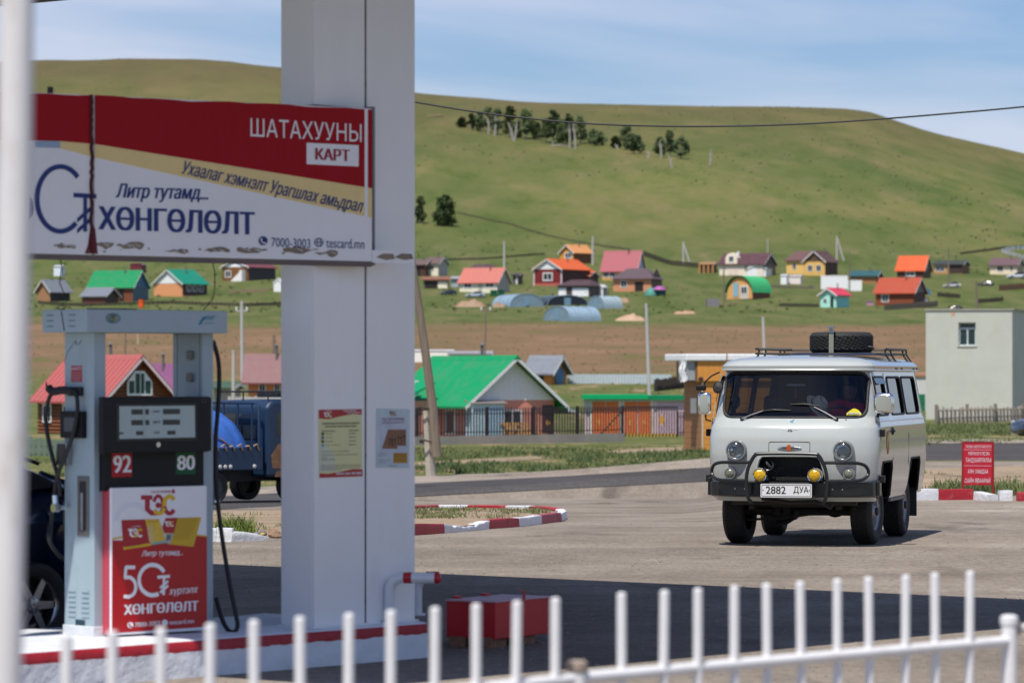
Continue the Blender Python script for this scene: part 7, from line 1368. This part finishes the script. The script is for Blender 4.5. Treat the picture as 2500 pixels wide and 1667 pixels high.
tunnel('blue-grey plastic greenhouse in front, low and long with pale door', 1328, 782, 62, 36, 76, -52, film, filmd)
tunnel('blue plastic greenhouse with round arched end, leftmost of the four', 1246, 750, 80, 35, 46, 20, film, filmd)
tunnel('dark open greenhouse frame between the blue plastic ones', 1336, 746, 100, 28, 40, 24, C(40, 46, 58, var=.2), C(38, 44, 56), True)
tunnel('pale plastic greenhouse at the right of the dark one', 1434, 753, 40, 32, 46, -45, M('greenhouse_pale', (.34, .42, .45), .4, var=.1), filmd)
def heap(label, px, py, w, h, mat):
    o = GT(px, py); s_ = F / o.y; W_, H_ = w / s_, h / s_; m = MB()
    m.grid(lambda u, v: (W_ * (u - .5), W_ * .5 * (v - .5), H_ * max(0, math.sin(math.pi * u)) ** .5 * max(0, math.sin(math.pi * v)) * (.75 + .35 * fbm(u * 4 + px, v * 3, 3)) - .15), 20, 12)
    tag(part('earth_heap', m, mat, smooth=True, ang=180, loc=o), label, 'heap', 'earth heaps')
ea = C(160, 128, 96, var=.2)
heap('sandy earth heap left of the greenhouses', 1148, 749, 78, 26, ea); heap('small earth heap touching the leftmost greenhouse', 1218, 750, 34, 15, ea); heap('pale earth heap left of the concrete pole', 1538, 783, 76, 22, C(196, 160, 130, var=.12)); heap('flat earth heap right of the concrete pole', 1672, 766, 56, 14, C(190, 150, 116, var=.12)); heap('earth heap below the brick bungalow', 1520, 738, 36, 16, ea)
def blob(name, label, cat, px, py, pieces, group=None):
    o = GT(px, py); s_ = F / o.y; t = thing(name, label, cat, o, 0, group)
    for nm, fn, mt in pieces: part(nm, fn(1 / s_), mt, t, smooth=True)
    return t
blob('play_tent', 'teal play tent with pink awning beside the brick bungalow', 'tent', 1600, 722, [('tent_shell', lambda k: MB().lathe([(17 * k, 0), (15 * k, 10 * k), (8 * k, 18 * k), (0, 21 * k)], Matrix.Translation((-10 * k, 0, 0)), 14), C(80, 150, 135)), ('awning', lambda k: MB().lathe([(16 * k, 14 * k), (13 * k, 19 * k), (6 * k, 23 * k), (0, 24 * k)], Matrix.Translation((10 * k, -.5, 0)), 12), C(180, 95, 165)), ('tub', lambda k: MB().lathe([(0, 0), (13 * k, 0), (14 * k, 13 * k), (0, 13 * k)], Matrix.Translation((12 * k, 0, 0)), 12), C(40, 95, 95))])
blob('barrel', 'bright orange barrel before the green-roofed timber house', 'barrel', 345, 751, [('drum', lambda k: MB().lathe([(0, 0), (6.5 * k, 0), (7 * k, 6 * k), (6.5 * k, 7 * k), (7 * k, 13 * k), (6.5 * k, 20 * k), (0, 20 * k)], None, 14), O_(235, 95, 40)), ('lid', lambda k: MB().lathe([(6.8 * k, 20.1 * k), (6.8 * k, 21.5 * k), (0, 21.6 * k)], None, 14), dkmetal)])
blob('dumpster', 'green rubbish bin in front of the white porch house', 'bin', 1214, 723, [('bin_body', lambda k: MB().box(-17 * k, 0, 0, 12 * k, 0, 13 * k).box(2 * k, 17 * k, 0, 12 * k, 0, 13 * k), O_(20, 98, 68)), ('lid', lambda k: MB().box(-17.5 * k, 17.5 * k, -.1, 12.5 * k, 13.1 * k, 15 * k), C(30, 90, 70))])
blob('tarpaulin', 'bright blue tarpaulin hanging at the end of the red-roofed log house', 'tarpaulin', 2258, 722, [('sheet', lambda k: MB().grid(lambda u, v: (k * (-11 + 22 * u + 4 * v), .5 * math.sin(5 * u), k * (30 - 27 * u * .6 - 14 * v)), 6, 5), C(60, 140, 190)), ('pole', lambda k: MB().cyl((-11 * k, 0, 0), (-11 * k, 0, 31 * k), .08), woodd)])
blob('washing_line', 'washing hung along the fence right of the red-roofed log house', 'washing', 2240, 746, [('cloth', lambda k: MB().box(-24 * k, -10 * k, 0, .1, 6 * k, 19 * k).box(-8 * k, 3 * k, 0, .1, 7 * k, 19 * k).box(13 * k, 24 * k, 0, .1, 5 * k, 18 * k), C(205, 205, 215)), ('blue_cloth', lambda k: MB().box(4 * k, 11 * k, 0, .1, 7 * k, 19 * k), C(90, 120, 190)), ('line', lambda k: MB().tube([(-26 * k, 0, 19.3 * k), (26 * k, 0, 19.3 * k)], .05, 4).cyl((-26 * k, 0, 0), (-26 * k, 0, 20 * k), .1).cyl((26 * k, 0, 0), (26 * k, 0, 20 * k), .1), woodd)])
blob('washing', 'white sheet drying before the low dark-roofed timber house', 'washing', 2324, 668, [('sheet', lambda k: MB().box(-9 * k, 9 * k, -.6, -.5, 1 * k, 20 * k), C(215, 210, 220)), ('pole', lambda k: MB().cyl((-9.6 * k, -.55, 0), (-9.6 * k, -.55, 21 * k), .08), woodd)])
blob('crate', 'grey crate below the arched summer house', 'crate', 1740, 748, [('slats', lambda k: MB().box(-16 * k, 16 * k, 0, 8 * k, 0, 5 * k).box(-16 * k, 16 * k, 0, 8 * k, 6 * k, 11 * k).box(-16 * k, 16 * k, 0, 8 * k, 12 * k, 18 * k), C(145, 135, 148)), ('corner_post', lambda k: MB().box(-16.3 * k, -14.5 * k, -.1, .3, 0, 19 * k), C(110, 100, 110))])
blob('crate', 'small pink crate left of the red-roofed log house', 'crate', 2124, 746, [('box', lambda k: MB().box(-8 * k, 8 * k, 0, 6 * k, 0, 10 * k), C(200, 150, 175)), ('lid', lambda k: MB().box(-8.4 * k, 8.4 * k, -.1, 6.3 * k, 10.1 * k, 11.4 * k), C(190, 140, 165))])
# ---------------------------------------------------------------- utility poles and cable
conc = M('concrete_pole', (.46, .45, .43), .85, var=.1, scale=2); wdp = M('pole_wood', (.20, .155, .115), .85, var=.25, scale=3, stretch=(3, 3, .3))
def pole(label, px, py, top, wpx, mat, lean=0, arm=None, strut=None, cat='utility pole', y_=None):
    o = GT(px, py); s_ = F / o.y; t = thing('utility_pole', label, cat, o, 0, 'utility poles'); h = (py - top) / s_; r = wpx / 2 / s_
    part('shaft', MB().tube([(0, 0, -.5), (lean / s_, 0, h)], [r, r * .7], 10), mat, t, smooth=True)
    if arm: part('crossarm', MB().box(lean / s_ - arm / s_, lean / s_ + arm / s_, -.06, .06, h * .88, h * .88 + .12), mat, t); part('insulator', MB().cyl((lean / s_ - arm / s_ * .9, 0, h * .88 + .12), (lean / s_ - arm / s_ * .9, 0, h * .88 + .4), .07).cyl((lean / s_ + arm / s_ * .9, 0, h * .88 + .12), (lean / s_ + arm / s_ * .9, 0, h * .88 + .4), .07), whiteW, t)
    else: part('pole_cap', MB().cyl((lean / s_, 0, h), (lean / s_, 0, h + r), r * .75), mat, t)
    if strut: part('strut', MB().tube([(strut / s_, -.3, -.5), (0, 0, h * .96)], [r * .9, r * .8], 8), mat, t, smooth=True)
    return t
pole('pale concrete pole right of the orange garages', 1586, 965, 746, 10, conc, -8); pole('concrete pole with crossarm right of the fuel pump', 592, 948, 735, 10, conc, -2, arm=14); pole('short white concrete post behind the blue truck', 570, 1010, 860, 11, C(205, 200, 188), 0)
pole('thin dark wooden pole above the green roof', 1183, 900, 740, 5, wdp, 3, arm=12); pole('white post above the kiosk roof', 1868, 900, 778, 9, C(205, 205, 200), -5); pole('distant pale pole left of the dark red house', 1231, 668, 592, 6, conc); pole('distant pale pole left of the rose-pink roof', 1447, 645, 580, 6, conc)
pole('distant A-shaped concrete pole right of the brick bungalow', 1668, 645, 592, 5, conc, strut=18); pole('distant A-shaped concrete pole right of the ochre house', 2043, 636, 578, 5, conc, strut=18); pole('thin wooden pole left of the arched summer house', 1767, 748, 650, 5, wdp); pole('thin wooden pole before the low dark-roofed house', 2316, 705, 608, 5, wdp); pole('wooden pole rising behind the pale green building', 2386, 760, 690, 7, wdp, -3); pole('thin pole right of the cream maroon-roofed house', 1874, 650, 585, 3, conc); pole('thin wooden pole in front of the white block wall', 2074, 712, 618, 4, wdp); pole('wooden stub post above the pump left', 338, 840, 812, 9, C(190, 170, 140)); pole('thin dark post above the log house', 306, 880, 815, 5, wdp); pole('dark wooden pole above the orange brick house', 668, 870, 822, 9, wdp)
# leaning wooden pole with a concrete stub beside the column
lo_ = GT(1052, 1162); s_ = F / lo_.y; k = 1 / s_; lp2 = thing('utility_pole', 'leaning wooden pole wired to a concrete stub beside the column', 'utility pole', lo_, 0, 'utility poles')
part('wooden_shaft', MB().tube([(14 * k, -.02, 47 * k), (5 * k, -.02, 162 * k), (-12 * k, 0, 292 * k), (-30 * k, 0, 422 * k), (-46 * k, 0, 522 * k), (-85 * k, 0, 760 * k)], [13 * k, 12 * k, 11 * k, 9.5 * k, 9 * k, 8 * k], 10), wdp, lp2, smooth=True); part('concrete_stub', MB().tube([(2 * k, .2, -.4), (-10 * k, .2, 160 * k)], [13 * k, 10 * k], 4), M('stub_concrete', (.46, .41, .34), .9, var=.15), lp2)
for z in (85, 165): part('wire_binding', MB().tube([((-2 - z * .03 + 22 * math.cos(t)) * k, .1 + 16 * k * math.sin(t), (z + 3 * math.sin(t * 2)) * k) for t in np.linspace(0, 6.28, 20)[:-1]], 2.6 * k, 5, closed=True), C(70, 58, 50), lp2)
ca = [PP(*p, 62) for p in ((850, 222), (930, 235), (1010, 249), (1130, 269), (1250, 285), (1400, 300), (1550, 307), (1700, 309), (1850, 307), (2000, 301), (2150, 291), (2300, 279), (2500, 261), (2800, 228))]
tag(part('overhead_cable', MB().tube(spline(ca, 6), .016, 6), M('cable_black', (.03, .032, .03), .7), smooth=True), 'sagging black overhead cable across the hillside', 'cable')
for k, (px, py) in enumerate(((850, 1180), (2800, 1120))):
    p = PP(px, py, 62); zc = ca[0 if k == 0 else -1]; t = thing('utility_pole', ('cable pole hidden behind the column', 'cable pole beyond the right edge')[k], 'utility pole', (zc.x, 62, terr(zc.x, 62)), 0, 'utility poles') 
    if t: part('shaft', MB().tube([(0, .2, -.4), (0, .2, zc.z - terr(zc.x, 62) + .3)], [.16, .11], 10), wdp, t, smooth=True); part('crossarm', MB().box(-.6, .6, .1, .22, zc.z - terr(zc.x, 62) - .1, zc.z - terr(zc.x, 62)), wdp, t)
# ---------------------------------------------------------------- field fences
def rail_fence(label, pts, hpx, mat, n=18, bands=((.15, .5), (.6, .95))):
    P3 = [GT(*p) for p in pts]; t = thing('field_fence', label, 'fence', P3[0], 0, 'field fences'); m = MB(); q = MB(); rel = [p - P3[0] for p in P3]
    for a, b, pa, pb in zip(rel, rel[1:], P3, P3[1:]):
        for i in range(n):
            u, u2 = i / n, (i + 1) / n; p, p2 = a.lerp(b, u), a.lerp(b, u2); w1, w2 = P3[0] + p, P3[0] + p2; p.z = terr(w1.x, w1.y) - P3[0].z; p2.z = terr(w2.x, w2.y) - P3[0].z; h = hpx * w1.y / F
            q.box(p.x - .12, p.x + .12, p.y - .1, p.y + .1, p.z - .5, p.z + h * random.uniform(.9, 1.15))
            for z0, z1 in bands:
                m.add([(p.x, p.y, p.z + h * z0), (p2.x, p2.y, p2.z + h * z0), (p2.x, p2.y, p2.z + h * z1), (p.x, p.y, p.z + h * z1), (p.x, p.y + .06, p.z + h * z0), (p2.x, p2.y + .06, p2.z + h * z0), (p2.x, p2.y + .06, p2.z + h * z1), (p.x, p.y + .06, p.z + h * z1)], [(0, 1, 2, 3), (7, 6, 5, 4), (3, 2, 6, 7), (0, 4, 5, 1)])
    m.add(q.v, q.f); part('boards', m, mat, t)['kind'] = 'stuff'; return t
fd = C(68, 62, 48, var=.25, scale=.5); fgy = C(120, 112, 98, var=.2, scale=.5)
rail_fence('dark fence running diagonally down the hillside from the lone tree', [(1115, 521), (1240, 548), (1330, 575), (1460, 600), (1540, 612)], 4.5, C(104, 98, 72, var=.3, scale=.5)); rail_fence('dark level fence above the small cream house', [(1082, 636), (1180, 634), (1330, 622)], 5, fd); rail_fence('dark fence right of the rose-pink roof', [(1572, 625), (1640, 648), (1720, 655)], 12, fd); rail_fence('dark fence left of the brown-roofed cream house at far right', [(2345, 622), (2420, 612), (2500, 604)], 6, fd)
rail_fence('grey plank fence before the red-roofed log house', [(2160, 758), (2240, 752), (2290, 748)], 14, C(96, 90, 80, var=.2)); rail_fence('dark plank fence right of the washing', [(2290, 724), (2345, 728)], 10, fd); rail_fence('dark plank fence above the pale green building', [(2390, 740), (2450, 735)], 10, fd); rail_fence('brown plank fence below the cream bungalow at right', [(2440, 710), (2510, 705)], 14, C(104, 76, 58, var=.2)); rail_fence('pale fence around the arched summer house', [(1830, 700), (1990, 706)], 7, fgy); rail_fence('low grey fence left of the mint house', [(1905, 748), (2000, 750)], 8, fd)
rail_fence('fence line crossing below the orange brick house with teal roof', [(95, 742), (210, 748), (420, 742), (600, 748), (690, 745)], 8, fd); rail_fence('pale log fence right of the teal-roofed brick house', [(560, 716), (655, 713)], 8, C(160, 140, 110)); rail_fence('white paddock rails at the far right edge', [(2447, 616), (2475, 610), (2540, 608)], 9, C(205, 210, 215), 6); rail_fence('white paddock rails below at the far right edge', [(2447, 618), (2480, 626), (2540, 640)], 8, C(200, 205, 212), 6); rail_fence('dark fence behind the pale corrugated fence', [(1600, 955), (1690, 945)], 28, C(58, 50, 46, var=.2))
rail_fence('thin wire fence posts before the log house', [(70, 1112), (180, 1116), (330, 1110)], 42, C(120, 135, 118), 8); rail_fence('white picket rail before the orange brick house', [(560, 984), (690, 986)], 16, C(205, 200, 195), 16)
# ---------------------------------------------------------------- trees
lf = [M('leaf_dark', (.052, .082, .024), .7, var=.4, scale=.5), M('leaf_mid', (.075, .108, .032), .7, var=.4, scale=.5)]; bark = M('birch_bark', (.33, .31, .27), .8, var=.3, scale=1.5)
def tree(label, px, py, w, h, dens=1., mat=0, trunk=.25, lean=0, slim=False):
    o = GT(px, py); k = o.y / F; H_, R = h * k, w * k / 2; t = thing('tree', label, 'tree', o, random.uniform(0, 360), 'hillside trees'); rn = random.Random(int(px * 7 + py))
    tm = MB().tube([(0, 0, -.5), (lean * k * .5, 0, H_ * .45), (lean * k, 0, H_ * .9)], [H_ * .022 + .05, H_ * .016, .03], 7)
    for i in range(6):
        a = rn.random() * 6.28; z = H_ * rn.uniform(.25, .75); tm.tube([(lean * k * .5, 0, z), (R * .75 * math.cos(a) + lean * k * .5, R * .75 * math.sin(a), z + H_ * .12)], [H_ * .009, .02], 5)
    part('trunk', tm, bark, t, smooth=True); m = MB()
    cl = []
    for i in range(int(21 * dens)):
        z = rn.uniform(trunk, .93); wd = math.sin(math.pi * min(max((z - trunk + .18) / (1.12 - trunk), 0), 1)) ** .7; a = rn.random() * 6.28; r = R * wd * rn.uniform(.15, .85); cl.append((r * math.cos(a) + lean * k * z, r * math.sin(a), H_ * z, R * rn.uniform(.24, .5)))
    for (x, y, z, r) in cl:
        for i in range(64):
            d = Vector((rn.gauss(0, 1), rn.gauss(0, 1), rn.gauss(0, .8))); d.normalize(); p = Vector((x, y, z)) + d * r * rn.random() ** .4; s_ = R * .075 * rn.uniform(.5, 1.6) + .16
            e1 = Vector((rn.gauss(0, 1), rn.gauss(0, 1), rn.gauss(0, 1))).normalized(); e2 = e1.orthogonal().normalized(); b = len(m.v); m.v += [tuple(p - e1 * s_), tuple(p + e2 * s_ * .6), tuple(p + e1 * s_), tuple(p - e2 * s_ * .6)]; m.f.append((b, b + 1, b + 2, b + 3))
    part('crown', m, lf[mat], t); return t
tree('round dark tree standing alone on the lower slope with a fence behind', 1085, 552, 62, 76, 1.6, 0, .1); tree('dark tree half hidden by the column edge', 1026, 545, 40, 66, 1.2, 0, .1)
hill_trees = [(1128, 312, 22, 22), (1150, 316, 22, 36), (1172, 320, 28, 44), (1192, 324, 26, 64), (1215, 330, 28, 60), (1243, 336, 38, 72), (1262, 338, 24, 44), (1284, 340, 40, 68), (1312, 342, 24, 40), (1332, 348, 28, 52), (1350, 352, 34, 78), (1372, 356, 36, 60), (1390, 358, 34, 70), (1417, 352, 30, 66), (1446, 352, 28, 30), (1462, 356, 30, 34), (1502, 362, 26, 26), (1532, 366, 32, 58), (1548, 376, 40, 46), (1612, 384, 30, 48), (1636, 382, 28, 62), (1664, 388, 32, 52)]
for i, (px, py, w, h) in enumerate(hill_trees): tree(('bushy birch in the hillside grove, number %s from its left end' % ('first second third fourth fifth sixth seventh eighth ninth tenth eleventh twelfth thirteenth fourteenth fifteenth sixteenth seventeenth eighteenth nineteenth twentieth twenty-first twenty-second'.split()[i])).replace('number ', ''), px, py, w * 1.3, h * 1.08, 1.1, i % 2, .12 if h < 50 else .2)
def snag(label, px, py, h, lean):
    o = GT(px, py); k = o.y / F; t = thing('dead_tree', label, 'dead tree', o, 0, 'bare pale trunks'); H_ = h * k
    part('trunk', MB().tube([(0, 0, -.4), (lean * k * .5 + .2, 0, H_ * .5), (lean * k, 0, H_)], [3.0 * k, 2.3 * k, 1 * k], 7), bark, t, smooth=True); part('branch', MB().tube([(lean * k * .5, 0, H_ * .5), (lean * k * .5 + 5 * k, 0, H_ * .8)], [1.2 * k, .5 * k], 5).tube([(lean * k * .6, 0, H_ * .6), (lean * k * .6 - 5 * k, 0, H_ * .85)], [1.2 * k, .5 * k], 5), bark, t)
for lab, px, py, h, ln in (('pale double trunk at the left of the grove, right stem', 1208, 331, 52, 2), ('pale trunk left of the double stem', 1193, 327, 40, -2), ('forked pale trunk leaning left below the grove', 1254, 344, 46, -14), ('forked pale trunk leaning right below the grove', 1256, 344, 48, 6), ('thick pale trunk at the centre right of the grove', 1405, 365, 66, -6), ('pale trunk left of the thick one', 1391, 362, 60, -2), ('thin pale trunk before the three right-hand trees', 1614, 386, 42, -3), ('short pale trunk below the three right-hand trees', 1640, 410, 30, -8), ('lone bare pale trunk right of the grove', 1733, 404, 40, 3), ('tiny pale stump left of the three right-hand trees', 1583, 386, 18, -1), ('slender pale trunk leaning by the tall dark tree', 1508, 366, 14, -6), ('pale trunk at the far left of the grove', 1148, 310, 26, 0)): snag(lab, px, py, h, ln)
def fallen(px, py, w): 
    o = GT(px, py); k = o.y / F; t = thing('fallen_trunk', 'fallen pale trunks lying below the hillside grove', 'fallen trunk', o, 0); part('trunk', MB().tube([(-w * k / 2, 0, .4), (0, .5, .9), (w * k / 2, .3, .4)], [1.4 * k, 2 * k, 1 * k], 6), bark, t); part('branch', MB().tube([(0, .3, .7), (w * k * .2, .3, 5 * k)], [1 * k, .4 * k], 5), bark, t)
fallen(1366, 360, 44)
def shrub(px, py, w, h, n_): tree('low bush %s' % n_, px, py, w, h, .8, 1, .02)
shrub(1590, 1046, 0.1, 0.1, 'x') if 0 else None
rk__ = GT(1058, 285); rr = thing('rock_outcrop', 'small brown rock outcrop near the top left of the hillside', 'rock', rk__); k = rk__.y / F
for i in range(7): part('boulder', MB().lathe([(0, -2 * k), (4 * k, -1 * k), (5 * k, 1 * k), (2 * k, 3 * k), (0, 3.4 * k)], Matrix.Translation((5 * i * k - 10 * k, -3 * i * k, 0)) @ Matrix.Rotation(i, 4, 'Z'), 6), C(150, 120, 95, var=.2), rr)

# scattered scrub, stones and tussocks on the slopes
def scrub(name, label, mat, n, y0, y1, sz):
    m = MB(); rn = random.Random(n)
    for i in range(n):
        Y = y0 * (y1 / y0) ** rn.random(); X = rn.uniform(-.17, .17) * Y
        if fbm(X / 70, Y / 160, 3) < -.1: continue
        z = terr(X, Y); s_ = sz * rn.uniform(.4, 1.3)
        for k in range(2):
            a = rn.random() * 3.14; dx, dy = s_ * math.cos(a), s_ * math.sin(a); o = len(m.v); m.v += [(X - dx, Y - dy, z - .1), (X + dx, Y + dy, z - .1), (X + dx * .6, Y + dy * .6, z + s_ * .55), (X - dx * .5, Y - dy * .5, z + s_ * .7)]; m.f.append((o, o + 1, o + 2, o + 3))
    o = part(name, m, mat); o['kind'] = 'stuff'; o['label'] = label
scrub('scrub', 'low green scrub and tussocks scattered over the hillside', M('scrub_green', (.072, .094, .028), .9, var=.3, scale=.05), 2800, 660, 1950, .45)
scrub('dry_tussocks', 'pale dry tussocks scattered over the hillside', M('tussock_dry', (.17, .145, .075), .9, var=.3, scale=.05), 2000, 660, 1950, .42)
scrub('field_clods', 'clods and weeds on the ploughed field', M('clod_brown', (.16, .115, .06), .95, var=.3, scale=.1), 2600, 300, 640, .16)
